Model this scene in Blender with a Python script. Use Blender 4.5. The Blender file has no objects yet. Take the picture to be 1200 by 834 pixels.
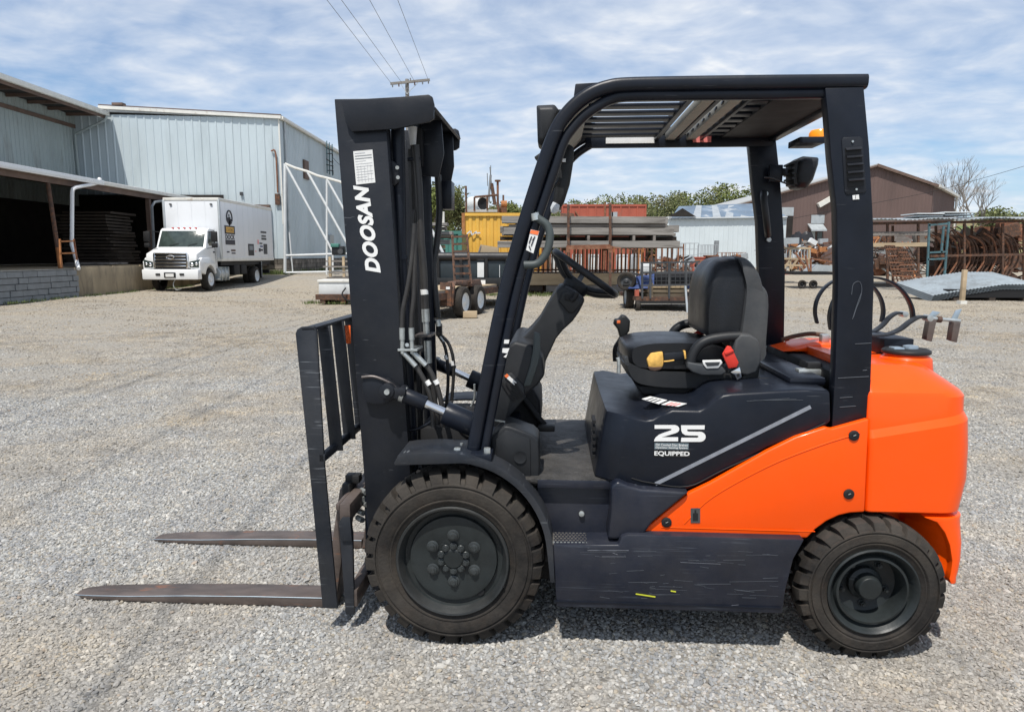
import bpy, bmesh, math, random
import numpy as np
from mathutils import Vector, Matrix
R = math.radians
random.seed(7)
S = bpy.context.scene
COL = S.collection
# ---------------------------------------------------------------- camera, sky, sun, exposure
F_PX, CAM_H, PITCH, YAW = 835.0, 1.49, R(8), R(3.5)
OX, OY = -.189, 3.159
cam = bpy.data.objects.new('camera', bpy.data.cameras.new('camera'))
COL.objects.link(cam); S.camera = cam
cam.location = (0, 0, CAM_H); cam.rotation_euler = (R(90) - PITCH, 0, 0)
cam.data.sensor_width = 36; cam.data.lens = 36 * F_PX / 1200
cam.data.clip_start = .05; cam.data.clip_end = 5000
S.view_settings.view_transform = 'Standard'; S.view_settings.look = 'None'
S.view_settings.gamma = 1; S.view_settings.use_curve_mapping = False
S.view_settings.exposure = 0.32
SUN = Vector((-.16, -.46, 1.0)).normalized()          # towards the sun
sun_el = math.asin(SUN.z); sun_az = math.atan2(SUN.x, SUN.y)
sl = bpy.data.lights.new('sun', 'SUN'); sl.energy = 4.0; sl.angle = R(.53); sl.color = (1, .955, .89)
so = bpy.data.objects.new('sun', sl); COL.objects.link(so)
so.rotation_euler = (-SUN).to_track_quat('-Z', 'Y').to_euler()
w = bpy.data.worlds.new('World'); S.world = w; w.use_nodes = True
nt = w.node_tree; nt.nodes.clear()
def N(t, kind, **kw):
    n = t.nodes.new(kind)
    for k, v in kw.items():
        if k.startswith('_'): n.inputs[k[1:]].default_value = v
        else: setattr(n, k, v)
    return n
L = nt.links.new
sky = N(nt, 'ShaderNodeTexSky', sky_type='NISHITA', sun_disc=False, sun_elevation=sun_el, sun_rotation=sun_az,
        altitude=200, air_density=1.0, dust_density=.6, ozone_density=1.6)
tc = N(nt, 'ShaderNodeTexCoord'); sep = N(nt, 'ShaderNodeSeparateXYZ'); L(tc.outputs['Generated'], sep.inputs[0])
def M(t, op, a, b=None, c=None):
    n = N(t, 'ShaderNodeMath', operation=op)
    for i, v in enumerate((a, b, c)):
        if v is None: continue
        if isinstance(v, (int, float)): n.inputs[i].default_value = v
        else: t.links.new(v, n.inputs[i])
    return n.outputs[0]
zz = M(nt, 'ADD', M(nt, 'MAXIMUM', sep.outputs[2], 0.0), .16)
cx = M(nt, 'DIVIDE', sep.outputs[0], zz); cy = M(nt, 'DIVIDE', sep.outputs[1], zz)
cmb = N(nt, 'ShaderNodeCombineXYZ'); L(cx, cmb.inputs[0]); L(cy, cmb.inputs[1])
def noise(t, vec, scale, detail=4, rough=.55, dist=0.0, off=(0, 0, 0), sc=(1, 1, 1), rot=0):
    m = N(t, 'ShaderNodeMapping'); m.inputs['Location'].default_value = off; m.inputs['Scale'].default_value = sc
    m.inputs['Rotation'].default_value = (0, 0, rot)
    t.links.new(vec, m.inputs[0])
    n = N(t, 'ShaderNodeTexNoise', _Scale=scale, _Detail=detail, _Roughness=rough, _Distortion=dist)
    t.links.new(m.outputs[0], n.inputs['Vector']); return n.outputs[0]
def ramp(t, v, stops):
    r = N(t, 'ShaderNodeValToRGB'); e = r.color_ramp.elements
    while len(e) < len(stops): e.new(.5)
    for i, (p, c) in enumerate(stops):
        e[i].position = p; e[i].color = (c, c, c, 1) if isinstance(c, (int, float)) else (*c, 1)
    t.links.new(v, r.inputs[0]); return r.outputs[0]
def mix(t, f, a, b, mode='MIX'):
    n = N(t, 'ShaderNodeMix', data_type='RGBA', blend_type=mode)
    for i, v in ((0, f), (6, a), (7, b)):
        if isinstance(v, (int, float)): n.inputs[i].default_value = v
        elif isinstance(v, tuple): n.inputs[i].default_value = (*v, 1) if len(v) == 3 else v
        else: t.links.new(v, n.inputs[i])
    return n.outputs[2]
V = cmb.outputs[0]
big = noise(nt, V, .55, 5, .55, .5, off=(4.6, .4, 0), sc=(.75, 1.25, 1), rot=.45)
mid = noise(nt, V, 2.3, 6, .62, .5, off=(1, 5, 0), sc=(.9, 1.25, 1), rot=.5)
fine = noise(nt, V, 7.0, 3, .5, .3, sc=(.95, 1.1, 1), rot=.6)
dens = M(nt, 'ADD', M(nt, 'MULTIPLY', big, .85), M(nt, 'ADD', M(nt, 'MULTIPLY', mid, .55), M(nt, 'MULTIPLY', fine, .22)))
cover = ramp(nt, dens, [(.54, 0.0), (.74, .5), (.94, .85), (1.1, 1.0)])
shade = ramp(nt, M(nt, 'ADD', M(nt, 'MULTIPLY', mid, .5), M(nt, 'MULTIPLY', fine, .5)), [(.34, (5.3, 6.2, 7.7)), (.5, (6.5, 7.2, 8.3)), (.66, (8.2, 8.5, 8.9))])
haze = ramp(nt, sep.outputs[2], [(0.0, .45), (.16, 0.0)])
blue = mix(nt, 1.0, sky.outputs[0], (.92, 1.08, 1.22), 'MULTIPLY')
blue = mix(nt, haze, blue, (5.4, 7.2, 9.2))
colr = mix(nt, cover, blue, shade)
bg = N(nt, 'ShaderNodeBackground'); bg.inputs[1].default_value = .088
L(colr, bg.inputs[0]); wo = N(nt, 'ShaderNodeOutputWorld'); L(bg.outputs[0], wo.inputs[0])

# ---------------------------------------------------------------- measuring helpers
def ray(px, py):
    u = (px - 600) / F_PX; v = (417 - py) / F_PX
    return Vector((u, math.cos(PITCH) + v * math.sin(PITCH), -math.sin(PITCH) + v * math.cos(PITCH)))
sY, cY = math.sin(YAW), math.cos(YAW)
def P(px, py, y):                      # a point of the forklift's own frame lying in its plane y
    r = ray(px, py); t = (y + OX * sY + OY * cY) / (r.x * sY + r.y * cY)
    X, Y, Z = t * r.x, t * r.y, CAM_H + t * r.z
    return Vector(((X - OX) * cY - (Y - OY) * sY, y, Z))
def W(px, py, Y):                      # world point at distance Y
    r = ray(px, py); t = Y / r.y
    return Vector((t * r.x, Y, CAM_H + t * r.z))

# ---------------------------------------------------------------- materials
MT = {}
def mat(name, col, rough=.6, metal=0.0, var=.12, vscale=6.0, bump=0.0, bscale=80.0, col2=None, c2lo=.55, c2hi=.7, c2scale=8.0,
        scratch=0.0, sdir=(2, 2, 55), scol=(.3, .31, .33), dust=0.0, coat=0.0, spec=.5, trans=0.0, alpha=1.0, emit=0.0, sstop=(.69, .74), stretch=(1, 1, 1), dcol=(.33, .30, .26)):
    m = bpy.data.materials.new(name); m.use_nodes = True; MT[name] = m
    t = m.node_tree; b = t.nodes['Principled BSDF']
    tc = N(t, 'ShaderNodeTexCoord'); v = tc.outputs['Object']
    n1 = noise(t, v, vscale, 5, .6, sc=stretch)
    lo = tuple(max(0, c * (1 - var)) for c in col); hi = tuple(min(1, c * (1 + var)) for c in col)
    c = mix(t, ramp(t, n1, [(.3, 0.0), (.7, 1.0)]), lo, hi)
    if col2: c = mix(t, ramp(t, noise(t, v, c2scale, 6, .65, .3, off=(4, 2, 7), sc=stretch), [(c2lo, 0.0), (c2hi, 1.0)]), c, col2)
    if dust: c = mix(t, M(t, 'MULTIPLY', ramp(t, noise(t, v, 3.5, 6, .7, off=(9, 1, 3)), [(.35, 0.0), (.75, 1.0)]), dust), c, dcol)
    rr = M(t, 'ADD', rough, M(t, 'MULTIPLY', M(t, 'SUBTRACT', noise(t, v, 14, 4, .6, off=(5, 5, 5)), .5), .25))
    if scratch:
        s1 = noise(t, v, 4.0, 2, .5, sc=sdir, off=(1.3, 2.2, .4)); s2 = noise(t, v, 7.0, 3, .6, off=(7, 7, 1))
        f = M(t, 'MULTIPLY', ramp(t, s1, [(sstop[0], 0.0), (sstop[1], 1.0)]), ramp(t, s2, [(.5, 0.0), (.62, 1.0)]))
        f = M(t, 'MULTIPLY', f, scratch); c = mix(t, f, c, scol)
    t.links.new(c, b.inputs['Base Color']); t.links.new(rr, b.inputs['Roughness'])
    b.inputs['Metallic'].default_value = metal; b.inputs['Specular IOR Level'].default_value = spec
    b.inputs['Coat Weight'].default_value = coat; b.inputs['Coat Roughness'].default_value = .12
    b.inputs['Transmission Weight'].default_value = trans
    if emit:
        t.links.new(c, b.inputs['Emission Color']); b.inputs['Emission Strength'].default_value = emit
    if bump:
        bn = N(t, 'ShaderNodeBump', _Strength=bump, _Distance=.01)
        t.links.new(noise(t, v, bscale, 4, .65), bn.inputs['Height']); t.links.new(bn.outputs[0], b.inputs['Normal'])
    return m
mat('paint_dark', (.0062, .009, .016), .36, .0, .25, 5, .04, 60, scratch=.22, dust=.02, spec=.28)
mat('paint_mast', (.0075, .010, .0155), .42, .0, .22, 4, .05, 60, scratch=.2, dust=.035, spec=.32, sdir=(3, 3, 20))
mat('paint_side', (.0072, .0105, .021), .36, .0, .25, 5, .05, 50, scratch=.35, sdir=(.8, 1, 60), sstop=(.60, .70), dust=.07, scol=(.13, .15, .18), spec=.38)
mat('paint_scuffed', (.013, .0165, .023), .47, .0, .25, 7, .1, 60, scratch=.45, sdir=(1.5, 2, 50), sstop=(.62, .70), dust=.08, scol=(.26, .28, .30), spec=.35)
mat('orange', (.93, .085, .0), .34, .0, .05, 2.5, .02, 7, coat=.25, spec=.25, dust=.02, dcol=(.5, .28, .16))
mat('underside_tan', (.30, .285, .24), .7, .0, .15, 8)
mat('rubber', (.016, .0145, .0135), .8, .0, .4, 9, .3, 70, dust=.45, spec=.25, dcol=(.115, .10, .082), col2=(.030, .023, .018), c2lo=.5, c2hi=.7)
mat('rim_dark', (.016, .020, .021), .42, .0, .4, 8, .08, 50, scratch=.3, dust=.10, dcol=(.10, .10, .09), spec=.35)
mat('nut_grey', (.032, .038, .040), .4, .2, .3, 20, dust=.15, dcol=(.15, .14, .12))
mat('rim_worn', (.022, .025, .026), .5, .2, .4, 9, .1, 50, dust=.25, dcol=(.11, .10, .085))
mat('plastic', (.0095, .0115, .0145), .5, .0, .15, 6, .08, 220, dust=.05, spec=.35)
mat('plastic_dark', (.010, .011, .012), .5, .0, .15, 6, .06, 200, dust=.04, spec=.4)
mat('plastic_grey', (.030, .035, .041), .6, .0, .15, 6, .1, 250, dust=.15)
mat('handle_green', (.05, .062, .062), .55, .0, .15, 6, .06, 200)
mat('vinyl', (.006, .0072, .010), .36, .0, .2, 7, .15, 160, spec=.4, dust=.03)
mat('foam', (.72, .42, .10), .9, .0, .3, 25, .3, 90)
mat('red_belt', (.62, .035, .02), .6, .0, .1, 30, .1, 250)
mat('black', (.006, .006, .007), .7, .0, .2)
mat('hose', (.014, .014, .015), .45, .0, .2, 20, .1, 150, dust=.12)
mat('zinc', (.52, .55, .54), .38, .75, .2, 30, .1, 80, dust=.15)
mat('chrome', (.8, .8, .8), .12, 1.0, .05)
mat('alu', (.42, .5, .56), .4, .7, .12, 15)
mat('white', (.78, .78, .76), .5, .0, .04)
mat('sticker', (.72, .72, .70), .5, .0, .06, 40)
mat('sticker_red', (.75, .22, .2), .5, .0, .15, 60)
mat('sticker_orange', (.85, .18, .05), .5, .0, .1, 60)
mat('ink', (.03, .03, .04), .6)
mat('scratch_dull', (.075, .085, .10), .6)
mat('label_grey', (.13, .17, .19), .5, .0, .2, 60)
mat('silver_line', (.28, .30, .34), .35, .3, .15, 30)
mat('yellow_chalk', (.50, .52, .03), .7)
mat('amber', (.9, .3, .02), .2, .0, .1, emit=.15)
mat('reflector', (.9, .13, .02), .25, .0, .3, 60, .3, 120)
mat('lens', (.55, .58, .6), .15, .0, .2, 40, coat=.6)
mat('fork_steel', (.105, .082, .072), .5, .3, .35, 6, .12, 40, col2=(.30, .115, .05), c2lo=.60, c2hi=.72, c2scale=7, stretch=(1, 3, 3), dust=.1)
mat('fork_edge', (.12, .105, .10), .42, .5, .3, 8, .1, 60)
mat('rust', (.080, .046, .032), .85, .0, .4, 6, .25, 40, col2=(.17, .075, .038), c2lo=.5, c2hi=.62)
mat('floor_mat', (.011, .011, .011), .6, .0, .4, 8, 1.0, 28, dust=.5, scratch=.5, sdir=(2, 12, 3), dcol=(.14, .13, .12), scol=(.3, .29, .27))
mat('grating', (.11, .105, .10), .6, .4, .4, 30, .3, 120, dust=.4)

# ---------------------------------------------------------------- mesh helpers
def tag(o, label=None, cat=None, group=None, kind=None):
    if label: o['label'] = label
    if cat: o['category'] = cat
    if group: o['group'] = group
    if kind: o['kind'] = kind
    return o
def thing(name, label, cat, loc=(0, 0, 0), rz=0, group=None):
    o = bpy.data.objects.new(name, None); COL.objects.link(o); o.location = loc; o.rotation_euler = (0, 0, rz)
    o.empty_display_size = .2
    return tag(o, label, cat, group)
def cat_path(pts, n=6, closed=False):
    pts = [Vector(p) for p in pts]; out = []
    m = len(pts); rng = range(m if closed else m - 1)
    for i in rng:
        p0 = pts[i - 1] if (i > 0 or closed) else pts[0] * 2 - pts[1]
        p1 = pts[i]; p2 = pts[(i + 1) % m]; p3 = pts[(i + 2) % m] if (i + 2 < m or closed) else p2 * 2 - p1
        for k in range(n):
            t = k / n
            out.append(.5 * ((2 * p1) + (p2 - p0) * t + (2 * p0 - 5 * p1 + 4 * p2 - p3) * t * t + (3 * p1 - p0 - 3 * p2 + p3) * t ** 3))
    if not closed: out.append(pts[-1])
    return out
class MB:
    def __init__(s): s.bm = bmesh.new()
    def face(s, vs):
        try: return s.bm.faces.new(vs)
        except ValueError: return None
    def box(s, a, b, rot=None, c=None):
        a, b = Vector(a), Vector(b); ctr = (a + b) / 2
        vs = []
        for i in range(8):
            p = Vector(((a, b)[i & 1].x, (a, b)[(i >> 1) & 1].y, (a, b)[(i >> 2) & 1].z))
            if rot is not None: p = (rot @ (p - (c or ctr))) + (c or ctr)
            vs.append(s.bm.verts.new(p))
        for f in ((0, 2, 3, 1), (4, 5, 7, 6), (0, 1, 5, 4), (2, 6, 7, 3), (0, 4, 6, 2), (1, 3, 7, 5)): s.face([vs[k] for k in f])
        return s
    def hexa(s, p):                     # 8 points: bottom ring 0-3, top ring 4-7
        v = [s.bm.verts.new(q) for q in p]
        for f in ((3, 2, 1, 0), (4, 5, 6, 7), (0, 1, 5, 4), (1, 2, 6, 5), (2, 3, 7, 6), (3, 0, 4, 7)): s.face([v[k] for k in f])
        return s
    def loft(s, rings, closed=True, cap=True):
        rv = [[s.bm.verts.new(p) for p in r] for r in rings]; n = len(rings[0])
        for a, b in zip(rv, rv[1:]):
            for i in range(n if closed else n - 1): s.face([a[i], a[(i + 1) % n], b[(i + 1) % n], b[i]])
        if cap and closed: s.face(rv[0][::-1]); s.face(rv[-1])
        return s
    def prism(s, pts, off):             # polygon pushed along off
        off = Vector(off); s.loft([[Vector(p) for p in pts], [Vector(p) + off for p in pts]]); return s
    def bar(s, p, q, w, h=None, up=(0, 0, 1)):
        p, q = Vector(p), Vector(q); h = h or w; d = (q - p).normalized(); u = Vector(up)
        if abs(d.dot(u)) > .95: u = Vector((1, 0, 0)) if abs(d.x) < .9 else Vector((0, 1, 0))
        x = d.cross(u).normalized() * w / 2; y = x.cross(d).normalized() * h / 2
        s.loft([[c - x - y, c + x - y, c + x + y, c - x + y] for c in (p, q)]); return s
    def tube(s, path, r, n=10, cap=True, closed=False, r2=None, up=None):
        path = [Vector(p) for p in path]; rings = []; m = len(path); last = None
        for i, p in enumerate(path):
            if closed: d = path[(i + 1) % m] - path[i - 1]
            else: d = path[min(i + 1, m - 1)] - path[max(i - 1, 0)]
            d.normalize()
            if last is None:
                a = Vector(up) if up else (Vector((0, 0, 1)) if abs(d.z) < .9 else Vector((0, 1, 0)))
                u = (a - d * a.dot(d)).normalized()
            else: u = (last - d * last.dot(d)).normalized()
            last = u; v = d.cross(u); rr = r[i] if isinstance(r, (list, tuple)) else r
            rv = r2 if r2 else rr
            rings.append([p + u * rr * math.cos(2 * math.pi * k / n) + v * rv * math.sin(2 * math.pi * k / n) for k in range(n)])
        if closed: rings.append(rings[0]); s.loft(rings, cap=False); bmesh.ops.remove_doubles(s.bm, verts=s.bm.verts, dist=1e-6)
        else: s.loft(rings, cap=cap)
        return s
    def cyl(s, p, q, r, n=16, r2=None):
        p, q = Vector(p), Vector(q); return s.tube([p, q], [r, r2 if r2 is not None else r], n)
    def lathe(s, prof, c, axis=(0, 1, 0), n=40, up=(0, 0, 1), cap=True):     # prof: (radius, along axis)
        c = Vector(c); ax = Vector(axis).normalized(); u = Vector(up) if abs(ax.z) < .9 else Vector((1, 0, 0)); u = (u - ax * u.dot(ax)).normalized(); v = ax.cross(u)
        rings = [[c + ax * h + (u * math.cos(2 * math.pi * k / n) + v * math.sin(2 * math.pi * k / n)) * r for k in range(n)] for r, h in prof]
        s.loft(rings, cap=(cap is True))
        if cap == 'end': s.bm.verts.ensure_lookup_table(); s.face(s.bm.verts[-n:])
        return s
    def ball(s, c, r, sc=(1, 1, 1), n=12):
        c = Vector(c); rings = []
        for j in range(1, n // 2):
            a = math.pi * j / (n // 2)
            rings.append([c + Vector((math.sin(a) * math.cos(2 * math.pi * k / n) * sc[0], math.sin(a) * math.sin(2 * math.pi * k / n) * sc[1], math.cos(a) * sc[2])) * r for k in range(n)])
        s.loft(rings); return s
    def build(s, name, m, parent=None, bevel=0.0, seg=2, ang=32, label=None, smooth=True, sharp=36):
        bm = s.bm
        bmesh.ops.recalc_face_normals(bm, faces=bm.faces)
        if bevel:
            es = [e for e in bm.edges if len(e.link_faces) == 2 and e.calc_face_angle(0) > R(ang)]
            bmesh.ops.bevel(bm, geom=es, offset=bevel, segments=seg, profile=.5, affect='EDGES', clamp_overlap=True)
        me = bpy.data.meshes.new(name); bm.to_mesh(me); bm.free()
        ms = m if isinstance(m, (list, tuple)) else [m]
        for k in ms: me.materials.append(MT[k])
        if smooth:
            me.shade_smooth(); me.set_sharp_from_angle(angle=R(sharp))
        o = bpy.data.objects.new(name, me); COL.objects.link(o)
        if parent: o.parent = parent
        if label: o['label'] = label
        return o
def copy_tree(o, parent=None, loc=None, rz=None, label=None):
    c = o.copy(); COL.objects.link(c)
    if parent: c.parent = parent
    if loc is not None: c.location = loc
    if rz is not None: c.rotation_euler = (0, 0, rz)
    if label: c['label'] = label
    for ch in list(o.children): copy_tree(ch, c)
    return c
def text_obj(name, body, size, m, parent, origin, xdir, ydir, shear=0.0, offset=0.0, ext=.0006, width=None, height=None, space=1.0, lines=1.0):
    cu = bpy.data.curves.new(name, 'FONT'); cu.body = body; cu.size = size; cu.shear = shear; cu.offset = offset
    cu.extrude = ext; cu.space_character = space; cu.space_line = lines; cu.resolution_u = 4
    to = bpy.data.objects.new('tmp', cu); COL.objects.link(to)
    dg = bpy.context.evaluated_depsgraph_get(); me = bpy.data.meshes.new_from_object(to.evaluated_get(dg))
    bpy.data.objects.remove(to); bpy.data.curves.remove(cu)
    co = np.empty(len(me.vertices) * 3); me.vertices.foreach_get('co', co); co = co.reshape(-1, 3)
    mn, mx = co.min(0), co.max(0); co[:, :2] -= mn[:2]
    if width: co[:, 0] *= width / (mx[0] - mn[0])
    if height: co[:, 1] *= height / (mx[1] - mn[1])
    xd, yd = Vector(xdir).normalized(), Vector(ydir).normalized(); zd = xd.cross(yd)
    co = np.outer(co[:, 0], xd) + np.outer(co[:, 1], yd) + np.outer(co[:, 2], zd) + np.array(origin)
    me.vertices.foreach_set('co', co.astype('f').ravel()); me.update(); me.materials.clear(); me.materials.append(MT[m]); me.name = name
    o = bpy.data.objects.new(name, me); COL.objects.link(o); o.parent = parent
    return o
# ================================================================ the forklift
FK = thing('forklift', 'large orange and dark navy forklift with overhead guard and lowered forks in the foreground', 'forklift', (OX, OY, 0), -YAW)
def PP(y, *pts): return [P(a, b, y) for a, b in pts]
def plate(name, m, y0, y1, pts, parent=FK, bevel=.004, **k):
    return MB().prism(PP(y0, *pts), (0, y1 - y0, 0)).build(name, m, parent, bevel=bevel, **k)
def mx(u, z): return -.47 + u + (2.078 - z) * .0482       # the mast leans slightly forward
def MP(u, y, z): return Vector((mx(u, z), y, z))
# ---- mast
mast = None
def channel(mb, s, u0, u1, yo, yi, z0, z1, t=.018, fl=.07):
    def seg(ua, ub, ya, yb): mb.hexa([MP(ua, ya, z0), MP(ub, ya, z0), MP(ub, yb, z0), MP(ua, yb, z0), MP(ua, ya, z1), MP(ub, ya, z1), MP(ub, yb, z1), MP(ua, yb, z1)])
    seg(u0, u1, s * yo, s * (yo - t)); seg(u0, u0 + .02, s * (yo - t), s * (yo - fl)); seg(u1 - .022, u1, s * (yo - t), s * (yo - fl))
def mast_channel(s): mb = MB(); channel(mb, s, 0, .193, .352, .28, .10, 2.083); return mb
mast = mast_channel(-1).build('mast_channel', 'paint_mast', FK, bevel=.003)
mast_far = mast_channel(1).build('mast_channel', 'paint_mast', FK, bevel=.003)
for s in (-1, 1):
    mb = MB(); channel(mb, s, .03, .165, .325, .26, .14, 2.03, .016, .06); mb.build('inner_channel', 'paint_mast', FK, bevel=.002)
# crown: side plates, top plate, rear lip and gussets
def crown_side(y): return [Vector((p.x, y, p.z)) for p in PP(-.372, (400, 117.5), (470, 113.5), (502, 110.8), (506.5, 113.5), (508.7, 122.5), (507.8, 139), (503, 142.6), (464, 151), (412.3, 154.4), (405, 144))]
cr = MB().prism(crown_side(-.372), (0, .018, 0)).build('crown_plate', 'paint_mast', FK, bevel=.002)
MB().prism(crown_side(.354), (0, .018, 0)).build('crown_plate', 'paint_mast', FK, bevel=.002)
xr_ = P(508, 125, -.372).x; zt_ = P(505, 113, -.372).z
MB().box((mx(.19, zt_) - .02, -.354, zt_ - .016), (xr_ - .03, .354, zt_ - .001)).build('crown_beam', 'paint_dark', cr, bevel=.003)
MB().hexa([Vector(q) for q in ((xr_ - .03, -.354, zt_ - .014), (xr_, -.354, zt_ - .05), (xr_, .354, zt_ - .05), (xr_ - .03, .354, zt_ - .014), (xr_ - .03, -.354, zt_), (xr_ + .008, -.354, zt_ - .04), (xr_ + .008, .354, zt_ - .04), (xr_ - .03, .354, zt_))]).build('crown_lip', 'paint_scuffed', cr, bevel=.002)
MB().box((mx(.03, 2.0), -.33, 1.93), (mx(.05, 2.0), .33, 2.05)).build('front_tie_plate', 'paint_mast', cr, bevel=.003)
MB().box((mx(.17, 1.1), -.33, .95), (mx(.19, 1.1), .33, 1.06)).build('cross_tie', 'paint_dark', cr, bevel=.003)
for y, pts in ((-.12, ((494, 140), (517, 141), (520, 180), (514, 208), (495, 206))), (.22, ((512, 158), (530.5, 158), (532, 195), (528, 215), (512, 216)))):
    MB().prism(PP(y, *pts), (0, .012, 0)).build('gusset', 'paint_mast', cr, bevel=.0015)
MB().prism(PP(.05, (517, 212), (529, 212), (529, 245), (517, 245)), (0, .10, 0)).build('hose_guard', 'paint_dark', cr, bevel=.003)
# cylinders, chain, stop bracket
def px_tube(name, m, pts, r, y, parent=mast, n=12, smooth=True, **k):
    q = [P(a[0], a[1], a[2] if len(a) > 2 else y) for a in pts]
    return MB().tube(cat_path(q, 6) if (smooth and len(q) > 2) else q, r, n).build(name, m, parent, **k)
px_tube('lift_cylinder', 'paint_dark', [(466, 150), (469, 300), (482, 520), (486, 640)], .027, -.255, n=20, smooth=False)
px_tube('cylinder_band', 'paint_dark', [(469.5, 300), (469.8, 304)], .031, -.255, n=20)
MB().cyl(P(476, 520, -.255), P(482, 640, -.255), .036, 20).build('cylinder_base', 'paint_dark', mast)
far_cyl = [(P(466, 150, -.255), P(486, 640, -.255))]
MB().tube([Vector((p.x, .255, p.z)) for p in far_cyl[0]], .027, 16).build('lift_cylinder', 'paint_dark', mast_far)
px_tube('lift_chain', 'hose', [(482, 175), (486, 340), (492, 560)], .014, -.15, n=6)
px_tube('free_lift_ram', 'paint_dark', [(494, 140), (500, 340), (508, 600)], .034, .0, n=20)
px_tube('white_roller', 'sticker', [(483.5, 149), (484, 170)], [.019, .012], -.17, n=14, label='white plastic sheave guard under the crown')
plate('chain_anchor', 'black', -.16, -.06, [(484, 150), (494, 150), (495, 195), (486, 172)], mast, .004)
px_tube('anchor_pin', 'paint_dark', [(478, 187), (493, 186)], .008, -.2)
mb = MB(); mb.prism(PP(-.30, (450, 189), (460, 188), (466, 193), (467, 214), (462, 218), (452, 217)), (0, .06, 0))
sb = mb.build('stop_bracket', 'paint_mast', mast, bevel=.004)
for q in ((465.5, 196.5), (466.3, 208)):
    MB().cyl(P(*q, -.318), P(*q, -.295), .0075, 10).build('bolt', 'zinc', sb)
# hoses
def hose(pts, r, y, m='hose', name='hose', **k): return px_tube(name, m, pts, r, y, **k)
hose([(486, 262), (483, 300), (478, 335), (472.5, 362), (471, 385)], .0095, -.355)
hose([(487, 262), (486, 300), (485, 345), (482.5, 370), (482, 385)], .0095, -.35)
hose([(485.5, 246), (481, 300), (475, 345)], .006, -.20)
hose([(487, 170), (491, 220), (493.5, 280), (496.5, 320), (498, 362)], .0155, -.20)
hose([(502, 424), (504, 440), (508, 462), (512, 490), (514, 530)], .0125, -.20)
hose([(487, 429), (494, 440), (501, 455), (506, 475), (508, 500)], .0105, -.34)
hose([(499, 428), (506, 438), (513, 455), (518, 478), (519, 500)], .0105, -.335)
hose([(513, 205, .05), (515, 245, .05), (512, 285, .04), (508, 312, .02), (510, 345, 0), (513, 372, 0)], .015, .03)
hose([(514, 393), (521, 405), (524.5, 425), (525, 450), (523, 475), (520, 520)], .0075, .02)
hose([(517, 393), (526, 403), (531, 420), (531.5, 440), (529, 475), (526, 520)], .0075, .02)
for a, b, y, r, m in (((471, 384), (471.3, 398), -.355, .0115, 'zinc'), ((482, 384), (482.5, 398), -.35, .0115, 'zinc'), ((471.3, 398), (471.8, 414), -.355, .009, 'zinc'), ((482.5, 398), (483.2, 414), -.35, .009, 'zinc'),
        ((471.8, 412), (487, 429), -.35, .011, 'zinc'), ((483.2, 412), (499, 428), -.345, .011, 'zinc'), ((498.3, 362), (499, 377), -.20, .0165, 'zinc'), ((499, 377), (500, 393), -.20, .013, 'zinc'),
        ((501, 399), (502, 425), -.20, .0155, 'zinc'), ((497, 339), (497.6, 345), -.20, .0162, 'white'), ((500, 446), (503, 451), -.342, .0114, 'white'), ((510, 445), (512.5, 450), -.337, .0114, 'white'), ((513, 375), (514, 382), 0, .013, 'zinc'),
        ((522, 416), (523.5, 421), .018, .0086, 'white'), ((530, 423), (530.8, 428), .018, .0086, 'white'), ((515, 393), (520, 400), .02, .0085, 'zinc')):
    MB().cyl(P(*a, y), P(*b, y), r, 12).build('hose_fitting' if m == 'zinc' else 'hose_band', m, mast)
MB().box(P(466, 411.5, -.365), P(489, 409, -.365) + Vector((0, .12, 0))).build('hose_bracket', 'zinc', mast, bevel=.001)
MB().box(P(486, 395, -.26), P(505, 392.5, -.26) + Vector((0, .12, 0))).build('hose_bracket', 'fork_edge', mast, bevel=.001)
MB().box(P(510.5, 380, 0), P(517, 394, 0) + Vector((0, .04, 0))).build('hose_clamp', 'black', mast, bevel=.003)
MB().cyl(P(477, 404, -.36), P(477, 404, -.33), .008, 8).build('bolt', 'zinc', mast)
px_tube('lever_rod', 'paint_dark', [(474, 503), (482, 504), (495, 500), (508, 492)], .006, -.30)
# tilt cylinders
def tilt(y, parent):
    s = -.37 if y < 0 else y; d = Vector((0, 0, 0))
    a = [Vector((P(u, v, -.40).x, y, P(u, v, -.40).z)) for u, v in ((455, 457), (470, 461), (499, 473), (521, 483), (562, 501))]
    t = MB().cyl(a[3], a[4], .047, 24).build('tilt_cylinder', 'paint_dark', parent, bevel=.004)
    MB().cyl(a[1], a[2], .030, 20).build('rod_boot', 'paint_dark', t, bevel=.003)
    MB().cyl(a[2], a[3], .017, 16).build('rod', 'chrome', t)
    MB().cyl(a[2] + (a[1] - a[2]) * .85, a[1], .032, 20).build('collar', 'zinc', t)
    e = MB().cyl(a[0] + Vector((0, -.03, 0)), a[0] + Vector((0, .03, 0)), .030, 20); e.bar(a[0], a[1] + (a[2] - a[1]) * .2, .045, .04)
    e.build('rod_eye', 'paint_mast', t, bevel=.004)
    MB().cyl(a[0] + Vector((.004, -.045, 0)), a[0] + Vector((.004, -.02, 0)), .011, 10).build('pin', 'zinc', t)
    MB().cyl(a[0] + Vector((.06, -.04, .0)), a[0] + Vector((.06, .03, .0)), .018, 10).build('pin_boss', 'paint_mast', t, bevel=.002)
tilt(-.40, FK); tilt(.40, FK)
plate('tilt_bracket', 'paint_mast', -.385, -.35, [(425, 443), (436, 441), (455, 445), (468, 455), (466, 465), (452, 473), (440, 474), (428, 471), (424, 455)], FK, .004)
px_tube('bracket_weld', 'fork_edge', [(424, 442), (436, 441), (447, 444), (459, 450), (464, 455)], .006, -.388, FK)
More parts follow.
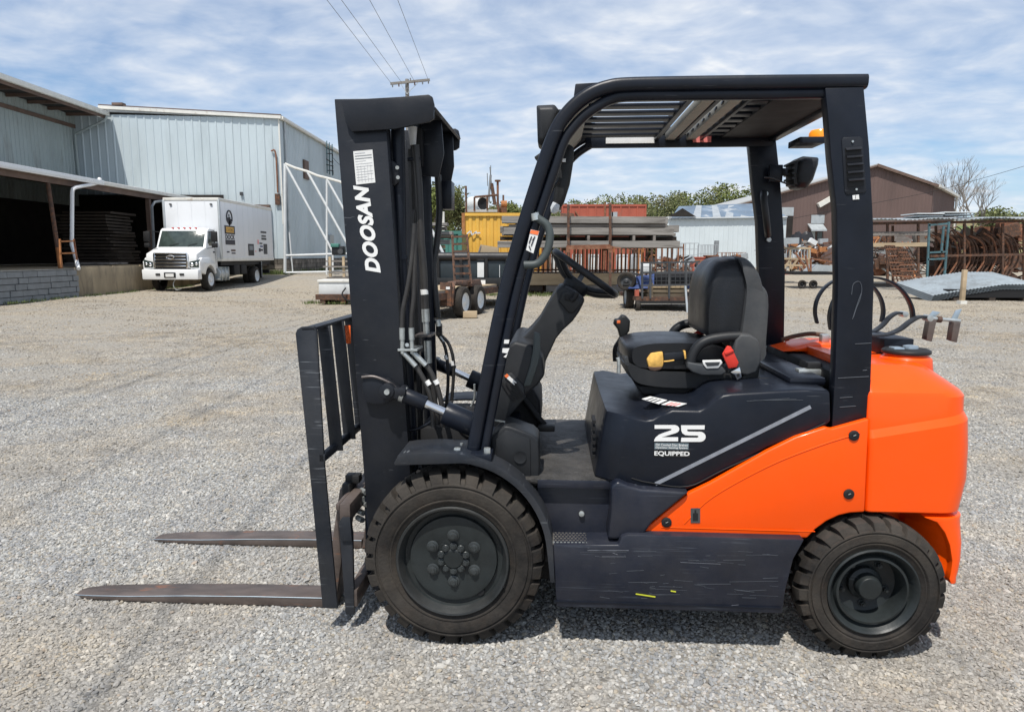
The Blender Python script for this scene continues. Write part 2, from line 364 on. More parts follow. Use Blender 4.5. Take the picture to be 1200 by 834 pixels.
# ---- load backrest and carriage
def bx(px, py): return P(px, py, -.52)
post = [bx(*q) for q in ((346.2, 391), (348, 386), (353, 383), (368, 382), (371, 388), (380, 544), (395.5, 713), (378, 712), (361.6, 540))]
mb = MB(); mb.prism(post, (0, .014, 0)); br = mb.build('backrest_post', 'paint_scuffed', FK, bevel=.002)
mb = MB(); mb.prism([p + Vector((0, 1.026, 0)) for p in post], (0, .014, 0)); mb.build('backrest_post', 'paint_scuffed', FK, bevel=.002)
pt0, pt1 = bx(353, 384), bx(369, 383.5)
MB().prism([pt0, pt1, pt1 - Vector((-.001, 0, .012)), pt0 - Vector((-.001, 0, .012))], (0, 1.04, 0)).build('backrest_top_bar', 'paint_scuffed', FK, bevel=.002)
pb0, pb1 = bx(374, 541), bx(381, 541)
MB().prism([pb0, pb1, pb1 + Vector((0, 0, .03)), pb0 + Vector((0, 0, .03))], (0, 1.03, 0)).build('backrest_lower_bar', 'paint_scuffed', FK, bevel=.002)
for k in range(5):
    y = -.37 + .185 * k
    t, b = bx(356, 386) + Vector((.0, y + .52, 0)), bx(374, 543) + Vector((-.004, y + .52, .01))
    MB().hexa([b + Vector(q) for q in ((0, 0, 0), (.052, 0, 0), (.052, .010, 0), (0, .010, 0))] + [t + Vector(q) for q in ((0, 0, 0), (.052, 0, 0), (.052, .010, 0), (0, .010, 0))]).build('backrest_bar', 'paint_scuffed', FK, bevel=.001)
ry_ = min((j * .01 for j in range(-40, 45)), key=lambda yy: abs(P(404, 392, yy).x - (bx(356, 386).x + .03)))
q = P(404, 392, ry_)
MB().box((q.x - .02, ry_, q.z - .04), (q.x + .026, ry_ + .006, q.z + .04)).build('reflector', 'reflector', FK, bevel=.002, label='orange reflector plate behind the backrest bars')
def cx_(z): return mx(-.045, z)
cu = MB(); cu.box((cx_(.5) - .02, -.50, .455), (cx_(.5) + .022, .50, .525)); cu.box((cx_(.5) - .035, -.50, .50), (cx_(.5) - .02, .50, .525))
cu.build('carriage_bar', 'fork_steel', FK, bevel=.003)
cu = MB(); cu.box((cx_(.14) - .02, -.50, .10), (cx_(.14) + .022, .50, .17)); cu.build('carriage_bar', 'fork_steel', FK, bevel=.003)
cp = plate('carriage_end_plate', 'paint_scuffed', -.505, -.487, [(397, 612), (401, 606), (410, 606), (413, 625), (415, 720), (405, 720)], FK, .002)
plate('carriage_end_plate', 'paint_scuffed', -.515, -.505, [(397, 612), (401, 606), (410, 606), (412.5, 634), (400, 634)], FK, .002)
MB().prism([P(a, b, -.505) + Vector((0, .99, 0)) for a, b in ((397, 612), (401, 606), (410, 606), (413, 625), (415, 720), (405, 720))], (0, .018, 0)).build('carriage_end_plate', 'paint_scuffed', FK, bevel=.002)
for y in (-.30, .30):
    MB().box((cx_(.5) - .055, y - .055, .46), (cx_(.5) - .02, y + .055, .56)).build('fork_hook', 'plastic_dark', FK, bevel=.008)
    MB().box((cx_(.5) - .05, y - .02, .55), (cx_(.5) + .01, y + .03, .585)).build('fork_lock', 'plastic_dark', FK, bevel=.005)
    MB().box((cx_(.3) + .022, y - .03, .12), (cx_(.3) + .06, y + .03, .5)).build('carriage_roller_plate', 'paint_dark', FK, bevel=.004)
for a, b in ((423, 574), (421, 582), (424, 588), (419, 606), (420, 598)):
    c = P(a, b, -.30); MB().cyl(c, c + Vector((.03, -.03, 0)), .012, 8).build('carriage_bolt', 'zinc', FK)
def fork(y0, y1):
    t0 = P(83.5, 706.5, -.335); top = [(-1.719, .012), (-1.45, .026), (-1.1, .040), (-.66, .043), (-.60, .06)]
    rings = []; xs = [-1.722, -1.70, -1.62, -1.45, -1.2, -.9, -.60]
    zs = [.014, .018, .024, .030, .040, .046, .048]; ins = [.035, .022, .008, 0, 0, 0, 0]
    for x, z, i in zip(xs, zs, ins): rings.append([Vector((x, y0 + i, .006)), Vector((x, y1 - i, .006)), Vector((x, y1 - i, z)), Vector((x, y0 + i, z))])
    f = MB().loft(rings).build('fork', 'fork_steel', FK, bevel=.003)
    MB().tube([Vector((x, y0 + i - .0005, z)) for x, z, i in zip(xs, zs, ins)], .0018, 5).build('worn_edge', 'alu', f)
    MB().hexa([Vector(q) for q in ((-.60, y0, .006), (-.545, y0, .006), (-.545, y1, .006), (-.60, y1, .006), (cx_(.52) - .068, y0, .53), (cx_(.52) - .022, y0, .53), (cx_(.52) - .022, y1, .53), (cx_(.52) - .068, y1, .53))]).build('fork_shank', 'fork_steel', f, bevel=.004)
fork(-.335, -.215); fork(.285, .405)
# ---- tyres and wheels
def tyre(Rr, wd, rin, nl, gd=.026, yo=0.0, chev=.10):
    s = Rr / .345
    prof = [(rin, .022, 0), (rin + .006, .008, 0), (rin + .02, .004, 0), (rin + .024, .0, 0), (rin + .028, -.0005, 0), (rin + .030, .003, 0), (rin + (.29 * s - rin) * .55, -.003, 0), (.286 * s, -.003, 0), (.289 * s, .002, 0), (.294 * s, .002, 0), (.297 * s, -.003, 0), (.303 * s, -.001, 0), (.305 * s, .004, .25), (.312 * s, .006, .75),
            (.322 * s, .010, .8), (.338 * s, .016, 1), (.345 * s, .030, 1), (.347 * s, wd * .30, 1), (.348 * s, wd * .47, 1)]
    half = prof + [(r, wd - y, g) for r, y, g in reversed(prof)]
    rings = []
    for k in range(nl):
        for fr, g in ((0.0, 0), (.18, 0), (.45, 0), (.66, 0), (.70, 1), (.965, 1)):
            ring = []
            for r, y, gg in half:
                a0 = (k + fr) / nl * 2 * math.pi
                side = y > wd / 2
                sh = chev * (1 - abs(y - wd / 2) / (wd / 2)) * (1 if gg else 0)
                if side: sh = -sh + chev * 1.2 * 0
                a = a0 + sh * .6; rr = r - (gd * gg if g else 0)
                ring.append(Vector((rr * math.cos(a), y + yo, rr * math.sin(a))))
            rings.append(ring)
    mb = MB(); rings.append(rings[0]); rv = mb.loft(rings, closed=False, cap=False)
    bmesh.ops.remove_doubles(mb.bm, verts=mb.bm.verts, dist=1e-6); return mb
def lugnut(mb, c, r, h, n=6):
    c = Vector(c); mb.lathe([(r * 1.4, .002), (r * 1.4, -.003), (r * 1.25, -.0045)], c, (0, 1, 0), n=14); mb.lathe([(r * 1.05, -.003), (r * 1.05, -h), (r * .95, -h - .001)], c, (0, 1, 0), n=6); mb.lathe([(r * .55, -h), (r * .55, -h - .006)], c, (0, 1, 0), n=10); return mb
Zf, Zr = .345, .268
def front_wheel(y, sgn):
    wh = MB().lathe([(.212, .055), (.216, .0), (.210, -.004), (.203, .002), (.196, .020), (.188, .042), (.170, .044), (.166, .030), (.150, .028), (.085, .036), (.080, .036), (.050, .036)], (0, 0, 0), n=64, cap='end').build('wheel', 'rim_dark', FK)
    wh.location = (0, y, Zf); wh.scale = (1, sgn, 1)
    t = tyre(.345, .185, .212, 30).build('tyre', 'rubber', wh)
    rg = MB().lathe([(.217, .0), (.213, -.007), (.206, -.005), (.197, .014), (.190, .038), (.183, .048), (.183, .08), (.215, .08)], (0, 0, 0), n=64, cap=False).build('rim', 'rim_worn', wh)
    for k in range(6):
        a = R(90 + 60 * k); lugnut(MB(), (.092 * math.cos(a), .033, .092 * math.sin(a)), .0165, .013).build('lug_nut', 'nut_grey', wh)
    for k in range(10):
        a = R(18 + 36 * k); lugnut(MB(), (.049 * math.cos(a), .030, .049 * math.sin(a)), .0105, .010).build('hub_bolt', 'nut_grey', wh)
    MB().lathe([(.040, .036), (.040, .026), (.034, .022), (.012, .022)], (0, 0, 0), n=24).build('hub_flange', 'rim_dark', wh, bevel=.001)
    MB().cyl((.100, .043, -.132), (.100, .034, -.132), .017, 16).build('hand_hole', 'black', wh)
    MB().cyl((.19, .0, -.09), (.195, -.008, -.09), .004, 6).build('valve', 'black', wh)
    return wh
front_wheel(-.60, 1); front_wheel(.60, -1)
XR = P(1024, 698, -.60).x
def rear_wheel(y, sgn):
    wh = MB().lathe([(.163, .03), (.166, 0), (.160, -.004), (.152, .004), (.146, .022), (.137, .03), (.130, .012), (.122, .010), (.115, .03), (.112, .085), (.080, .095), (.055, .098), (.05, .098)], (0, 0, 0), n=56, cap='end').build('wheel', 'rim_dark', FK)
    wh.location = (XR, y, Zr); wh.scale = (1, sgn, 1)
    tyre(.268, .155, .160, 26, .020).build('tyre', 'rubber', wh)
    MB().lathe([(.062, .098), (.062, .075), (.046, .07), (.044, .035), (.040, .028), (.02, .028)], (0, 0, 0), n=28).build('hub_cap', 'rim_dark', wh, bevel=.0015)
    for k in range(5):
        a = R(54 + 72 * k); lugnut(MB(), (.085 * math.cos(a), .094, .085 * math.sin(a)), .010, .018).build('lug_nut', 'nut_grey', wh)
    return wh
rear_wheel(-.60, 1); rear_wheel(.60, -1)
MB().cyl((0, -.45, Zf), (0, .45, Zf), .10, 20).build('front_axle', 'paint_dark', FK)
MB().cyl((XR, -.48, Zr), (XR, .48, Zr), .055, 16).build('rear_axle', 'black', FK)
MB().box((-.20, -.34, .16), (1.3, .34, .60)).build('chassis', 'black', FK, bevel=.01)
# ---- front mudguard
def arc_px(cx, cy, r, a0, a1, n): return [(cx + r * math.cos(R(a0 + (a1 - a0) * k / n)), cy - r * math.sin(R(a0 + (a1 - a0) * k / n))) for k in range(n + 1)]
def guard_band(y0, y1):
    outer = [(463, 541), (468, 531), (505, 529), (545, 530.5)] + arc_px(530, 652, 119, 78, 8, 14) + [(650, 680)]
    inner = [(464, 543.5), (500, 542.5), (545, 541)] + arc_px(530, 652, 111.5, 76, 8, 14) + [(645, 680)]
    mb = MB(); A, B = PP(-.59, *outer), PP(-.59, *inner)
    ra = [Vector((p.x, y0, p.z)) for p in A]
    n = 28
    def res(c):
        L_ = [0]
        for i in range(1, len(c)): L_.append(L_[-1] + (c[i] - c[i - 1]).length)
        out = []
        for k in range(n + 1):
            d = L_[-1] * k / n; i = 1
            while i < len(c) - 1 and L_[i] < d: i += 1
            f = (d - L_[i - 1]) / max(1e-9, L_[i] - L_[i - 1]); out.append(c[i - 1].lerp(c[i], min(1, f)))
        return out
    A, B = res(A), res(B)
    rings = [[Vector((a.x, y0, a.z)), Vector((a.x, y1, a.z)), Vector((a.x, y1, a.z - .008)), Vector((a.x, y0 + .012, a.z - .008)), Vector((b.x, y0 + .012, b.z)), Vector((b.x, y0, b.z))] for a, b in zip(A, B)]
    return mb.loft(rings)
guard_band(-.605, -.40).build('mudguard', 'paint_scuffed', FK, bevel=.002)
mg = guard_band(-.605, -.40)
for v in mg.bm.verts: v.co.y *= -1
mg.build('mudguard', 'paint_scuffed', FK, bevel=.002)
ft = plate('pillar_foot', 'paint_dark', -.575, -.43, [(528, 531), (576, 533), (576, 545), (529, 541)], FK, .004)
for q in ((536, 530), (571, 530)):
    c = P(*q, -.55); MB().cyl(c - Vector((0, 0, .01)), c + Vector((0, 0, .018)), .014, 6).build('bolt', 'zinc', ft, bevel=.001)
# ---- overhead guard
def sq_tube(path, hw, hy, y, n=3, ex=2.6):          # rounded box section swept in a plane y
    rings = []
    for i, p in enumerate(path):
        d = (path[min(i + 1, len(path) - 1)] - path[max(i - 1, 0)]).normalized(); u = Vector((-d.z, 0, d.x))
        ring = []
        for k in range(16):
            a = 2 * math.pi * (k + .5) / 16; c, s = math.cos(a), math.sin(a)
            c = math.copysign(abs(c) ** (2 / ex), c); s = math.copysign(abs(s) ** (2 / ex), s)
            ring.append(Vector((p.x, y, p.z)) + u * c * hw + Vector((0, s * hy, 0)))
        rings.append(ring)
    return rings
o_px = [(554, 530), (573, 430), (592, 341), (612, 270), (637, 192), (652, 152), (664, 134), (678, 120), (694, 109.5), (712, 103), (734, 100), (800, 98.6), (900, 97.2), (1014, 96.3)]
i_px = [(567, 530), (586, 430), (605, 341), (625, 270), (648, 203), (660, 167), (671, 150), (684, 136), (699, 125), (715, 116.5), (736, 112.5), (800, 111.4), (900, 110.2), (968, 109.2)]
def guard_rail(y):
    sgn = 1 if y > 0 else -1
    oo, ii = cat_path(PP(-.50, *o_px), 5), cat_path(PP(-.50, *i_px), 5)
    g = MB().loft(sq_tube(oo, .025, .030, y, ex=3)).build('guard_rail', 'paint_dark', FK)
    MB().loft(sq_tube(ii, .0185, .022, y - sgn * .008, ex=2.6)).build('inner_rail', 'paint_dark', g)
    return g
railn = guard_rail(-.50); railf = guard_rail(.50)
Zg = P(900, 97, -.50).z
xf0, xf1 = P(674, 105, -.45).x, P(706, 98, -.45).x
MB().hexa([Vector(q) for q in ((xf0 - .012, -.475, Zg - .085), (xf1 - .05, -.475, Zg - .03), (xf1 - .05, .475, Zg - .03), (xf0 - .012, .475, Zg - .085), (xf0, -.475, Zg + .012), (xf1, -.475, Zg + .016), (xf1, .475, Zg + .016), (xf0, .475, Zg + .012))]).build('guard_front_beam', 'paint_dark', railn, bevel=.004)
x_a, x_b = .50, .86
MB().prism([Vector((x_a - .12, -.475, Zg - .14)), Vector((x_a - .10, -.475, Zg - .145)), Vector((x_a + .0, -.475, Zg - .035)), Vector((x_a - .02, -.475, Zg - .03))], (0, .95, 0)).build('visor_panel', 'underside_tan', railn, bevel=.002)
for k in range(7):                                   # front louvre slats run lengthways
    y = -.40 + .80 * k / 6
    MB().box((x_a - .02, y - .035, Zg - .035), (x_b, y + .012, Zg - .024), rot=Matrix.Rotation(R(-6), 3, 'X')).build('roof_slat', 'paint_dark', railn, bevel=.002)
for k in range(8):
    y = -.42 + .84 * k / 7
    MB().box((1.0, y - .03, Zg - .03), (1.20, y + .012, Zg - .02), rot=Matrix.Rotation(R(-6), 3, 'X')).build('roof_slat', 'paint_dark', railn, bevel=.002)
for xa, xb in ((.905, .95), (1.005, 1.05)):
    MB().box((xa, -.475, Zg - .042), (xb, .475, Zg - .008)).build('roof_cross_bar', 'underside_tan', railn, bevel=.003)
for xa, xb in ((.85, .872), (.955, .972), (1.07, 1.085)):
    MB().box((xa, -.475, Zg - .044), (xb, .475, Zg - .01)).build('roof_cross_bar', 'paint_dark', railn, bevel=.003)
MB().box((1.17, -.478, Zg - .035), (1.405, .478, Zg + .004)).build('roof_rear_plate', 'black', railn, bevel=.003)
MB().box((1.10, -.478, Zg + .005), (1.41, .478, Zg + .012)).build('roof_cover_plate', 'black', railn, bevel=.002)
MB().box((1.40, -.47, Zg - .05), (1.44, .47, Zg + .015)).build('guard_rear_beam', 'paint_dark', railn, bevel=.004)
q0, q1 = P(710, 159, .47), P(767, 168, .47)
MB().box((q0.x, .463, q1.z), (q1.x, .468, q0.z)).build('sticker', 'sticker', railf)
q0, q1 = P(812, 159, .47), P(833, 167, .47)
MB().box((q0.x, .463, q1.z), (q1.x, .468, q0.z)).build('sticker', 'sticker_red', railf)
MB().box((x_a + .02, .468, Zg - .075), (1.42, .49, Zg - .02)).build('rail_inner_plate', 'paint_dark', railf, bevel=.002)
# rear legs
leg_px = [(967, 103), (970, 133), (974, 186), (980.5, 245), (982, 330), (979, 430), (975, 501), (997, 495), (1019, 489), (1021, 440), (1024.5, 330), (1023.5, 259), (1019, 173), (1012.5, 102)]
leg = MB().prism(PP(-.525, *leg_px), (0, .055, 0)).build('guard_leg', 'paint_dark', FK, bevel=.004)
legf = MB().prism([p + Vector((0, .995, 0)) for p in PP(-.525, *leg_px)], (0, .055, 0)).build('guard_leg', 'paint_dark', FK, bevel=.004)
vt = MB().prism(PP(-.529, (986.5, 164), (989, 161), (1008, 160), (1011, 163), (1015.5, 223), (1013, 226), (992, 228), (990, 224)), (0, .006, 0)).build('vent_frame', 'paint_mast', leg, bevel=.0015)
MB().prism(PP(-.5325, (990.5, 174), (1009, 172), (1013, 217), (994, 219)), (0, .004, 0)).build('vent_recess', 'black', leg)
for k in range(5):
    f = k / 5; a = (991 + 3.4 * f, 178 + 45 * f - 3); b = (1009.5 + 3.6 * f, 176.5 + 45 * f - 3)
    A, B = P(*a, -.5325), P(*b, -.5325)
    MB().loft([[v + Vector((0, 0, -.017)), v + Vector((0, -.011, -.026)), v + Vector((0, -.009, -.028)), v + Vector((0, .0, -.02))] for v in (A + Vector((0, 0, .022)), B + Vector((0, 0, .022)))]).build('vent_louvre', 'paint_mast', leg)
for q in ((999, 166), (1003.5, 222)):
    c = P(*q, -.531); MB().cyl(c, c - Vector((0, .003, 0)), .004, 8).build('screw', 'zinc', leg)
MB().prism(PP(-.5285, (999, 229), (1006.5, 228), (1007, 233.5), (999.5, 234)), (0, .002, 0)).build('sticker', 'sticker', leg)
q = P(1003, 233, -.5300); text_obj('sticker_text', '1', .012, 'ink', leg, (q.x - .002, -.5300, q.z), (1, 0, 0), (0, 0, 1), height=.012)
# scratched swirl on the leg
sw = []
for a in ([(1000, 372), (1004, 360), (1008, 350), (1010, 338), (1007, 330), (1000, 333), (998, 345)], [(999, 374), (1004, 358), (1009, 344)]):
    MB().tube(cat_path(PP(-.5262, *a), 5), .0011, 5).build('scratch_mark', 'scratch_dull', leg)
for a in (((982, 443), (1018, 441)), ((984, 466), (999, 465)), ((984, 477), (1003, 475.5)), ((1002, 403), (1021, 402)), ((1011, 434), (1016, 433.5))):
    MB().tube(PP(-.5262, *a), .0012, 5).build('scratch_mark', 'scratch_dull', leg)
# rear far handle, lamp, beacon
hd = MB().tube(cat_path([P(895, 226, .42), P(895, 232, .37), P(897, 248, .355), P(899, 266, .37), P(900, 276, .42)], 6), .016, 12).build('grab_handle', 'plastic_dark', legf)
for q in ((896.5, 227.5), (900, 281)):
    c = P(*q, .465); MB().cyl(c, c - Vector((0, .02, 0)), .011, 10).build('bolt', 'zinc', legf)
lb = MB().box(P(902, 213, .40), P(918, 193, .40) + Vector((0, .03, 0))).build('lamp_bracket', 'paint_dark', legf, bevel=.003)
MB().box(P(915, 206, .41), P(933, 197, .41) + Vector((0, .02, 0))).build('lamp_arm', 'paint_dark', legf, bevel=.002)
mb = MB(); lp = PP(.33, (936, 186), (943, 182), (962, 183.5), (961, 192), (955, 210), (947, 220.5), (935, 219), (933, 205))
mb.loft([[p.lerp(sum(lp, Vector()) / 8, .28) for p in lp], [p + Vector((0, .025, 0)) for p in lp], [p + Vector((0, .14, 0)) for p in lp], [p.lerp(sum(lp, Vector()) / 8, .3) + Vector((0, .165, 0)) for p in lp]])
mb.build('rear_work_lamp', 'plastic', legf, bevel=.008)
MB().prism(PP(.345, (930, 189), (936, 186), (935, 217), (930, 216)), (0, .12, 0)).build('lamp_heat_sink', 'plastic_dark', legf, bevel=.004)
for k in range(4):
    MB().box(P(928.5, 192 + 6 * k, .34), P(932, 189.5 + 6 * k, .34) + Vector((0, .13, 0))).build('cooling_fin', 'plastic_dark', legf)
px_tube('lamp_wire', 'hose', [(896, 208), (905, 209), (918, 214), (930, 218), (937, 220)], .004, .36, legf)
bc = MB().box(P(937, 168, .15), P(968, 160, .15) + Vector((0, .16, 0))).build('beacon_bracket', 'paint_dark', FK, bevel=.003)
MB().lathe([(.048, -.012), (.048, .018), (.040, .030), (.02, .034)], P(961, 161, .22), (0, 0, 1), n=20).build('amber_beacon', 'amber', FK)
# ---- lamps, mirror and handle at the front pillar
lp = PP(-.44, (628.5, 122), (650, 121), (655.5, 128), (649, 146), (642, 160), (636, 171), (630, 167))
mb = MB(); c_ = sum(lp, Vector()) / 7
mb.loft([[p.lerp(c_, .25) for p in lp], [p + Vector((0, .02, 0)) for p in lp], [p + Vector((0, .14, 0)) for p in lp], [p.lerp(c_, .2) + Vector((0, .16, 0)) for p in lp]])
fl_ = mb.build('front_work_lamp', 'plastic', FK, bevel=.006)
MB().box(P(650, 138, -.38), P(664, 128, -.38) + Vector((0, .03, 0))).build('lamp_bracket', 'paint_dark', fl_, bevel=.003)
MB().prism(PP(-.46, (626, 184), (633, 179), (636, 182), (634, 188), (629, 188)), (0, .03, 0)).build('pillar_clip', 'plastic_dark', FK, bevel=.002)
mp = PP(-.36, (661, 170), (667, 168), (673, 172), (672, 190), (668, 215), (661, 237), (655, 246), (650, 245), (648, 236), (652, 205), (656, 182))
c_ = sum(mp, Vector()) / len(mp)
mb = MB(); mb.loft([[p.lerp(c_, .2) for p in mp], [p + Vector((0, .012, 0)) for p in mp], [p + Vector((0, .07, 0)) for p in mp], [p.lerp(c_, .2) + Vector((0, .085, 0)) for p in mp]])
mi = mb.build('mirror_lamp', 'plastic_dark', FK, bevel=.006)
lp = PP(-.365, (648, 236), (656, 240), (655, 247), (650, 250), (645.5, 249), (645, 243))
MB().prism(lp, (0, .06, 0)).build('lens', 'lens', mi, bevel=.004)
MB().box(P(659, 190, -.368), P(663, 186, -.368) + Vector((0, .004, 0))).build('lamp_label', 'sticker', mi)
px_tube('mirror_arm', 'plastic_dark', [(640, 236), (647, 222), (655, 212)], .006, -.40, mi)
px_tube('mirror_arm', 'plastic_dark', [(648, 170), (658, 172)], .008, -.42, mi)
px_tube('grab_handle', 'handle_green', [(625, 252), (632, 257), (641, 264), (644.5, 276), (642, 292), (636, 303), (628, 309.5), (614, 310.5)], .0145, -.515, FK, label='grey-green grab handle on the front pillar')
MB().cyl(P(626, 250, -.515), P(628, 258, -.515), .017, 12).build('handle_clamp', 'zinc', FK)
wl = MB().prism(PP(-.5315, (622, 269), (632, 271), (625, 297), (616.5, 293)), (0, .002, 0)).build('warning_label', 'sticker', FK)
MB().prism(PP(-.533, (622.3, 269.4), (631.6, 271), (630.2, 275.5), (620.9, 273.5)), (0, .001, 0)).build('label_band', 'sticker_orange', wl)
for a in (((623, 277), (620, 285)), ((626, 279), (622.5, 288)), ((620, 288), (622, 293)), ((627, 277), (624, 282))):
    MB().bar(P(*a[0], -.5335), P(*a[1], -.5335), .004, .001, up=(0, 1, 0)).build('label_drawing', 'ink', wl)
for q in ((599, 343), (594, 366), (590, 380)):
    c = P(*q, -.531)
# decals on the rear edge of the pillar
for a in ([(591, 398), (597, 398), (596, 402.5), (590.5, 402.5)], [(589, 408), (597, 408), (594.5, 414), (588.5, 413)], [(590, 418), (595, 414), (593, 419)]):
    MB().prism(PP(-.525, *a), (0, .002, 0)).build('sticker', 'sticker', railn)
mat('block_grey', (.20, .215, .225), .9, .0, .15, 3, .3, 40); mat('rim_lite', (.42, .43, .45), .6)
# ---- floor, step, side structure
zf = P(680, 561, -.50).z
def bxp(name, m, a, b, parent=FK, bevel=.004, **k): return MB().box(a, b).build(name, m, parent, bevel=bevel, **k)
bxp('floor_plate', 'floor_mat', (P(612, 561, -.5).x, -.505, zf - .02), (.72, .50, zf), label='worn black rubber floor mat')
bxp('floor_edge', 'paint_side', (P(630, 561, -.5).x, -.51, zf - .035), (P(722, 561, -.51).x, -.503, zf - .004), bevel=.002)
bxp('step_riser', 'paint_side', (P(630, 562, -.47).x, -.475, .30), (P(735, 562, -.47).x, -.455, zf - .021), bevel=.002)
c = P(681.5, 601, -.478); MB().cyl(c, c - Vector((0, .012, 0)), .011, 12).build('bolt', 'zinc', FK, bevel=.002)
zs = P(685, 637.5, -.585).z
x0s, x1s = P(644, 637, -.58).x, P(723, 637, -.58).x
tr = bxp('step_tread', 'grating', (x0s, -.588, zs - .012), (x1s + .01, -.476, zs), bevel=.001)
for r_ in range(6):
    for k in range(17):
        x = x0s + .012 + (x1s - x0s - .01) * (k + .5 * (r_ % 2)) / 17.5; y = -.58 + .018 * r_
        MB().box((x, y, zs), (x + .008, y + .007, zs + .004)).build('grip_stud', 'zinc' if r_ == 0 else 'grating', tr, smooth=False)
# rear step side and transition moulding
plate('step_cheek', 'paint_side', -.575, -.45, [(716, 570), (724, 563.5), (736, 569), (751, 573), (808, 577), (765, 612), (752, 630), (727, 632), (712, 632), (716, 600)], FK, .012, seg=3)
sb = plate('side_box', 'paint_side', -.60, -.40, [(648, 638), (725, 638.5), (728, 629), (736, 626.5), (800, 628), (943, 632), (930, 655), (921, 690), (917, 719), (890, 718), (652, 711)], FK, .006)
plate('side_box', 'paint_side', .40, .60, [(648, 638), (725, 638.5), (728, 629), (736, 626.5), (800, 628), (943, 632), (930, 655), (921, 690), (917, 719), (890, 718), (652, 711)], FK, .006)
bxp('side_box_seam', 'paint_dark', (P(650, 700, -.60).x, -.6035, P(700, 706, -.6).z), (P(915, 706, -.60).x, -.6, P(700, 704.5, -.6).z), sb, bevel=0)
for a, b in (((745, 695.5), (768, 699)), ((786, 692), (792, 693))):
    MB().bar(P(*a, -.6025), P(*b, -.6025), .003, .0035, up=(0, 0, 1)).build('chalk_mark', 'yellow_chalk', sb, smooth=False)
random.seed(4)
for k in range(60):
    x = random.uniform(660, 905); y = random.choice((random.uniform(640, 712), random.gauss(690, 5), random.gauss(652, 5))); l = random.uniform(5, 60) * random.choice((.3, .5, 1)); dy = random.uniform(-1, 2.4); x = min(x, 912 - l); y = min(y, 709)
    MB().bar(P(x, y, -.6006), P(x + l, y + dy, -.6006), .0008, random.uniform(.0004, .0012), up=(0, 0, 1)).build('scratch_mark', 'scratch_dull' if k % 12 else 'silver_line', sb, smooth=False)
# ---- hood
hood_px = [(721, 564), (750, 569.5), (806, 573.5), (830, 563), (900, 524), (967, 500), (974, 494), (973, 459), (940, 457.5), (900, 459.5), (858, 462), (848, 463.5), (840, 467.5), (829, 477.5), (820, 482), (788, 481), (776, 486), (765, 492), (757, 493), (736, 487)]
ob = [P(a, b, -.53) for a, b in hood_px]
xfr = .585
def lvl(y, k): # hood sections across the width; k = 0 outer skin ... 1 inner
    out = []
    for p in ob: out.append(Vector((p.x + (0 if p.x > .75 else 0), y, p.z)))
    return out
yo = -.53
secs = []
for y, dx, dz in ((-.53, 0.0, 0.0), (-.515, -.03, .004), (-.47, -.075, .006), (-.40, -.078, .006), (0, -.08, .006), (.40, -.078, .006), (.47, -.075, .006), (.515, -.03, .004), (.53, 0, 0)):
    ring = []
    for p in ob:
        x, z = p.x, p.z
        fx = max(0, min(1, (1.0 - (x - .61)) if x < .66 else 0))
        top = z > .86
        ring.append(Vector((x + (dx if x < .70 and z < .93 else 0), y, z + (dz if top else 0))))
    secs.append(ring)
hood = MB().loft(secs).build('hood', 'paint_dark', FK, bevel=.009, seg=2, ang=26)
# dark ledge under the seat and the front vents
zt = P(765, 493, -.53).z
bxp('seat_plinth', 'plastic_dark', (.80, -.18, .88), (1.22, .18, .97), hood, .02)
bxp('rear_plinth', 'paint_dark', (P(905, 430, -.2).x, -.42, 1.0), (P(968, 430, -.4).x, .42, 1.035), hood, .015)
hfx = P(721, 564, -.53).x - .0785
for k in range(6):
    z = .70 + .028 * k
    MB().box((hfx - .003, -.40, z), (hfx + .01, -.30, z + .012)).build('hood_vent', 'black', hood)
ln = MB().bar(P(768, 567, -.5312), P(950, 476.5, -.5312), .0022, .0135, up=(0, 0, 1)).build('silver_stripe', 'silver_line', hood, smooth=False)
for k, pts in enumerate((((752, 467.5), (762, 464.5), (782, 469), (772, 473.5)), ((775, 474), (785, 470), (805, 473), (795, 476.5)))):
    q = [P(a, b, -.53) for a, b in pts]
    zt_ = max(v.z for v in ob if v.x < .9) + .036
    # lies on the hood top: intersect with the plane z
    def on_z(px, py, z):
        r = ray(px, py); t = (z - CAM_H) / r.z; X, Y = t * r.x, t * r.y
        return Vector(((X - OX) * cY - (Y - OY) * sY, (X - OX) * sY + (Y - OY) * cY, z))
    zq = P(788, 481, -.53).z + .0095
    s_ = MB().prism([on_z(a, b, zq) for a, b in pts], (0, 0, .0015)).build('sticker', 'sticker', hood, smooth=False)
    for j in range(3):
        f = .25 + .22 * j
        a = on_z(*[pts[0][i] * (1 - f) + pts[3][i] * f for i in (0, 1)], zq + .002); b = on_z(*[pts[1][i] * (1 - f) + pts[2][i] * f for i in (0, 1)], zq + .002)
        MB().bar(a.lerp(b, .1), a.lerp(b, .85), .008, .0006).build('sticker_print', 'sticker_red' if k else 'plastic_grey', s_, smooth=False)
MB().lathe([(.10, .001), (.095, .004), (.08, -.0), (.02, -.0)], (1.27, -.20, P(900, 459.5, -.53).z + .007), (0, 0, 1), n=24).build('hood_recess', 'plastic_dark', hood)
MB().tube(cat_path([(P(740, 560, -.5315).x, -.5315, P(740, 560, -.53).z), (P(760, 566, -.53).x, -.532, P(760, 565, -.53).z), (P(806, 569.5, -.53).x, -.532, P(806, 569.5, -.53).z), (P(850, 549, -.53).x, -.532, P(850, 549, -.53).z), (P(967, 495.5, -.53).x, -.532, P(967, 495.5, -.53).z)], 5), .0025, 5).build('hood_edge_seam', 'black', hood)
MB().bar(P(735.5, 490, -.5), P(735.5, 558, -.5), .002, .002).build('hood_edge_seam', 'paint_dark', hood)
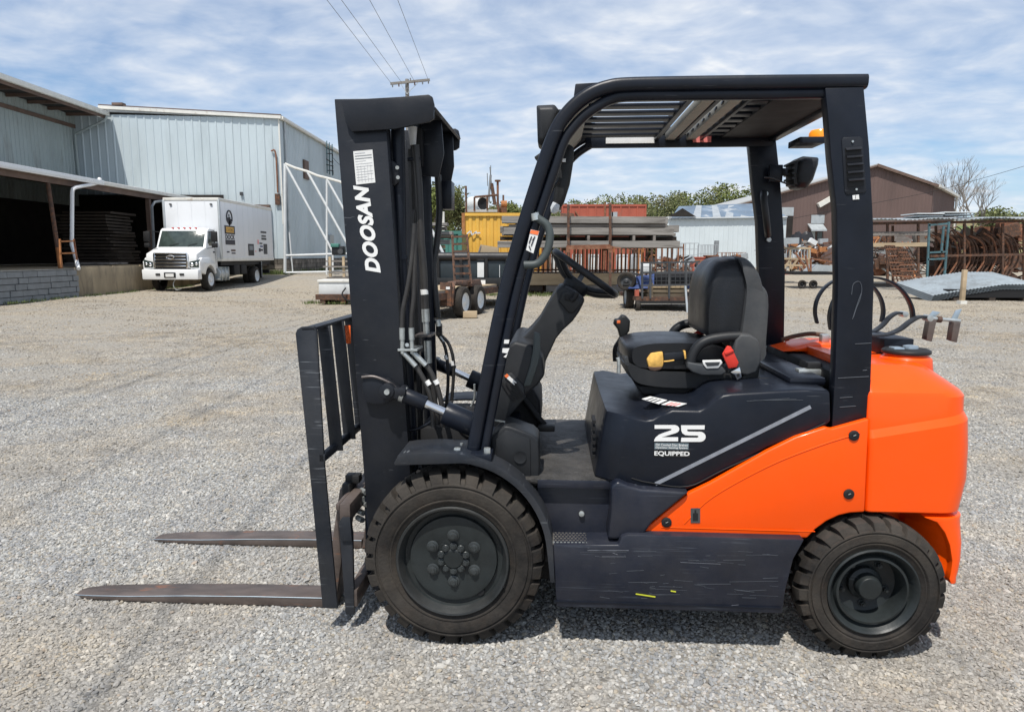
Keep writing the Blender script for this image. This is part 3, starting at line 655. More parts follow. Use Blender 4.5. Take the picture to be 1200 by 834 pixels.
for k in range(3): MB().bar(P(875 + 4 * k, 470 - k * .5, -.531), P(925 + 8 * k, 466.5 + k, -.531), .0008, .0012, up=(0, 0, 1)).build('scratch_mark', 'scratch_dull', hood, smooth=False)
# hood latches near the leg
for yy, cx0 in ((-.40, 948), (.36, 900)):
    p = on_z(cx0, 436 if yy < 0 else 408, 1.03)
    MB().box((p.x - .05, p.y - .03, 1.02), (p.x + .05, p.y + .02, 1.045)).build('hood_latch', 'zinc', hood, bevel=.005)
    MB().box((p.x - .01, p.y - .01, 1.045), (p.x + .05, p.y + .03, 1.07)).build('hood_latch', 'black', hood, bevel=.006)
# "25" number, drawn as strokes
def crop2(pts, ox=755, oy=485, k=13.906): return [(ox + a / k, oy + b / k) for a, b in pts]
def arcp(cx, cy, rx, ry, a0, a1, n=8): return [(cx + rx * math.cos(R(a0 + (a1 - a0) * i / n)), cy - ry * math.sin(R(a0 + (a1 - a0) * i / n))) for i in range(n + 1)]
two = [(168, 178), (480, 178)] + arcp(490, 243, 80, 65, 80, -62, 8) + [(500, 312), (280, 376), (550, 376), (550, 442), (160, 442)] + [(165, 415), (185, 380), (240, 335), (300, 310), (425, 268), (450, 250), (430, 238), (168, 238)]
five = [(598, 182), (985, 182), (980, 248), (700, 248), (697, 262), (705, 280), (730, 285), (880, 287)] + arcp(905, 368, 95, 82, 90, -90, 10) + [(596, 450), (604, 384), (860, 384), (880, 376), (885, 364), (875, 352), (850, 348), (720, 346), (665, 340), (620, 310), (602, 265)]
for nm, pp in (('numeral_two', two), ('numeral_five', five)):
    vs = PP(-.5315, *crop2(pp)); bm_ = MB(); f = bm_.bm.faces.new([bm_.bm.verts.new(v) for v in vs])
    r = bmesh.ops.extrude_face_region(bm_.bm, geom=bm_.bm.faces[:])
    for v in r['geom']:
        if isinstance(v, bmesh.types.BMVert): v.co.y -= .0015
    bm_.build(nm, 'white', hood, smooth=False)
a, b = P(*crop2([(168, 468)])[0], -.5315), P(*crop2([(720, 580)])[0], -.5315)
lb = MB().box((a.x, -.5325, b.z), (b.x, -.531, a.z)).build('grey_label', 'label_grey', hood, smooth=False)
hh = (a.z - b.z); ww = b.x - a.x
text_obj('label_text', 'Oil Cooled Disc Brakes', .02, 'sticker', lb, (a.x + .004, -.5335, b.z + hh * .55), (1, 0, 0), (0, 0, 1), width=ww - .008, height=hh * .34, offset=.0002, ext=.0003)
text_obj('label_text', 'Operator Sensing System', .02, 'sticker', lb, (a.x + .004, -.5335, b.z + hh * .06), (1, 0, 0), (0, 0, 1), width=ww - .008, height=hh * .38, offset=.0002, ext=.0003)
a, b = P(*crop2([(165, 600)])[0], -.5315), P(*crop2([(735, 692)])[0], -.5315)
MB().box((a.x - .002, -.5322, b.z - .002), (b.x + .002, -.531, a.z + .002)).build('label_backing', 'plastic_dark', lb, smooth=False)
text_obj('equipped_text', 'EQUIPPED', .03, 'white', lb, (a.x, -.5335, b.z), (1, 0, 0), (0, 0, 1), width=b.x - a.x, height=a.z - b.z, offset=.0006)
# mast lettering, reading upwards
ym = -.3535
p0, p1 = P(447, 318, ym), P(432, 214, ym)
d = (P(430.5, 214, ym) - P(431.5 + 14.5, 320, ym)); d.normalize()
dn = Vector((0, -1, 0)); rt = d.cross(-dn); rt = Vector((d.z, 0, -d.x)) * -1
bl = P(446.5, 319.5, ym)
ln_ = (P(446.5, 319.5, ym) - P(438.5, 214.5, ym)).length
text_obj('maker_lettering', 'DOOSAN', .09, 'white', mast, bl, d, Vector((-d.z, 0, d.x)), shear=.30, offset=.0043, space=1.08, width=ln_, height=.060)
st = MB().prism(PP(-.3525, (414, 177.5), (436.5, 175.5), (440, 214), (417.5, 216.5)), (0, -.0012, 0)).build('load_chart', 'sticker', mast, smooth=False)
for k in range(11):
    f = .07 + .08 * k
    A = Vector(P(414, 177.5, -.3542)).lerp(P(417.5, 216.5, -.3542), f); B = Vector(P(436.5, 175.5, -.3542)).lerp(P(440, 214, -.3542), f)
    MB().bar(A.lerp(B, .06), A.lerp(B, .93 if k % 3 else .6), .0004, .0028 if k < 3 else .0012, up=(0, 0, 1)).build('chart_line', 'block_grey' if k in (1, 2) else 'rim_lite', st, smooth=False)
for k in range(5):
    f = .15 + .17 * k
    A = Vector(P(415.6, 195, -.3544)).lerp(P(438, 193, -.3544), f); B = Vector(P(417.3, 214, -.3544)).lerp(P(439.5, 212, -.3544), f)
    MB().bar(A, B, .0004, .001, up=(1, 0, 0)).build('chart_line', 'rim_lite', st, smooth=False)
# ---- orange panel
arch = [(1013.5, 600), (996, 601), (983, 604), (969, 610.5), (956, 620), (946, 630.5)]
orange_px = [(750, 625), (783, 597), (808, 577.5), (833, 565.5), (900, 528), (933, 512), (968, 500.5), (975, 502.5), (1018.5, 490.5)] + arch
for yy in (-.555, .545):
    op = plate('side_panel', 'orange', yy, yy + (.03 if yy < 0 else .01), orange_px, FK, .007, seg=3)
    if yy < 0:
        for q in ((781, 611.5), (1000.5, 510), (994.5, 578.5)):
            c = P(*q, -.5555); MB().lathe([(.019, 0), (.019, -.004), (.016, -.006), (.007, -.006), (.006, -.003), (.003, -.003)], c, (0, 1, 0), n=20).build('panel_plug', 'black', op)
            MB().bar(c + Vector((-.004, -.0075, 0)), c + Vector((.005, -.0075, .004)), .002, .003).build('plug_slot', 'zinc', op)
        s_ = MB().prism(PP(-.5575, (809.5, 595.5), (820.5, 595), (820.5, 612.5), (809.5, 612.5)), (0, .002, 0)).build('fuse_label', 'plastic_grey', op, smooth=False)
        MB().prism(PP(-.5585, (812, 601), (818, 601), (818, 610), (812, 610)), (0, .001, 0)).build('fuse_symbol', 'black', s_, smooth=False)
        MB().prism(PP(-.5590, (814, 597.5), (816, 597.5), (816, 604), (814, 604)), (0, .0014, 0)).build('fuse_symbol', 'black', s_, smooth=False)
        # pressed swage along the upper edge
        e = cat_path(PP(-.5555, (802, 613), (835, 582), (900, 546), (960, 522), (1008, 507)), 5)
        MB().tube(e, .0022, 6).build('swage_line', 'orange', op)
        e = PP(-.5555, (775, 617.5), (955, 622.5)); MB().tube(e, .0018, 6).build('swage_line', 'orange', op)
# wheel arch interior
MB().box((.66, -.40, .30), (1.50, .40, .86)).build('engine_bay', 'black', FK, bevel=.01)
# ---- counterweight
def plan_ring(z, x0, x1, hw, rc, rf=.02, n=6):
    out = []
    for cx_c, cy_c, a0, r in ((x0, -hw, 180, rf), (x1, -hw, 270, rc), (x1, hw, 0, rc), (x0, hw, 90, rf)):
        ccx = cx_c + (r if cx_c == x0 else -r); ccy = cy_c + (r if cy_c < 0 else -r)
        for k in range(n + 1):
            a = R(a0 + 90 * k / n); out.append(Vector((ccx + r * math.cos(a), ccy + r * math.sin(a), z)))
    return out
sx = P(1019, 470, -.55).x; sb_ = P(1013.5, 600, -.55).x
def fx(z): return sb_ + .004 + (sx - sb_) * (z - .56) / .34
lv = [(.556, 1.888, .547, .09), (.561, 1.892, .552, .09), (.68, 1.912, .556, .10), (.80, 1.907, .557, .10), (.872, 1.897, .557, .10), (.900, 1.888, .542, .10), (.985, 1.893, .536, .11), (1.0, 1.886, .530, .12), (1.012, 1.872, .518, .12), (1.078, 1.795, .432, .12), (1.086, 1.78, .418, .12), (1.088, 1.76, .40, .12)]
mb = MB()
crease = lambda x: .81 + (x - 1.53) * .22
rings = []
for z, x1, hw, rc in lv:
    rr = plan_ring(z, fx(z), x1, hw, rc)
    if .86 < z < .91:
        for v in rr: v.z += (v.x - 1.72) * .19
    rings.append(rr)
mb.loft(rings)
cw = mb.build('counterweight', 'orange', FK, sharp=19)
# rear skirts left and right and the back wall
def skirt():
    rows = []
    for py, fxp, rxp in ((600.5, 1076, 1125), (606, 1090, 1124), (618, 1099, 1123), (632, 1104.5, 1121.5), (650, 1107.5, 1118), (663, 1106, 1115), (671, 1104, 1112.5), (677, 1106, 1111)):
        a, b = P(fxp, py, -.5), P(rxp, py, -.46); rows.append((a.z, a.x, b.x - .010))
    return rows
rings = []
for z, a, b in skirt():
    r = min(.09, (b - a) * .9)
    rg = []
    ins = .55
    for k in range(7):
        t = R(90 * k / 6); rg.append(Vector((b - r * (1 - math.sin(t)), -ins + r * (1 - math.cos(t)), z)))
    rg = [Vector((a, -ins, z)), ] + rg + [Vector((b, 0, z))] + [Vector((v.x, -v.y, v.z)) for v in reversed(rg)] + [Vector((a, ins, z)), Vector((a, ins - .03, z)), Vector((b - .16, ins - .15, z)), Vector((b - .16, -ins + .15, z)), Vector((a, -ins + .03, z))]
    rings.append(rg)
MB().loft(rings).build('counterweight_skirt', 'orange', cw, bevel=.004)
MB().box((1.36, -.36, .30), (1.80, .36, .575)).build('counterweight_core', 'orange', cw, bevel=.02)
MB().box((1.30, -.365, .28), (1.40, .365, .58)).build('axle_mount', 'black', FK, bevel=.01)
# filler bump, cap, seam strip between hood and counterweight
fb = P(1066, 416, -.30)
MB().lathe([(.10, -.06), (.092, .0), (.078, .012), (.0785, .016), (.02, .018)], (fb.x, -.27, 1.093), (0, 0, 1), n=28).build('filler_bump', 'orange', cw, bevel=.004)
cap = MB().lathe([(.088, 0), (.088, .012), (.078, .018), (.02, .018)], (fb.x, -.27, 1.111), (0, 0, 1), n=28).build('filler_cap', 'plastic_dark', cw, bevel=.002)
MB().lathe([(.03, 0), (.028, .018), (.01, .022)], (fb.x + .02, -.26, 1.12), (0, 0, 1), n=12).build('cap_hinge', 'alu', cap)
MB().box((fb.x - .06, -.30, 1.12), (fb.x - .02, -.25, 1.135)).build('cap_hinge', 'alu', cap, bevel=.003)
bxp('seam_strip', 'black', (1.43, -.52, .93), (1.53, .45, 1.055), cw, .012)
bxp('grille_plate', 'alu', (1.545, -.34, 1.066), (1.70, -.12, 1.078), cw, .004)
# cradle for the gas bottle
crd = MB().box((P(1022, 400, -.05).x, -.16, 1.07), (P(1056, 400, -.05).x, .16, 1.155)).build('cradle_base', 'paint_dark', FK, bevel=.006)
MB().box((1.60, -.20, 1.062), (1.78, .20, 1.085)).build('cradle_foot', 'paint_dark', crd, bevel=.004)
def flatband(pts, y, wdt, th, name, m, parent, n=6):
    path = cat_path([Vector((P(a, b, y).x, y, P(a, b, y).z)) for a, b in pts], n); rings = []
    for i, p in enumerate(path):
        d = (path[min(i + 1, len(path) - 1)] - path[max(i - 1, 0)]).normalized(); u = Vector((-d.z, 0, d.x)) * th / 2; v = Vector((0, wdt / 2, 0))
        rings.append([p - u - v, p + u - v, p + u + v, p - u + v])
    return MB().loft(rings).build(name, m, parent, bevel=.001)
import math as _m
def hoop_pts(cx, cy, r, a0, a1, n=12): return [(cx + r * _m.cos(R(a0 + (a1 - a0) * k / n)), cy - r * _m.sin(R(a0 + (a1 - a0) * k / n))) for k in range(n + 1)]
flatband(hoop_pts(1021, 374, 49, 195, -2), -.12, .035, .008, 'bottle_hoop', 'paint_dark', crd)
flatband(hoop_pts(995, 365, 40, 200, -18), .16, .035, .008, 'bottle_hoop', 'paint_dark', crd)
flatband([(1010, 392), (1023, 393), (1040, 391.5), (1054, 386), (1066, 377), (1076, 371.5), (1085, 371)], -.16, .04, .009, 'strap_arm', 'paint_scuffed', crd)
flatband([(1010, 386), (1023, 388), (1034, 381), (1042, 372), (1051, 366.5), (1058, 367)], .12, .04, .009, 'strap_arm', 'paint_scuffed', crd)
for q, y in (((1087, 372.5), -.16), ((1058.5, 368), .12)):
    p = P(*q, y); MB().cyl((p.x, y - .024, p.z), (p.x, y + .024, p.z), .013, 14).build('strap_eye', 'zinc', crd, bevel=.001)
p1, p2 = P(1090, 373, -.1), P(1125, 376, -.1)
MB().cyl(p1, p2, .008, 10).build('clamp_bolt', 'zinc', crd)
MB().cyl(P(1098, 374, -.1), P(1103, 374.5, -.1), .013, 8).build('clamp_nut', 'rust', crd)
for k, (a, b, c, d_) in enumerate((((1086, 397.5), (1091, 374), (1095, 364.5), (1104, 366)), ((1115, 398.5), (1119, 377), (1122, 364), (1129, 362)))):
    A, B, C, D = P(*a, -.1), P(*b, -.1), P(*c, -.1), P(*d_, -.1)
    MB().hexa([A + Vector((-.012, -.02, 0)), A + Vector((.012, -.02, -.008)), A + Vector((.012, .02, -.008)), A + Vector((-.012, .02, 0)), B + Vector((-.014, -.02, 0)), B + Vector((.014, -.02, 0)), B + Vector((.014, .02, 0)), B + Vector((-.014, .02, 0))]).build('clamp_blade', 'fork_steel', crd, bevel=.002)
    MB().prism([B + Vector((-.014, .01, 0)), B + Vector((.012, .01, .0)), D + Vector((0, .01, 0)), C + Vector((0, .01, 0))], (0, .006, 0)).build('clamp_plate', 'alu', crd, bevel=.001)
hose([(916, 398, .2), (930, 394, .2), (950, 391, .2), (968, 393, .2)], .010, .2, name='gas_hose', m='rust', parent=crd)
MB().box(P(963, 402, .15), P(973, 392, .15) + Vector((0, .04, 0))).build('hose_coupling', 'zinc', crd, bevel=.004)
MB().prism([Vector((1.40, .10, 1.06)), Vector((1.55, .10, 1.10)), Vector((1.75, .10, 1.10)), Vector((1.8, .10, 1.06))], (0, .25, 0)).build('deck_hump', 'orange', cw, bevel=.02)

# ---- dash and cowl
def body(name, m, pts, y0, y1, inset=.2, parent=FK, bevel=.012, seg=3, hw=None, **k):
    p = PP(y0, *pts); c = sum(p, Vector()) / len(p); dd = abs(y1 - y0); e = min(.03, dd * .25)
    f = lambda q, s, y: Vector((c.x + (q.x - c.x) * s, y, c.z + (q.z - c.z) * s))
    return MB().loft([[f(q, 1 - inset * .35, y0) for q in p], [f(q, 1, y0 + e) for q in p], [f(q, 1, y1 - e) for q in p], [f(q, 1 - inset * .35, y1) for q in p]]).build(name, m, parent, bevel=bevel, seg=seg, **k)
dash = body('steering_column', 'plastic', [(662, 334), (674, 340), (684.5, 349), (685.5, 353), (679, 366), (671, 377), (660, 387), (652, 397), (644, 414), (639, 425), (638, 432), (630, 448), (600, 452), (592, 442), (604, 399), (611, 396.5), (622, 386), (632, 374), (641, 358), (651, 341), (656, 335)], -.13, .16, .12)
pod = body('switch_pod', 'plastic_dark', [(659, 343), (666, 341), (679, 351), (681, 356), (672, 367), (666, 366), (655, 353)], -.142, -.12, .1, dash, .003)
MB().box(P(662, 352, -.15), P(669, 345, -.15) + Vector((0, .015, 0))).build('switch_recess', 'black', pod, bevel=.002)
px_tube('column_lever', 'black', [(669, 352), (673, 349), (676, 343)], .011, -.15, pod)
body('dash_fairing', 'plastic', [(603.5, 399), (624, 404), (636, 418), (638.5, 440), (630, 452), (618, 462), (598, 487), (577, 509), (575, 470), (586, 440), (590, 425), (596, 404)], -.30, .30, .1, dash)
MB().prism(PP(-.31, (626, 389), (633, 391.5), (633.5, 410), (631, 425), (622, 452), (613, 453), (621, 428), (624, 412)), (0, .03, 0)).build('cowl_handle', 'handle_green', dash, bevel=.006)
MB().prism(PP(-.31, (578, 442), (600, 436), (614, 452), (616, 466), (598, 487), (577, 510)), (0, .05, 0)).build('vent_panel', 'plastic', dash, bevel=.01)
for k in range(4):
    a = (588 + 5.0 * k, 452 + 0 * k); b = (602 + 4.2 * k, 475 - 1.5 * k)
    MB().bar(P(a[0], a[1] - 4, -.314), P(b[0], b[1] - 5, -.314), .006, .008, up=(0, 1, 0)).build('vent_slot', 'black', dash)
lb2 = MB().bar(P(594, 440.5, -.316), P(604, 449.5, -.316), .003, .014, up=(0, 0, 1)).build('label_strip', 'sticker', dash, smooth=False)
MB().bar(P(592.6, 439, -.317), P(595, 441.5, -.317), .003, .014, up=(0, 0, 1)).build('label_strip', 'sticker_orange', dash, smooth=False)
cow = body('cowl_side_cover', 'plastic', [(575, 512), (591, 498.5), (598, 499.5), (624, 509), (631.5, 516), (632.5, 545), (631, 571), (612, 568), (576, 545)], -.47, -.30, .04, FK, .008)
MB().prism(PP(-.478, (581, 515), (592, 504), (598, 505), (621, 514), (622, 560), (606, 560), (582, 541)), (0, .008, 0)).build('cover_panel', 'plastic', cow, bevel=.003)
c = P(609.5, 535.5, -.48); MB().lathe([(.024, 0), (.024, -.004), (.021, -.003), (.004, -.003)], c, (0, 1, 0), n=24).build('round_plug', 'plastic', cow)
for q in ((585.5, 541), (609.5, 556)):
    c = P(*q, -.478); MB().cyl(c, c - Vector((0, .008, 0)), .010, 12).build('bolt', 'zinc', cow, bevel=.002)
MB().bar(P(573, 491, -.40), P(592, 494, -.40), .006).build('cowl_trim', 'zinc', cow)
px_tube('brake_pedal', 'black', [(607, 462), (616, 470), (628, 486), (640, 500)], .014, -.05, dash)
MB().box(P(630, 506, -.1), P(650, 499, -.1) + Vector((0, .08, 0))).build('pedal_pad', 'plastic_dark', dash, bevel=.006)
body('inner_cowl', 'black', [(575, 475), (600, 452), (625, 455), (633, 470), (634, 498), (625, 508), (580, 512)], -.02, .42, .1, dash)
bxp('front_bulkhead', 'paint_dark', (P(567, 520, -.3).x, -.46, .50), (P(606, 520, -.3).x, .46, .80), FK, .01)
px_tube('loose_hose', 'hose', [(536, 480), (538, 500), (545, 508), (552, 512)], .009, -.25, FK)
px_tube('loose_hose', 'hose', [(528, 470), (530, 500), (534, 530)], .011, -.1, FK)
px_tube('lever_rod', 'zinc', [(541, 519), (541, 527), (545, 531)], .006, -.48, FK)
px_tube('lever_rod', 'zinc', [(556, 450), (556, 466), (552, 476)], .005, .1, FK)
bxp('hydraulic_block', 'black', (P(500, 500, -.1).x, -.25, .55), (P(560, 500, -.1).x, .25, .78), FK, .01)
# steering wheel
s1, s2 = P(651, 295, 0), P(721, 345, 0); ctr = (s1 + s2) / 2; rad = (s1 - s2).length / 2; ax1 = (s2 - s1).normalized(); ax2 = Vector((0, 1, 0)); nrm = ax1.cross(ax2)
if nrm.z > 0: nrm = -nrm
sw = MB().tube([ctr + (ax1 * math.cos(2 * math.pi * k / 40) + ax2 * math.sin(2 * math.pi * k / 40)) * rad for k in range(40)], .0155, 10, closed=True).build('steering_wheel', 'vinyl', FK)
hub = ctr + nrm * .06
for a in (90, 210, 330):
    e = ctr + (ax1 * math.cos(R(a)) + ax2 * math.sin(R(a))) * rad
    MB().tube(cat_path([hub, hub.lerp(e, .5) + nrm * .012, e], 5), .013, 8).build('spoke', 'plastic', sw)
e = ctr + ax1 * rad
MB().tube(cat_path([hub, hub.lerp(e, .5) + nrm * .02, e], 5), .018, 8).build('spoke', 'plastic', sw)
MB().tube(cat_path([hub, hub.lerp(ctr - ax1 * rad, .5) + nrm * .02, ctr - ax1 * rad], 5), .018, 8).build('spoke', 'plastic', sw)
MB().lathe([(.05, -.02), (.062, 0), (.05, .05), (.034, .12), (.030, .16)], hub, nrm, n=20).build('steering_hub', 'plastic', sw, bevel=.003)
# lever to the right of the wheel
jl = px_tube('control_lever', 'plastic_dark', [(722, 423), (722, 409), (727, 400), (730, 395)], .016, .22, FK)
body('lever_grip', 'plastic_dark', [(729, 369), (734, 370), (739, 376), (738, 388), (732, 397), (727, 397), (724, 386), (719, 380), (721, 374), (725, 374)], .19, .25, .3, jl, .006)
MB().box(P(723, 379, .188), P(727, 375.5, .188) + Vector((0, .004, 0))).build('grip_button', 'sticker_orange', jl, bevel=.001)
px_tube('tilt_lever', 'zinc', [(725, 437), (725, 424), (724, 419)], .008, -.25, FK)
# ---- seat
YN, YF = -.24, .24
def seatpart(name, m, pts, y0, y1, parent, inset=.15, bevel=.015, lv=(0, .06, .2, .8, .94, 1), **k):
    p = PP(y0, *pts); c = sum(p, Vector()) / len(p); rings = []
    for t in lv:
        s = 1 - inset * (abs(t - .5) * 2) ** 4
        rings.append([Vector((c.x + (q.x - c.x) * s, y0 + (y1 - y0) * t, c.z + (q.z - c.z) * s)) for q in cat_path(p, 3, True)])
    return MB().loft(rings).build(name, m, parent, bevel=0, **k)
seat = seatpart('seat', 'plastic', [(731, 430), (737, 426), (760, 434), (830, 437), (888, 440), (892, 446), (886, 453), (850, 455), (790, 455), (756, 452), (740, 446)], YN, YF, FK, .06)
seatpart('cushion', 'vinyl', [(733, 422), (733, 411), (738, 405), (760, 400), (810, 399), (850, 404), (860, 414), (858, 428), (820, 434), (780, 435), (745, 433), (736, 428)], YN + .015, YF - .015, seat, .16, lv=(0, .03, .08, .16, .3, .5, .7, .84, .92, .97, 1))
seatpart('cushion_front_trim', 'plastic_grey', [(732, 420), (738, 416), (741, 424), (740, 430), (733, 428)], YN + .05, YF - .05, seat, .1)
# backrest: vinyl front, grey shell
def bk(pts, ys, parent, name, m, sc):
    p = cat_path([P(a, b, -.19) for a, b in pts], 3, True); c = sum(p, Vector()) / len(p); rings = []
    zlo = min(v.z for v in p); zhi = max(v.z for v in p)
    for y, s in zip(ys, sc):
        rings.append([Vector((c.x + (q.x - c.x) * (s if q.x < c.x else 1), y, zlo + (q.z - zlo) * (1 - (1 - s) * .9))) for q in p])
    return MB().loft(rings).build(name, m, parent)
ys = (-.215, -.205, -.17, -.10, -.03, .03, .10, .17, .205, .215)
bk([(826, 392), (824, 378), (824.5, 352), (829, 325), (838, 308), (850, 302), (864, 301), (874, 306), (880, 322), (880, 350), (876, 380), (872, 395), (850, 400)], ys, seat, 'backrest', 'vinyl', (.80, .88, .96, 1.0, .97, .97, 1.0, .96, .88, .80))
bk([(866, 302), (876, 303), (886, 315), (891, 332), (895, 336), (897, 350), (894, 395), (892, 418), (868, 425), (864, 398), (870, 350), (871, 325)], [y * 1.0 for y in (-.235, -.228, -.19, -.1, 0, .1, .19, .228, .235)], seat, 'backrest_shell', 'plastic_grey', (.90, .95, .99, 1, 1, 1, .99, .95, .90))
body('seat_hip_cover', 'plastic_grey', [(862, 398), (868, 391), (880, 392), (889, 398), (893, 410), (892, 425), (887, 437), (876, 441), (862, 438), (858, 420)], YN - .05, YN + .03, .12, seat, .008)
body('recliner_housing', 'plastic_dark', [(872, 436), (892, 424), (889, 444), (880, 452), (866, 452)], YN - .02, YN + .05, .1, seat, .006)
body('belt_side_guard', 'plastic_grey', [(806, 424), (822, 427), (846, 428), (852, 436), (846, 440), (822, 440), (811, 436), (805, 431)], YN - .055, YN, .06, seat, .006)
px_tube('belt_guard_bar', 'plastic', [(809, 428), (812, 415), (820, 404), (832, 398), (850, 395), (868, 394)], .0205, YN - .025, seat)
px_tube('armrest', 'plastic', [(785, 400), (789, 389), (797, 382), (808, 379), (830, 378.5)], .021, YF + .02, seat)
MB().prism(PP(YN - .060, (823, 422), (845, 421.5), (847, 425), (842, 431.5), (828, 432), (824, 427)), (0, .006, 0)).build('side_window', 'sticker', seat, bevel=.004)
MB().prism(PP(YN - .063, (826, 424.5), (844, 424), (842, 428), (829, 429)), (0, .004, 0)).build('side_window_slot', 'plastic_grey', seat, bevel=.003)
rb = MB().prism(PP(YN - .07, (852.5, 405), (857, 406), (866, 425), (863.5, 430.5), (854, 432), (846.5, 415)), (0, .012, 0)).build('belt_webbing', 'red_belt', seat, bevel=.004)
MB().prism(PP(YN - .075, (849, 413), (859, 409), (860.5, 412), (850.5, 416.5)), (0, .008, 0)).build('belt_fold', 'red_belt', rb, bevel=.003)
MB().prism(PP(YN - .072, (856, 436), (867, 430), (869.5, 442), (864, 445), (861, 439)), (0, .004, 0)).build('belt_tongue', 'chrome', seat, bevel=.0015)
MB().prism(PP(YN - .074, (863, 438.5), (866.5, 437.5), (867, 441), (864, 442)), (0, .003, 0)).build('tongue_slot', 'black', seat)
px_tube('belt_webbing', 'red_belt', [(812, 397), (817, 392), (823, 389)], .016, .20, seat)
mb = MB(); mb.prism(PP(YN - .0, (758, 421), (763, 414), (777, 412), (778, 424), (777, 430), (768, 432), (760, 430)), (0, .03, 0)); mb.build('torn_foam', 'foam', seat, bevel=.006, label='yellow foam showing through the torn seat cover')
MB().prism(PP(YN - .002, (759, 430), (776, 429.5), (775, 433), (768, 435), (762, 434)), (0, .02, 0)).build('foam_underside', 'rust', seat, bevel=.004)
MB().prism(PP(YN + .002, (778, 414), (804, 412), (804, 421), (778, 424)), (0, .02, 0)).build('tape_patch', 'paint_mast', seat, bevel=.005)
MB().prism(PP(YN - .003, (801, 411), (803.5, 411), (804.5, 420), (802.5, 421)), (0, .02, 0)).build('tape_edge', 'foam', seat, bevel=.002)
px_tube('seam_tear', 'foam', [(778, 423.5), (784, 423), (790, 422)], .003, YN - .001, seat)
body('seat_slider', 'black', [(745, 452), (880, 454), (876, 466), (752, 462)], YN + .03, YF - .03, .05, seat, .006)
# backrest seams
for yy in (-.115, .115):
    MB().tube(cat_path([Vector((P(a, b, yy).x - .002, yy * .8, P(a, b, yy).z)) for a, b in ((825, 385), (824.5, 352), (830, 325), (842, 307))], 5), .003, 6).build('seam', 'plastic_dark', seat)
# ================================================================ ground: compacted stone with loose gravel on it
def ground_mat():
    m = bpy.data.materials.new('ground'); m.use_nodes = True; MT['ground'] = m
    t = m.node_tree; b = t.nodes['Principled BSDF']; tc = N(t, 'ShaderNodeTexCoord'); v = tc.outputs['Object']
    big = noise(t, v, .11, 5, .6, .6); big2 = noise(t, v, .45, 5, .6, .5, off=(3, 8, 0)); sp = noise(t, v, 26, 3, .7); sp2 = noise(t, v, 7, 5, .75, off=(5, 1, 2))
    c = mix(t, ramp(t, sp, [(.32, 0.0), (.68, 1.0)]), (.13, .125, .115), (.42, .405, .37))
    tan = mix(t, ramp(t, sp2, [(.3, 0.0), (.7, 1.0)]), (.20, .165, .115), (.50, .43, .32))
    sepn = N(t, 'ShaderNodeSeparateXYZ'); t.links.new(v, sepn.inputs[0])
    far = ramp(t, M(t, 'MULTIPLY', sepn.outputs[1], .02), [(.13, 0.0), (.42, 1.0)])   # the yard is dusty clay away from the fresh gravel
    f = M(t, 'ADD', M(t, 'MULTIPLY', ramp(t, big, [(.38, 0.0), (.62, 1.0)]), .55), M(t, 'MULTIPLY', ramp(t, big2, [(.4, 0.0), (.6, 1.0)]), .45))
    f = M(t, 'MULTIPLY', M(t, 'ADD', f, M(t, 'MULTIPLY', far, .25)), M(t, 'ADD', M(t, 'MULTIPLY', far, .62), .38))
    c = mix(t, f, c, tan)
    vor = N(t, 'ShaderNodeTexVoronoi', _Scale=48.0); t.links.new(v, vor.inputs['Vector'])
    c = mix(t, .28, c, mix(t, ramp(t, vor.outputs['Distance'], [(.1, 1.0), (.7, 0.0)]), (.12, .11, .10), (.55, .53, .49)))
    t.links.new(c, b.inputs['Base Color']); b.inputs['Roughness'].default_value = .95; b.inputs['Specular IOR Level'].default_value = .2
    bn = N(t, 'ShaderNodeBump', _Strength=.9, _Distance=.02)
    h = M(t, 'ADD', M(t, 'MULTIPLY', vor.outputs['Distance'], -.6), M(t, 'ADD', M(t, 'MULTIPLY', sp, .6), M(t, 'MULTIPLY', sp2, 1.6)))
    t.links.new(h, bn.inputs['Height']); t.links.new(bn.outputs[0], b.inputs['Normal'])
ground_mat()
def yard_height(x, y):
    f = min(1, max(0, (y - 9) / 8)); u = min(1, max(0, (y - 33) / 11))
    return .5 * u * u * (3 - 2 * u) + f * (1 - u) * (.03 * math.sin(x * .5 + 1) * math.sin(y * .37) + .02 * math.sin(x * 1.3) * math.sin(y * 1.1 + 2))
bm = bmesh.new(); xs = [-1500, -300, -90] + [-40 + i * 1.0 for i in range(81)] + [90, 300, 1500]; ys = [-300, -40, -6] + [i * 1.0 for i in range(0, 46)] + [60, 90, 140, 300, 800, 2600]
gv = [[bm.verts.new((x, y, yard_height(x, y) if y < 46 else .5)) for x in xs] for y in ys]
for j in range(len(ys) - 1):
    for i in range(len(xs) - 1): bm.faces.new([gv[j][i], gv[j][i + 1], gv[j + 1][i + 1], gv[j + 1][i]])
me = bpy.data.meshes.new('ground'); bm.to_mesh(me); bm.free(); me.materials.append(MT['ground']); me.shade_smooth()
tag(bpy.data.objects.new('ground', me), kind='structure'); COL.objects.link(bpy.data.objects['ground'])

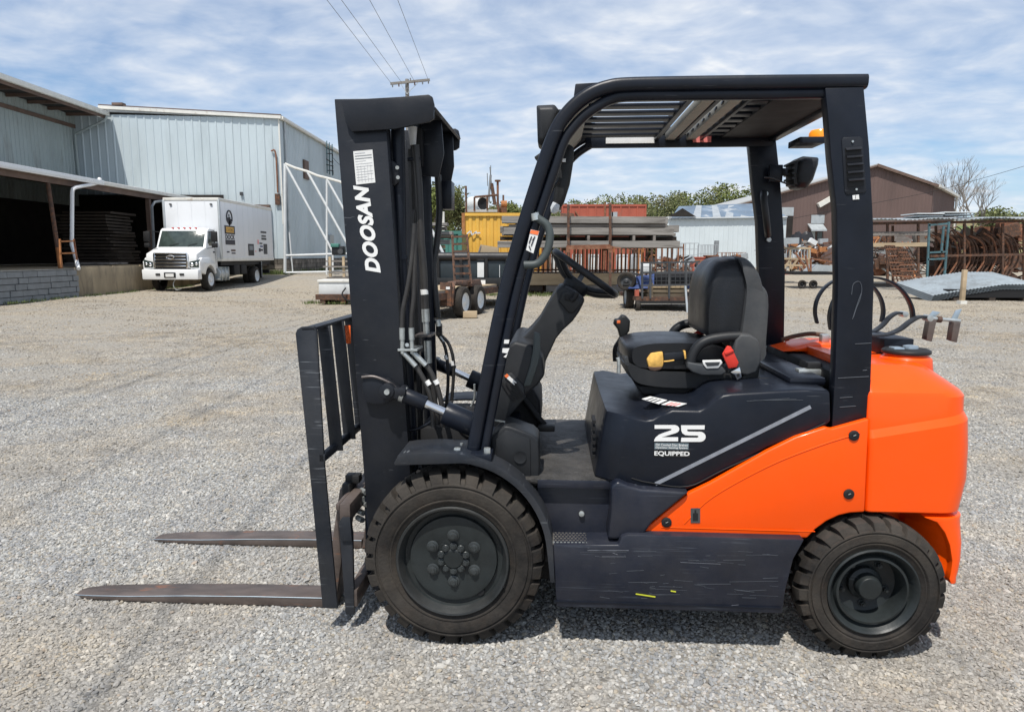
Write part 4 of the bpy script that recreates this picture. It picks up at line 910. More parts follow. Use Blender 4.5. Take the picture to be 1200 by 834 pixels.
def stone_mat():
    m = bpy.data.materials.new('stone'); m.use_nodes = True; MT['stone'] = m
    t = m.node_tree; b = t.nodes['Principled BSDF']; oi = N(t, 'ShaderNodeObjectInfo'); tc = N(t, 'ShaderNodeTexCoord')
    c = ramp(t, oi.outputs['Random'], [(0.0, (.09, .10, .11)), (.15, (.18, .19, .20)), (.35, (.27, .28, .29)), (.58, (.36, .365, .36)), (.74, (.48, .475, .455)), (.84, (.33, .28, .20)), (.9, (.40, .395, .38)), (.97, (.62, .61, .58)), (1.0, (.28, .18, .11))])
    c = mix(t, .35, c, mix(t, noise(t, tc.outputs['Object'], 2.5, 4, .7), (.15, .15, .145), (.62, .61, .58)))
    ge = N(t, 'ShaderNodeNewGeometry'); ps_ = ge.outputs['Position']
    sy_ = N(t, 'ShaderNodeSeparateXYZ'); t.links.new(ps_, sy_.inputs[0]); fr_ = ramp(t, M(t, 'MULTIPLY', sy_.outputs[1], .04), [(.22, 0.0), (.60, 1.0)])
    d1 = ramp(t, M(t, 'ADD', noise(t, ps_, .55, 5, .65, .6, off=(2, 6, 0)), M(t, 'MULTIPLY', fr_, .20)), [(.44, 0.0), (.68, 1.0)]); d2 = ramp(t, noise(t, ps_, 2.6, 4, .6, .4), [(.35, .0), (.75, 1.0)])
    c = mix(t, M(t, 'MULTIPLY', d1, .68), c, mix(t, d2, (.22, .18, .125), (.50, .41, .29)))
    c = mix(t, 1.0, c, mix(t, d2, (.84, .84, .85), (1.10, 1.08, 1.03)), 'MULTIPLY')
    t.links.new(c, b.inputs['Base Color']); b.inputs['Roughness'].default_value = .9; b.inputs['Specular IOR Level'].default_value = .25
stone_mat()
rng = np.random.default_rng(3)
def scatter():
    P_, S_ = [], []
    for y0, y1, cell, s0, s1 in ((.6, 4.6, .0138, .0048, .0108), (4.6, 8.5, .021, .0062, .0125), (8.5, 14, .034, .008, .015), (14, 24, .075, .010, .022), (24, 40, .16, .014, .032)):
        xh = .80 * y1 + .8
        gx, gy = np.meshgrid(np.arange(-xh, xh, cell), np.arange(y0, y1, cell)); p = np.stack([gx.ravel(), gy.ravel()], 1)
        p += rng.uniform(-cell * .5, cell * .5, p.shape); keep = np.abs(p[:, 0]) < .80 * p[:, 1] + .8
        # thin bare patches
        n = np.sin(p[:, 0] * 1.7 + np.sin(p[:, 1] * 1.1) * 2) * np.sin(p[:, 1] * 1.9 + np.cos(p[:, 0] * .9)) + rng.uniform(-1, 1, len(p)) * .8
        keep &= n > -1.25
        if y0 > 8: keep &= n > -.45
        if y0 > 13: keep &= n > -.1
        p = p[keep]; s = s0 + (s1 - s0) * rng.random(len(p)) ** 2.2
        P_.append(p); S_.append(s)
    p = np.concatenate(P_); s = np.concatenate(S_)
    n2 = 2600; xx = rng.uniform(-6, 6, n2); yy = rng.uniform(1.5, 9, n2)      # a few bigger stones
    p = np.concatenate([p, np.stack([xx, yy], 1)]); s = np.concatenate([s, rng.uniform(.011, .018, n2)])
    f = np.clip((p[:, 1] - 9) / 8, 0, 1); z = f * (.03 * np.sin(p[:, 0] * .5 + 1) * np.sin(p[:, 1] * .37) + .02 * np.sin(p[:, 0] * 1.3) * np.sin(p[:, 1] * 1.1 + 2)) + s * rng.uniform(-.15, .35, len(s))
    me = bpy.data.meshes.new('loose_gravel'); me.vertices.add(len(p)); me.vertices.foreach_set('co', np.column_stack([p, z]).astype('f').ravel())
    a = me.attributes.new('size', 'FLOAT', 'POINT'); a.data.foreach_set('value', s.astype('f'))
    return me
gme = scatter()
gr = bpy.data.objects.new('loose_gravel', gme); COL.objects.link(gr); tag(gr, kind='stuff')
ng = bpy.data.node_groups.new('loose_gravel', 'GeometryNodeTree')
ng.interface.new_socket('Geometry', in_out='INPUT', socket_type='NodeSocketGeometry'); ng.interface.new_socket('Geometry', in_out='OUTPUT', socket_type='NodeSocketGeometry')
gi = ng.nodes.new('NodeGroupInput'); go = ng.nodes.new('NodeGroupOutput'); lk = ng.links.new
g2i = ng.nodes.new('GeometryNodeGeometryToInstance')
for k in range(6):
    ico = ng.nodes.new('GeometryNodeMeshIcoSphere'); ico.inputs['Radius'].default_value = 1.0; ico.inputs['Subdivisions'].default_value = 2 if k < 3 else 1
    pos = ng.nodes.new('GeometryNodeInputPosition'); no = ng.nodes.new('ShaderNodeTexNoise'); no.noise_dimensions = '4D'; no.inputs['W'].default_value = k * 3.7; no.inputs['Scale'].default_value = .9; no.inputs['Detail'].default_value = 1
    lk(pos.outputs[0], no.inputs['Vector'])
    sub = ng.nodes.new('ShaderNodeVectorMath'); sub.operation = 'SUBTRACT'; sub.inputs[1].default_value = (.5, .5, .5); lk(no.outputs['Color'], sub.inputs[0])
    scl = ng.nodes.new('ShaderNodeVectorMath'); scl.operation = 'SCALE'; scl.inputs['Scale'].default_value = 1.9; lk(sub.outputs[0], scl.inputs[0])
    sp = ng.nodes.new('GeometryNodeSetPosition'); lk(ico.outputs['Mesh'], sp.inputs[0]); lk(scl.outputs[0], sp.inputs['Offset'])
    tr_ = ng.nodes.new('GeometryNodeTransform'); tr_.inputs['Scale'].default_value = (1.15, .85, .55 + .08 * (k % 3)); lk(sp.outputs[0], tr_.inputs[0]); lk(tr_.outputs[0], g2i.inputs[0])
iop = ng.nodes.new('GeometryNodeInstanceOnPoints'); lk(gi.outputs[0], iop.inputs['Points']); lk(g2i.outputs[0], iop.inputs['Instance']); iop.inputs['Pick Instance'].default_value = True
ri = ng.nodes.new('FunctionNodeRandomValue'); ri.data_type = 'INT'; ri.inputs[4].default_value = 0; ri.inputs[5].default_value = 5; lk(ri.outputs[2], iop.inputs['Instance Index'])
rr_ = ng.nodes.new('FunctionNodeRandomValue'); rr_.data_type = 'FLOAT_VECTOR'; rr_.inputs[0].default_value = (-.5, -.5, 0); rr_.inputs[1].default_value = (.5, .5, 6.28); lk(rr_.outputs[0], iop.inputs['Rotation'])
na = ng.nodes.new('GeometryNodeInputNamedAttribute'); na.inputs[0].default_value = 'size'; lk(na.outputs[0], iop.inputs['Scale'])
sm = ng.nodes.new('GeometryNodeSetMaterial'); sm.inputs['Material'].default_value = MT['stone']; lk(iop.outputs[0], sm.inputs[0]); lk(sm.outputs[0], go.inputs[0])
md = gr.modifiers.new('stones', 'NODES'); md.node_group = ng
# ================================================================ buildings
def WX(px, py, X):
    r = ray(px, py); t = X / r.x; return Vector((X, t * r.y, CAM_H + t * r.z))
mat('siding_blue', (.50, .57, .60), .5, .1, .07, .6, .03, 20, col2=(.40, .46, .48), c2lo=.5, c2hi=.75, c2scale=.7, stretch=(1, 1, .25), spec=.3)
mat('siding_grey', (.33, .38, .38), .55, .1, .1, .8, .03, 20, col2=(.22, .22, .2), c2lo=.55, c2hi=.75, c2scale=.9, stretch=(1, 1, .3))
mat('trim_white', (.66, .65, .60), .5, .0, .08, 3, col2=(.36, .28, .2), c2lo=.6, c2hi=.78, c2scale=2)
mat('trim_brown', (.13, .085, .065), .7, .0, .25, 2)
mat('roof_tin', (.42, .42, .40), .5, .3, .15, 1.2)
mat('concrete_tan', (.30, .245, .165), .9, .0, .2, 1.5, .3, 30, col2=(.17, .14, .10), c2lo=.5, c2hi=.7, c2scale=2.5, stretch=(1, 1, .3))
mat('stone_wall', (.20, .175, .145), .95, .0, .35, 2, .5, 12, col2=(.09, .08, .065), c2lo=.45, c2hi=.6, c2scale=2)
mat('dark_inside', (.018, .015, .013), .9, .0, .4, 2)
mat('old_wood', (.21, .19, .17), .9, .0, .3, 2.5, .4, 25, stretch=(.25, 1, 1), col2=(.10, .085, .075), c2lo=.5, c2hi=.68, c2scale=3)
mat('grey_wood', (.25, .235, .215), .9, .0, .25, 2.5, .4, 30, stretch=(.2, 2, 3), col2=(.09, .08, .07), c2lo=.5, c2hi=.7, c2scale=3)
mat('tan_wood', (.40, .31, .20), .9, .0, .25, 3, .3, 30, stretch=(.25, 1, 1))
mat('pallet_wood', (.045, .034, .026), .9, .0, .3, 3, .3, 30)
mat('truck_white', (.74, .75, .75), .3, .0, .03, 2, coat=.4)
mat('box_white', (.68, .70, .72), .35, .0, .03, 1.0, spec=.4)
mat('glass', (.04, .055, .05), .12, .0, .4, 3, spec=.6)
mat('siding_brown', (.125, .082, .072), .7, .0, .08, .5, col2=(.10, .066, .058), c2lo=.5, c2hi=.7, c2scale=.4, stretch=(1, 1, .2))
mat('siding_white', (.56, .62, .64), .5, .0, .05, .5)
mat('tin_blue', (.12, .165, .22), .55, .0, .25, .6, col2=(.36, .38, .39), c2lo=.56, c2hi=.66, c2scale=.5)
mat('paint_yellow', (.74, .42, .07), .5, .0, .1, 1.2, .05, 15, col2=(.42, .20, .05), c2lo=.68, c2hi=.78, c2scale=1.5)
mat('paint_green', (.06, .19, .155), .5, .0, .15, 1.5)
mat('paint_red', (.36, .085, .05), .6, .0, .15, .8, col2=(.28, .12, .08), c2lo=.55, c2hi=.7, c2scale=1.2)
mat('paint_blue', (.02, .045, .15), .6, .0, .3, 5, .4, 10)
mat('paint_teal', (.06, .13, .15), .6, .0, .3, 3, col2=(.1, .05, .03), c2lo=.55, c2hi=.65)
mat('rust_light', (.22, .105, .06), .85, .0, .35, 5, .2, 30, col2=(.17, .06, .03), c2lo=.45, c2hi=.6)
mat('rust_orange', (.36, .15, .055), .85, .0, .3, 5)
mat('galv', (.44, .47, .48), .5, .5, .15, 2)
mat('tarp_black', (.012, .012, .014), .5, .0, .3, 3, .5, 5)
mat('tote_white', (.62, .64, .64), .5, .0, .08, 3)
mat('wall_seam', (.28, .33, .36), .6, .1, .1, 1)

def rib_panel(name, m, p, q, z0, zt0, zt1, n, rib, rd, parent, lap=.0):
    """one sheet of ribbed siding from p to q (x, y), its face towards n; real ribs"""
    p, q, n = Vector(p[:2]), Vector(q[:2]), Vector(n[:2]); d = (q - p); ln = d.length; d.normalize(); k = max(1, round(ln / rib)); st = ln / k; prof = []
    for i in range(k):
        a = i * st; prof += [(a, 0), (a + st * .70, 0), (a + st * .78, rd), (a + st * .92, rd)]
    prof.append((ln, 0)); mb = MB(); lo, hi = [], []
    for a, o in prof:
        c = p + d * a + n * (o + lap); f = a / ln; lo.append((c.x, c.y, z0)); hi.append((c.x, c.y, zt0 + (zt1 - zt0) * f))
    a = [mb.bm.verts.new(v) for v in lo]; b = [mb.bm.verts.new(v) for v in hi]
    for i in range(len(a) - 1): mb.face([a[i], a[i + 1], b[i + 1], b[i]])
    # thickness: back sheet
    pc, qc = p - n * .03, q - n * .03
    c = [mb.bm.verts.new(v) for v in ((pc.x, pc.y, z0), (qc.x, qc.y, z0), (qc.x, qc.y, zt1), (pc.x, pc.y, zt0))]
    mb.face(c[::-1]); mb.face([b[0]] + b[1:] + [c[2], c[3]]); mb.face([a[-1]] + a[-2::-1] + [c[0], c[1]])
    return mb.build(name, m, parent, smooth=False)
def wall_panels(p, q, z0, zt0, zt1, n, w_, rib, rd, m, parent, jit=0.0):
    p, q = Vector(p[:2]), Vector(q[:2]); ln = (q - p).length; k = max(1, round(ln / w_))
    for i in range(k):
        a, b = p.lerp(q, i / k), p.lerp(q, (i + 1) / k)
        rib_panel('wall_panel', m, a, b, z0 + random.uniform(-jit, jit), zt0 + (zt1 - zt0) * i / k, zt0 + (zt1 - zt0) * (i + 1) / k, n, rib, rd, parent, lap=.006 * (i % 2))
GYa = 42.0
g1 = W(328, 138.5, GYa); g0 = W(150, 127.5, GYa); gx = g1.x
wh = thing('warehouse', 'pale blue ribbed metal warehouse behind the white box truck', 'warehouse', (0, 0, 0))
wz = 1.32
wall_panels((-28.5, GYa), (gx, GYa), wz, g0.z - .2, g1.z, (0, -1, 0), .92, .46, .035, 'siding_blue', wh)
wall_panels((gx, GYa), (gx, GYa + 40), wz, g1.z, g1.z, (1, 0, 0), .92, .30, .03, 'siding_blue', wh)
MB().box((-30, GYa + .04, 0), (gx - .04, GYa + 40, g1.z - .1)).build('inner_shell', 'dark_inside', wh, smooth=False)
MB().hexa([Vector(v) for v in ((-28, GYa - .12, g0.z - .02), (gx + .12, GYa - .12, g1.z - .02), (gx + .12, GYa + 41, g1.z - .02), (-28, GYa + 41, g0.z - .02), (-28, GYa - .12, g0.z + .16), (gx + .12, GYa - .12, g1.z + .14), (gx + .12, GYa + 41, g1.z + .14), (-28, GYa + 41, g0.z + .16))]).build('roof', 'roof_tin', wh, smooth=False)
MB().bar((-23.4, GYa - .16, g0.z + .06), (gx + .1, GYa - .16, g1.z + .02), .05, .17, up=(0, 0, 1)).build('rake_trim', 'trim_white', wh)
MB().bar((-23.4, GYa - .10, g0.z + .20), (gx + .1, GYa - .10, g1.z + .16), .08, .05, up=(0, 0, 1)).build('rake_cap', 'trim_brown', wh)
MB().box((-22.6, GYa - .2, g0.z + .17), (-22.0, GYa + .2, g0.z + .3)).build('ridge_flashing', 'trim_brown', wh)
MB().box((gx + .04, GYa - .1, g1.z - .10), (gx + .22, GYa + 40.5, g1.z + .08)).build('gutter', 'trim_white', wh, bevel=.02)
MB().tube([(gx + .10, GYa + .5, g1.z - .1), (gx + .10, GYa + .5, 1.2)], .06, 8).build('downspout', 'galv', wh)
MB().box((gx - .10, GYa - .06, 3.3), (gx - .02, GYa - .045, g1.z)).build('corner_trim', 'trim_white', wh)
# rusty conduit near the corner
a, b = W(323, 180, 41.88), W(325.5, 226, 41.88)
MB().tube(cat_path([a + Vector((-.25, 0, .15)), a, b], 4), .045, 6).build('conduit', 'rust_light', wh)
MB().box(W(322.5, 240, 41.85), W(327.5, 227, 41.85) + Vector((0, .1, 0))).build('junction_box', 'rust', wh)
MB().box(W(281, 229, 41.85), W(284, 225, 41.85) + Vector((0, .1, 0))).build('flood_lamp', 'plastic_grey', wh)
# stone base, one stone at a time on the part in view
random.seed(11)
def stone_course(pA, pB, z0, z1, n, parent, m='stone_wall', sw=.55, sh=.27, name='stone', d=.22):
    pA, pB, n = Vector(pA[:2]), Vector(pB[:2]), Vector(n[:2]); ln = (pB - pA).length; dr = (pB - pA).normalized(); z = z0
    while z < z1 - .02:
        h = min(sh, z1 - z); a = -random.random() * sw
        while a < ln:
            w1 = sw * random.uniform(.7, 1.25); s, e = max(0, a), min(ln, a + w1 - .025)
            if e - s > .08:
                A, B = pA + dr * s, pA + dr * e; o = n * random.uniform(0, .035)
                q = [A + o, B + o, B + o - n * d, A + o - n * d]
                mb = MB(); mb.hexa([Vector((v.x, v.y, z)) for v in q] + [Vector((v.x, v.y, z + h - .02)) for v in q]); mb.build(name, m, parent, smooth=False)
            a += w1
        z += h
stone_course((-16.5, GYa - .02), (gx, GYa - .02), .2, wz, (0, -1, 0), wh)
stone_course((gx + .02, GYa), (gx + .02, GYa + 14), .2, wz, (1, 0, 0), wh, sw=.8)
MB().box((gx - .3, GYa + 14, 0), (gx + .02, GYa + 40, wz)).build('footing', 'stone_wall', wh, smooth=False)
# dock opening behind the truck with block jamb
a, b = W(287, 305, 41.9), W(317, 243, 41.9)
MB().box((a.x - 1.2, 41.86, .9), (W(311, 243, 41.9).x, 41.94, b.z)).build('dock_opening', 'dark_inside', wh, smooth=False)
MB().box((a.x - 1.2, 41.70, b.z), (b.x, 41.94, b.z + .14)).build('dock_lintel', 'trim_brown', wh, smooth=False)
for k in range(9):
    z = W(314, 305, 41.8).z + k * .21 * 1.0
    if z > b.z - .1: break
    for j in range(2):
        x = W(311.5, 300, 41.8).x + .18 * j
        MB().box((x, 41.72, z), (x + .17, 41.94, z + .19)).build('block', 'trim_white' if k > 5 else 'stone_wall', wh, smooth=False)
for k in range(6, 14):
    z = W(314, 305, 41.8).z + k * .21
    if z > b.z - .1: break
    MB().box((W(311.5, 300, 41.8).x, 41.72, z), (b.x, 41.94, z + .19)).build('block', 'tote_white', wh, smooth=False)
# side wall fittings
a, b = WX(355, 187, gx + .03), WX(361, 211, gx + .03)
MB().box((gx + .01, a.y, b.z), (gx + .12, b.y, a.z)).build('wall_vent', 'trim_brown', wh)
a, b = WX(384, 275, gx + .03), WX(389, 290, gx + .03)
MB().box((gx + .01, a.y, b.z), (gx + .2, b.y, a.z)).build('meter_box', 'galv', wh)
cl = thing('wire_coil', 'tangled black cable bundle on brackets high on the blue warehouse side wall', 'cable coil', (gx + .25, 52, 8.3))
for k in range(5):
    z = -.9 + .38 * k
    MB().tube(cat_path([(0, -.8 + random.uniform(-.1, .1), z), (.25, -.2, z + random.uniform(-.15, .15)), (.1, .5, z + .1), (0, .9, z - .1)], 4), .035, 5).build('cable', 'black', cl)
for y in (-.8, -.1, .7): MB().bar((0, y, -1.1), (.05, y, 1.1), .06).build('bracket', 'paint_teal', cl)
MB().tube(cat_path([(0, .9, .2), (.1, 3, -.1), (.1, 6, .3)], 4), .02, 4).build('cable', 'black', cl)

# the wing on the left with the deep eave
wg = thing('warehouse_wing', 'grey ribbed upper wing with deep eave at the left edge', 'building', (0, 0, 0))
exu = WX(145, 141, -22.9); ez = exu.z; wx_ = -24.9
wall_panels((wx_, 16), (wx_, GYa), 4.3, ez + .1, ez + .1, (1, 0, 0), .9, .30, .03, 'siding_grey', wg)
MB().hexa([Vector(v) for v in ((-34, 12, ez + 1.9), (-22.9, 12, ez + .02), (-22.9, GYa - .2, ez + .02), (-34, GYa - .2, ez + 1.9), (-34, 12, ez + 2.1), (-22.9, 12, ez + .20), (-22.9, GYa - .2, ez + .20), (-34, GYa - .2, ez + 2.1))]).build('roof', 'roof_tin', wg, smooth=False)
MB().box((-22.92, 12, ez - .10), (-22.74, GYa - .22, ez + .13)).build('gutter', 'trim_white', wg, bevel=.02)
MB().box((-23.0, 12, ez - .24), (-22.94, GYa - .22, ez + .06)).build('fascia', 'trim_brown', wg)
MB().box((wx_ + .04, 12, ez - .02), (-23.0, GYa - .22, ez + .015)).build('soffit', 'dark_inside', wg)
for k in range(18):
    y = 14 + k * 1.6
    if y < GYa - .5: MB().box((wx_ + .04, y, ez - .18), (-23.0, y + .08, ez - .02)).build('rafter', 'trim_brown', wg, smooth=False)
MB().box((wx_ + .036, 16, ez - .75), (wx_ + .1, GYa - .1, ez - .55)).build('wall_girt', 'trim_brown', wg)
ds = [Vector((-22.8, GYa - .4, ez - .1)), Vector((-22.9, GYa - .45, ez - .35)), Vector((wx_ + .2, GYa - .35, ez - 1.1)), Vector((wx_ + .15, GYa - .3, ez - 1.5)), Vector((wx_ + .2, GYa - .3, 5.3))]
MB().tube(ds, .07, 8).build('downspout', 'siding_grey', wg)

# open shed with loading dock
sh = thing('loading_shed', 'open dark loading shed with sloping roof and raised concrete dock', 'shed', (0, 0, 0))
cxr = -16.6; cz = WX(245, 237, cxr).z - .04
yb = WX(118, 209, cxr).y
MB().hexa([Vector(v) for v in ((wx_ - .2, 14, cz + .95), (cxr, 14, cz), (cxr, GYa - .1, cz), (wx_ - .2, GYa - .1, cz + .95), (wx_ - .2, 14, cz + 1.1), (cxr, 14, cz + .12), (cxr, GYa - .1, cz + .12), (wx_ - .2, GYa - .1, cz + 1.1))]).build('roof', 'roof_tin', sh, smooth=False)
MB().box((cxr - .02, yb, cz - .04), (cxr + .14, GYa - .15, cz + .12)).build('gutter', 'trim_white', sh, bevel=.02)
MB().box((cxr - .02, 14, cz - .06), (cxr + .17, yb - .04, cz + .14)).build('gutter', 'truck_white', sh, bevel=.02)
MB().box((cxr - .16, 14, cz - .26), (cxr - .06, GYa - .15, cz + .0)).build('header_beam', 'trim_brown', sh)
DKX, DZ = -15.8, 1.06
ysplit = WX(91, 345, DKX).y
MB().box((-26, 12, -.2), (DKX - .25, GYa - .1, DZ - .02)).build('dock_slab', 'concrete_tan', sh, smooth=False)
MB().box((DKX - .25, ysplit + .05, -.2), (DKX, GYa - .12, DZ)).build('dock_wall', 'concrete_tan', sh, bevel=.015)
for k in range(6): MB().box((DKX - .28, ysplit + .4 + k * 2.1, DZ), (DKX - .02, ysplit + 2.3 + k * 2.1, DZ + .05)).build('dock_curb', 'concrete_tan', sh, smooth=False)
stone_course((DKX + .06, 15), (DKX + .06, ysplit), 0, DZ - .02, (1, 0, 0), sh, 'block_grey', .62, .2, 'block', .25)
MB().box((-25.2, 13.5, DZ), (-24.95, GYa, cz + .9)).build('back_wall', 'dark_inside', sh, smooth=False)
MB().box((-25, 13.2, -.2), (cxr - .1, 13.5, cz + .9)).build('light_stop_wall', 'dark_inside', sh, smooth=False)  # unseen wall, added to stop light entering the shed's open near end
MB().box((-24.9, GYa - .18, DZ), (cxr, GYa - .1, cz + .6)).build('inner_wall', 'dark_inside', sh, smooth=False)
p0, p1 = WX(54.6, 205, cxr - .2), WX(71, 314, DKX - .3)
MB().cyl(p0, p1, .075, 10).build('leaning_post', 'rust', sh)
MB().cyl(WX(71, 314, DKX - .3), WX(68, 290, DKX - .3), .083, 10).build('post_sleeve', 'rust_orange', sh)
for y in (33.5, 38.5): MB().box((cxr - .3, y, DZ), (cxr - .12, y + .18, cz)).build('post', 'trim_brown', sh)
MB().tube(cat_path([WX(117, 209, cxr + .05), WX(113, 215, cxr + .05), WX(88, 220, cxr + .2), WX(84.5, 226, cxr + .2)], 3) + [WX(84, 287, cxr + .2), WX(88, 300, cxr + .5), WX(92, 315, DKX + .1)], .07, 8).build('downspout', 'truck_white', sh)
MB().tube([WX(206, 229, cxr + .05), WX(204, 233, cxr + .05), WX(181, 237, cxr + .2), WX(178, 242, cxr + .2), WX(181, 300, cxr + .2)], .06, 8).build('downspout', 'block_grey', sh)
ld = thing('dock_ladder', 'short rusty ladder hanging on the dock edge beside the white downspout', 'ladder', tuple(WX(80, 312, DKX + .1)))
def lp_(px, py): return WX(px, py, DKX - .1) - ld.location
MB().bar(lp_(70, 280), lp_(71.5, 314), .05).build('rail', 'rust_orange', ld); MB().bar(lp_(86.5, 280), lp_(92, 316), .05).build('rail', 'rust_light', ld)
for y0 in (283, 297): MB().bar(lp_(70, y0), lp_(87.5, y0 - .5), .05).build('rung', 'rust_orange', ld)
# stacks inside the shed
def plank_stack(name, label, x0, x1, y0, y1, z0, n, th, gap, m, jit=.12, group=None, catg='lumber stack'):
    st = thing(name, label, catg, ((x0 + x1) / 2, (y0 + y1) / 2, z0), 0, group); random.seed(int(abs(x0 * 13 + y0 * 7)))
    hx, hy = (x1 - x0) / 2, (y1 - y0) / 2
    for k in range(n):
        z = k * (th + gap); j = random.uniform(-jit, jit); j2 = random.uniform(-jit, jit)
        MB().box((-hx + j, -hy + j2, z), (hx + j2, hy + j, z + th)).build('plank', m, st, smooth=False)
    return st
plank_stack('lumber_stack', 'dark tall stack of boards inside the shed beside the truck', -19.6, -17.4, 31.4, 33.4, DZ, 17, .09, .05, 'pallet_wood', .16)
plank_stack('lumber_stack', 'dark lower stack of boards deep inside the shed', -20.9, -19.0, 33.5, 36, DZ, 11, .1, .07, 'pallet_wood', .16)
plank_stack('lumber_stack', 'small heap of boards near the dock edge of the shed', -18.0, -16.3, 28.9, 30.4, DZ, 2, .06, .03, 'old_wood', .2)

# brown hall on the right
bh = thing('brown_hall', 'large brown metal hall with low gable roof on the right', 'building', (0, 0, 0))
BY = 80.0
pk, rc_, lc = W(1026, 194.5, BY), W(1094, 219, BY), W(905, 229, BY)
bx0 = -2.0
def bz(x): return pk.z - (pk.x - x) * (pk.z - lc.z) / (pk.x - lc.x) if x < pk.x else pk.z - (x - pk.x) * (pk.z - rc_.z) / (rc_.x - pk.x)
x = 17.6; xs_ = []
while x < rc_.x: xs_.append(x); x += 1.15
xs_.append(rc_.x)
for a, b in zip(xs_, xs_[1:]):
    for c, d in (((a, b),) if not (a < pk.x < b) else ((a, pk.x), (pk.x, b))):
        rib_panel('wall_panel', 'siding_brown', (c, BY), (d, BY), .2, bz(c), bz(d), (0, -1, 0), .38, .025, bh)
BL = 115
cor = WX(1118, 238, W(1094, 238, BY).x)
xr2 = rc_.x
wall_panels((xr2, BY), (xr2 + .2, BY + BL), .2, rc_.z - .02, rc_.z - .02, (1, 0, 0), 2.2, .55, .04, 'siding_brown', bh)
# right side wall as seen (turned a little outwards)
e_ = W(1118, 240, BY + 14)
wall_panels((xr2 + .02, BY - .01), (e_.x, e_.y), .2, rc_.z, rc_.z, (.9, -.4, 0), 1.6, .5, .04, 'siding_brown', bh)
def slab(mb, a, b, c, d, t=.18): mb.hexa([Vector(v) for v in (a, b, c, d)] + [Vector(v) + Vector((0, 0, t)) for v in (a, b, c, d)])
mb = MB(); slab(mb, (17.2, BY - .4, bz(17.2)), (pk.x, BY - .4, pk.z), (pk.x, BY + BL, pk.z), (17.2, BY + BL, bz(17.2))); mb.build('roof', 'roof_tin', bh, smooth=False)
mb = MB(); slab(mb, (pk.x, BY - .4, pk.z), (rc_.x + .3, BY - .4, rc_.z), (e_.x + .4, e_.y + .2, rc_.z), (pk.x, BY + BL, pk.z)); mb.build('roof', 'roof_tin', bh, smooth=False)
MB().bar((17.2, BY - .42, bz(17.2) - .02), (pk.x, BY - .42, pk.z - .02), .12, .16).build('rake_trim', 'trim_brown', bh)
MB().bar((pk.x, BY - .42, pk.z + .05), (rc_.x + .3, BY - .42, rc_.z + .05), .12, .3).build('rake_trim', 'trim_brown', bh)
MB().bar((rc_.x + .3, BY - .42, rc_.z + .1), (e_.x + .4, e_.y - .1, rc_.z + .1), .3, .3).build('gutter', 'trim_white', bh)
MB().tube([(e_.x + .2, e_.y - .1, rc_.z), (e_.x + .2, e_.y - .1, 1)], .12, 6).build('downspout', 'trim_white', bh)
def rect(Y, x0, y0, x1, y1, name, m, par, dep=.06, pr=.1):
    a, b = W(x0, y1, Y), W(x1, y0, Y); return MB().box((a.x, Y - pr, a.z), (b.x, Y - pr + dep, b.z)).build(name, m, par, smooth=False)
rect(BY, 911, 243, 930, 253, 'patched_panel', 'galv', bh); rect(BY, 950, 252, 966, 262, 'patched_panel', 'galv', bh)
rect(BY, 909, 254, 921, 281, 'door', 'siding_white', bh, pr=.16); rect(BY, 921, 254, 929, 281, 'door_opening', 'dark_inside', bh, pr=.12)
rect(BY, 949, 270, 955, 284, 'side_door', 'siding_grey', bh); rect(BY, 957, 272, 963, 282, 'window', 'glass', bh)
a = W(946, 268, BY); b = W(964, 264, BY)
MB().hexa([Vector(v) for v in ((a.x, BY - 1.2, a.z - .3), (b.x, BY - 1.2, a.z - .3), (b.x, BY, a.z + .4), (a.x, BY, a.z + .4), (a.x, BY - 1.2, a.z - .15), (b.x, BY - 1.2, a.z - .15), (b.x, BY, a.z + .55), (a.x, BY, a.z + .55))]).build('awning', 'galv', bh, smooth=False)
mb = MB(); mb.bar(W(959, 241, BY - .3), W(985, 226, BY - .3), .5, .5); mb.build('duct', 'trim_white', bh)

# white shed building with patched tin roof
ws = thing('white_building', 'long white metal building with patched blue-grey tin roof', 'building', (0, 0, 0))
WY = 62.0
a, b = W(770, 257, WY), W(922, 255, WY)
wall_panels((a.x, WY), (b.x, WY), .2, a.z, b.z, (0, -1, 0), 1.2, .4, .02, 'siding_white', ws)
ra, rb, rc2 = W(785, 252, WY), W(801, 243.5, WY + 4), W(816, 252.5, WY)
MB().hexa([Vector(v) for v in ((ra.x, WY - .3, a.z), (b.x, WY - .3, b.z), (b.x, WY + 14, b.z), (ra.x * 1.23, WY + 14, a.z), (rb.x - .2, WY + 5, rb.z + .2), (b.x, WY + 5, rb.z + .5), (b.x, WY + 9, rb.z + .5), (rb.x + 1.2, WY + 9, rb.z + .2))]).build('roof', 'tin_blue', ws, smooth=False)
MB().bar((a.x, WY - .1, a.z + .05), (b.x, WY - .1, b.z + .05), .1, .12).build('eave_trim', 'trim_white', ws)
k = 0
for px0, px1 in ((812, 824), (836, 842), (850, 862), (868, 880), (893, 902)):
    q0, q1 = W(px0, 252, WY - .2), W(px1, 244, WY + 4)
    MB().hexa([Vector((q0.x, WY - .1, a.z + .12)), Vector((q0.x + .7, WY - .1, a.z + .12)), Vector((q1.x, WY + 4.5, rb.z + .22)), Vector((q1.x - .5, WY + 4.5, rb.z + .22)), Vector((q0.x, WY - .1, a.z + .16)), Vector((q0.x + .7, WY - .1, a.z + .16)), Vector((q1.x, WY + 4.5, rb.z + .26)), Vector((q1.x - .5, WY + 4.5, rb.z + .26))]).build('roof_patch', 'galv', ws, smooth=False)
MB().prism([W(784, 254, WY - .35), W(800, 244, WY - .35), W(816, 254, WY - .35)], (0, .2, 0)).build('gable_end', 'dark_inside', ws, smooth=False)
mat('body_dark', (.018, .028, .034), .5, .0, .3, 2)
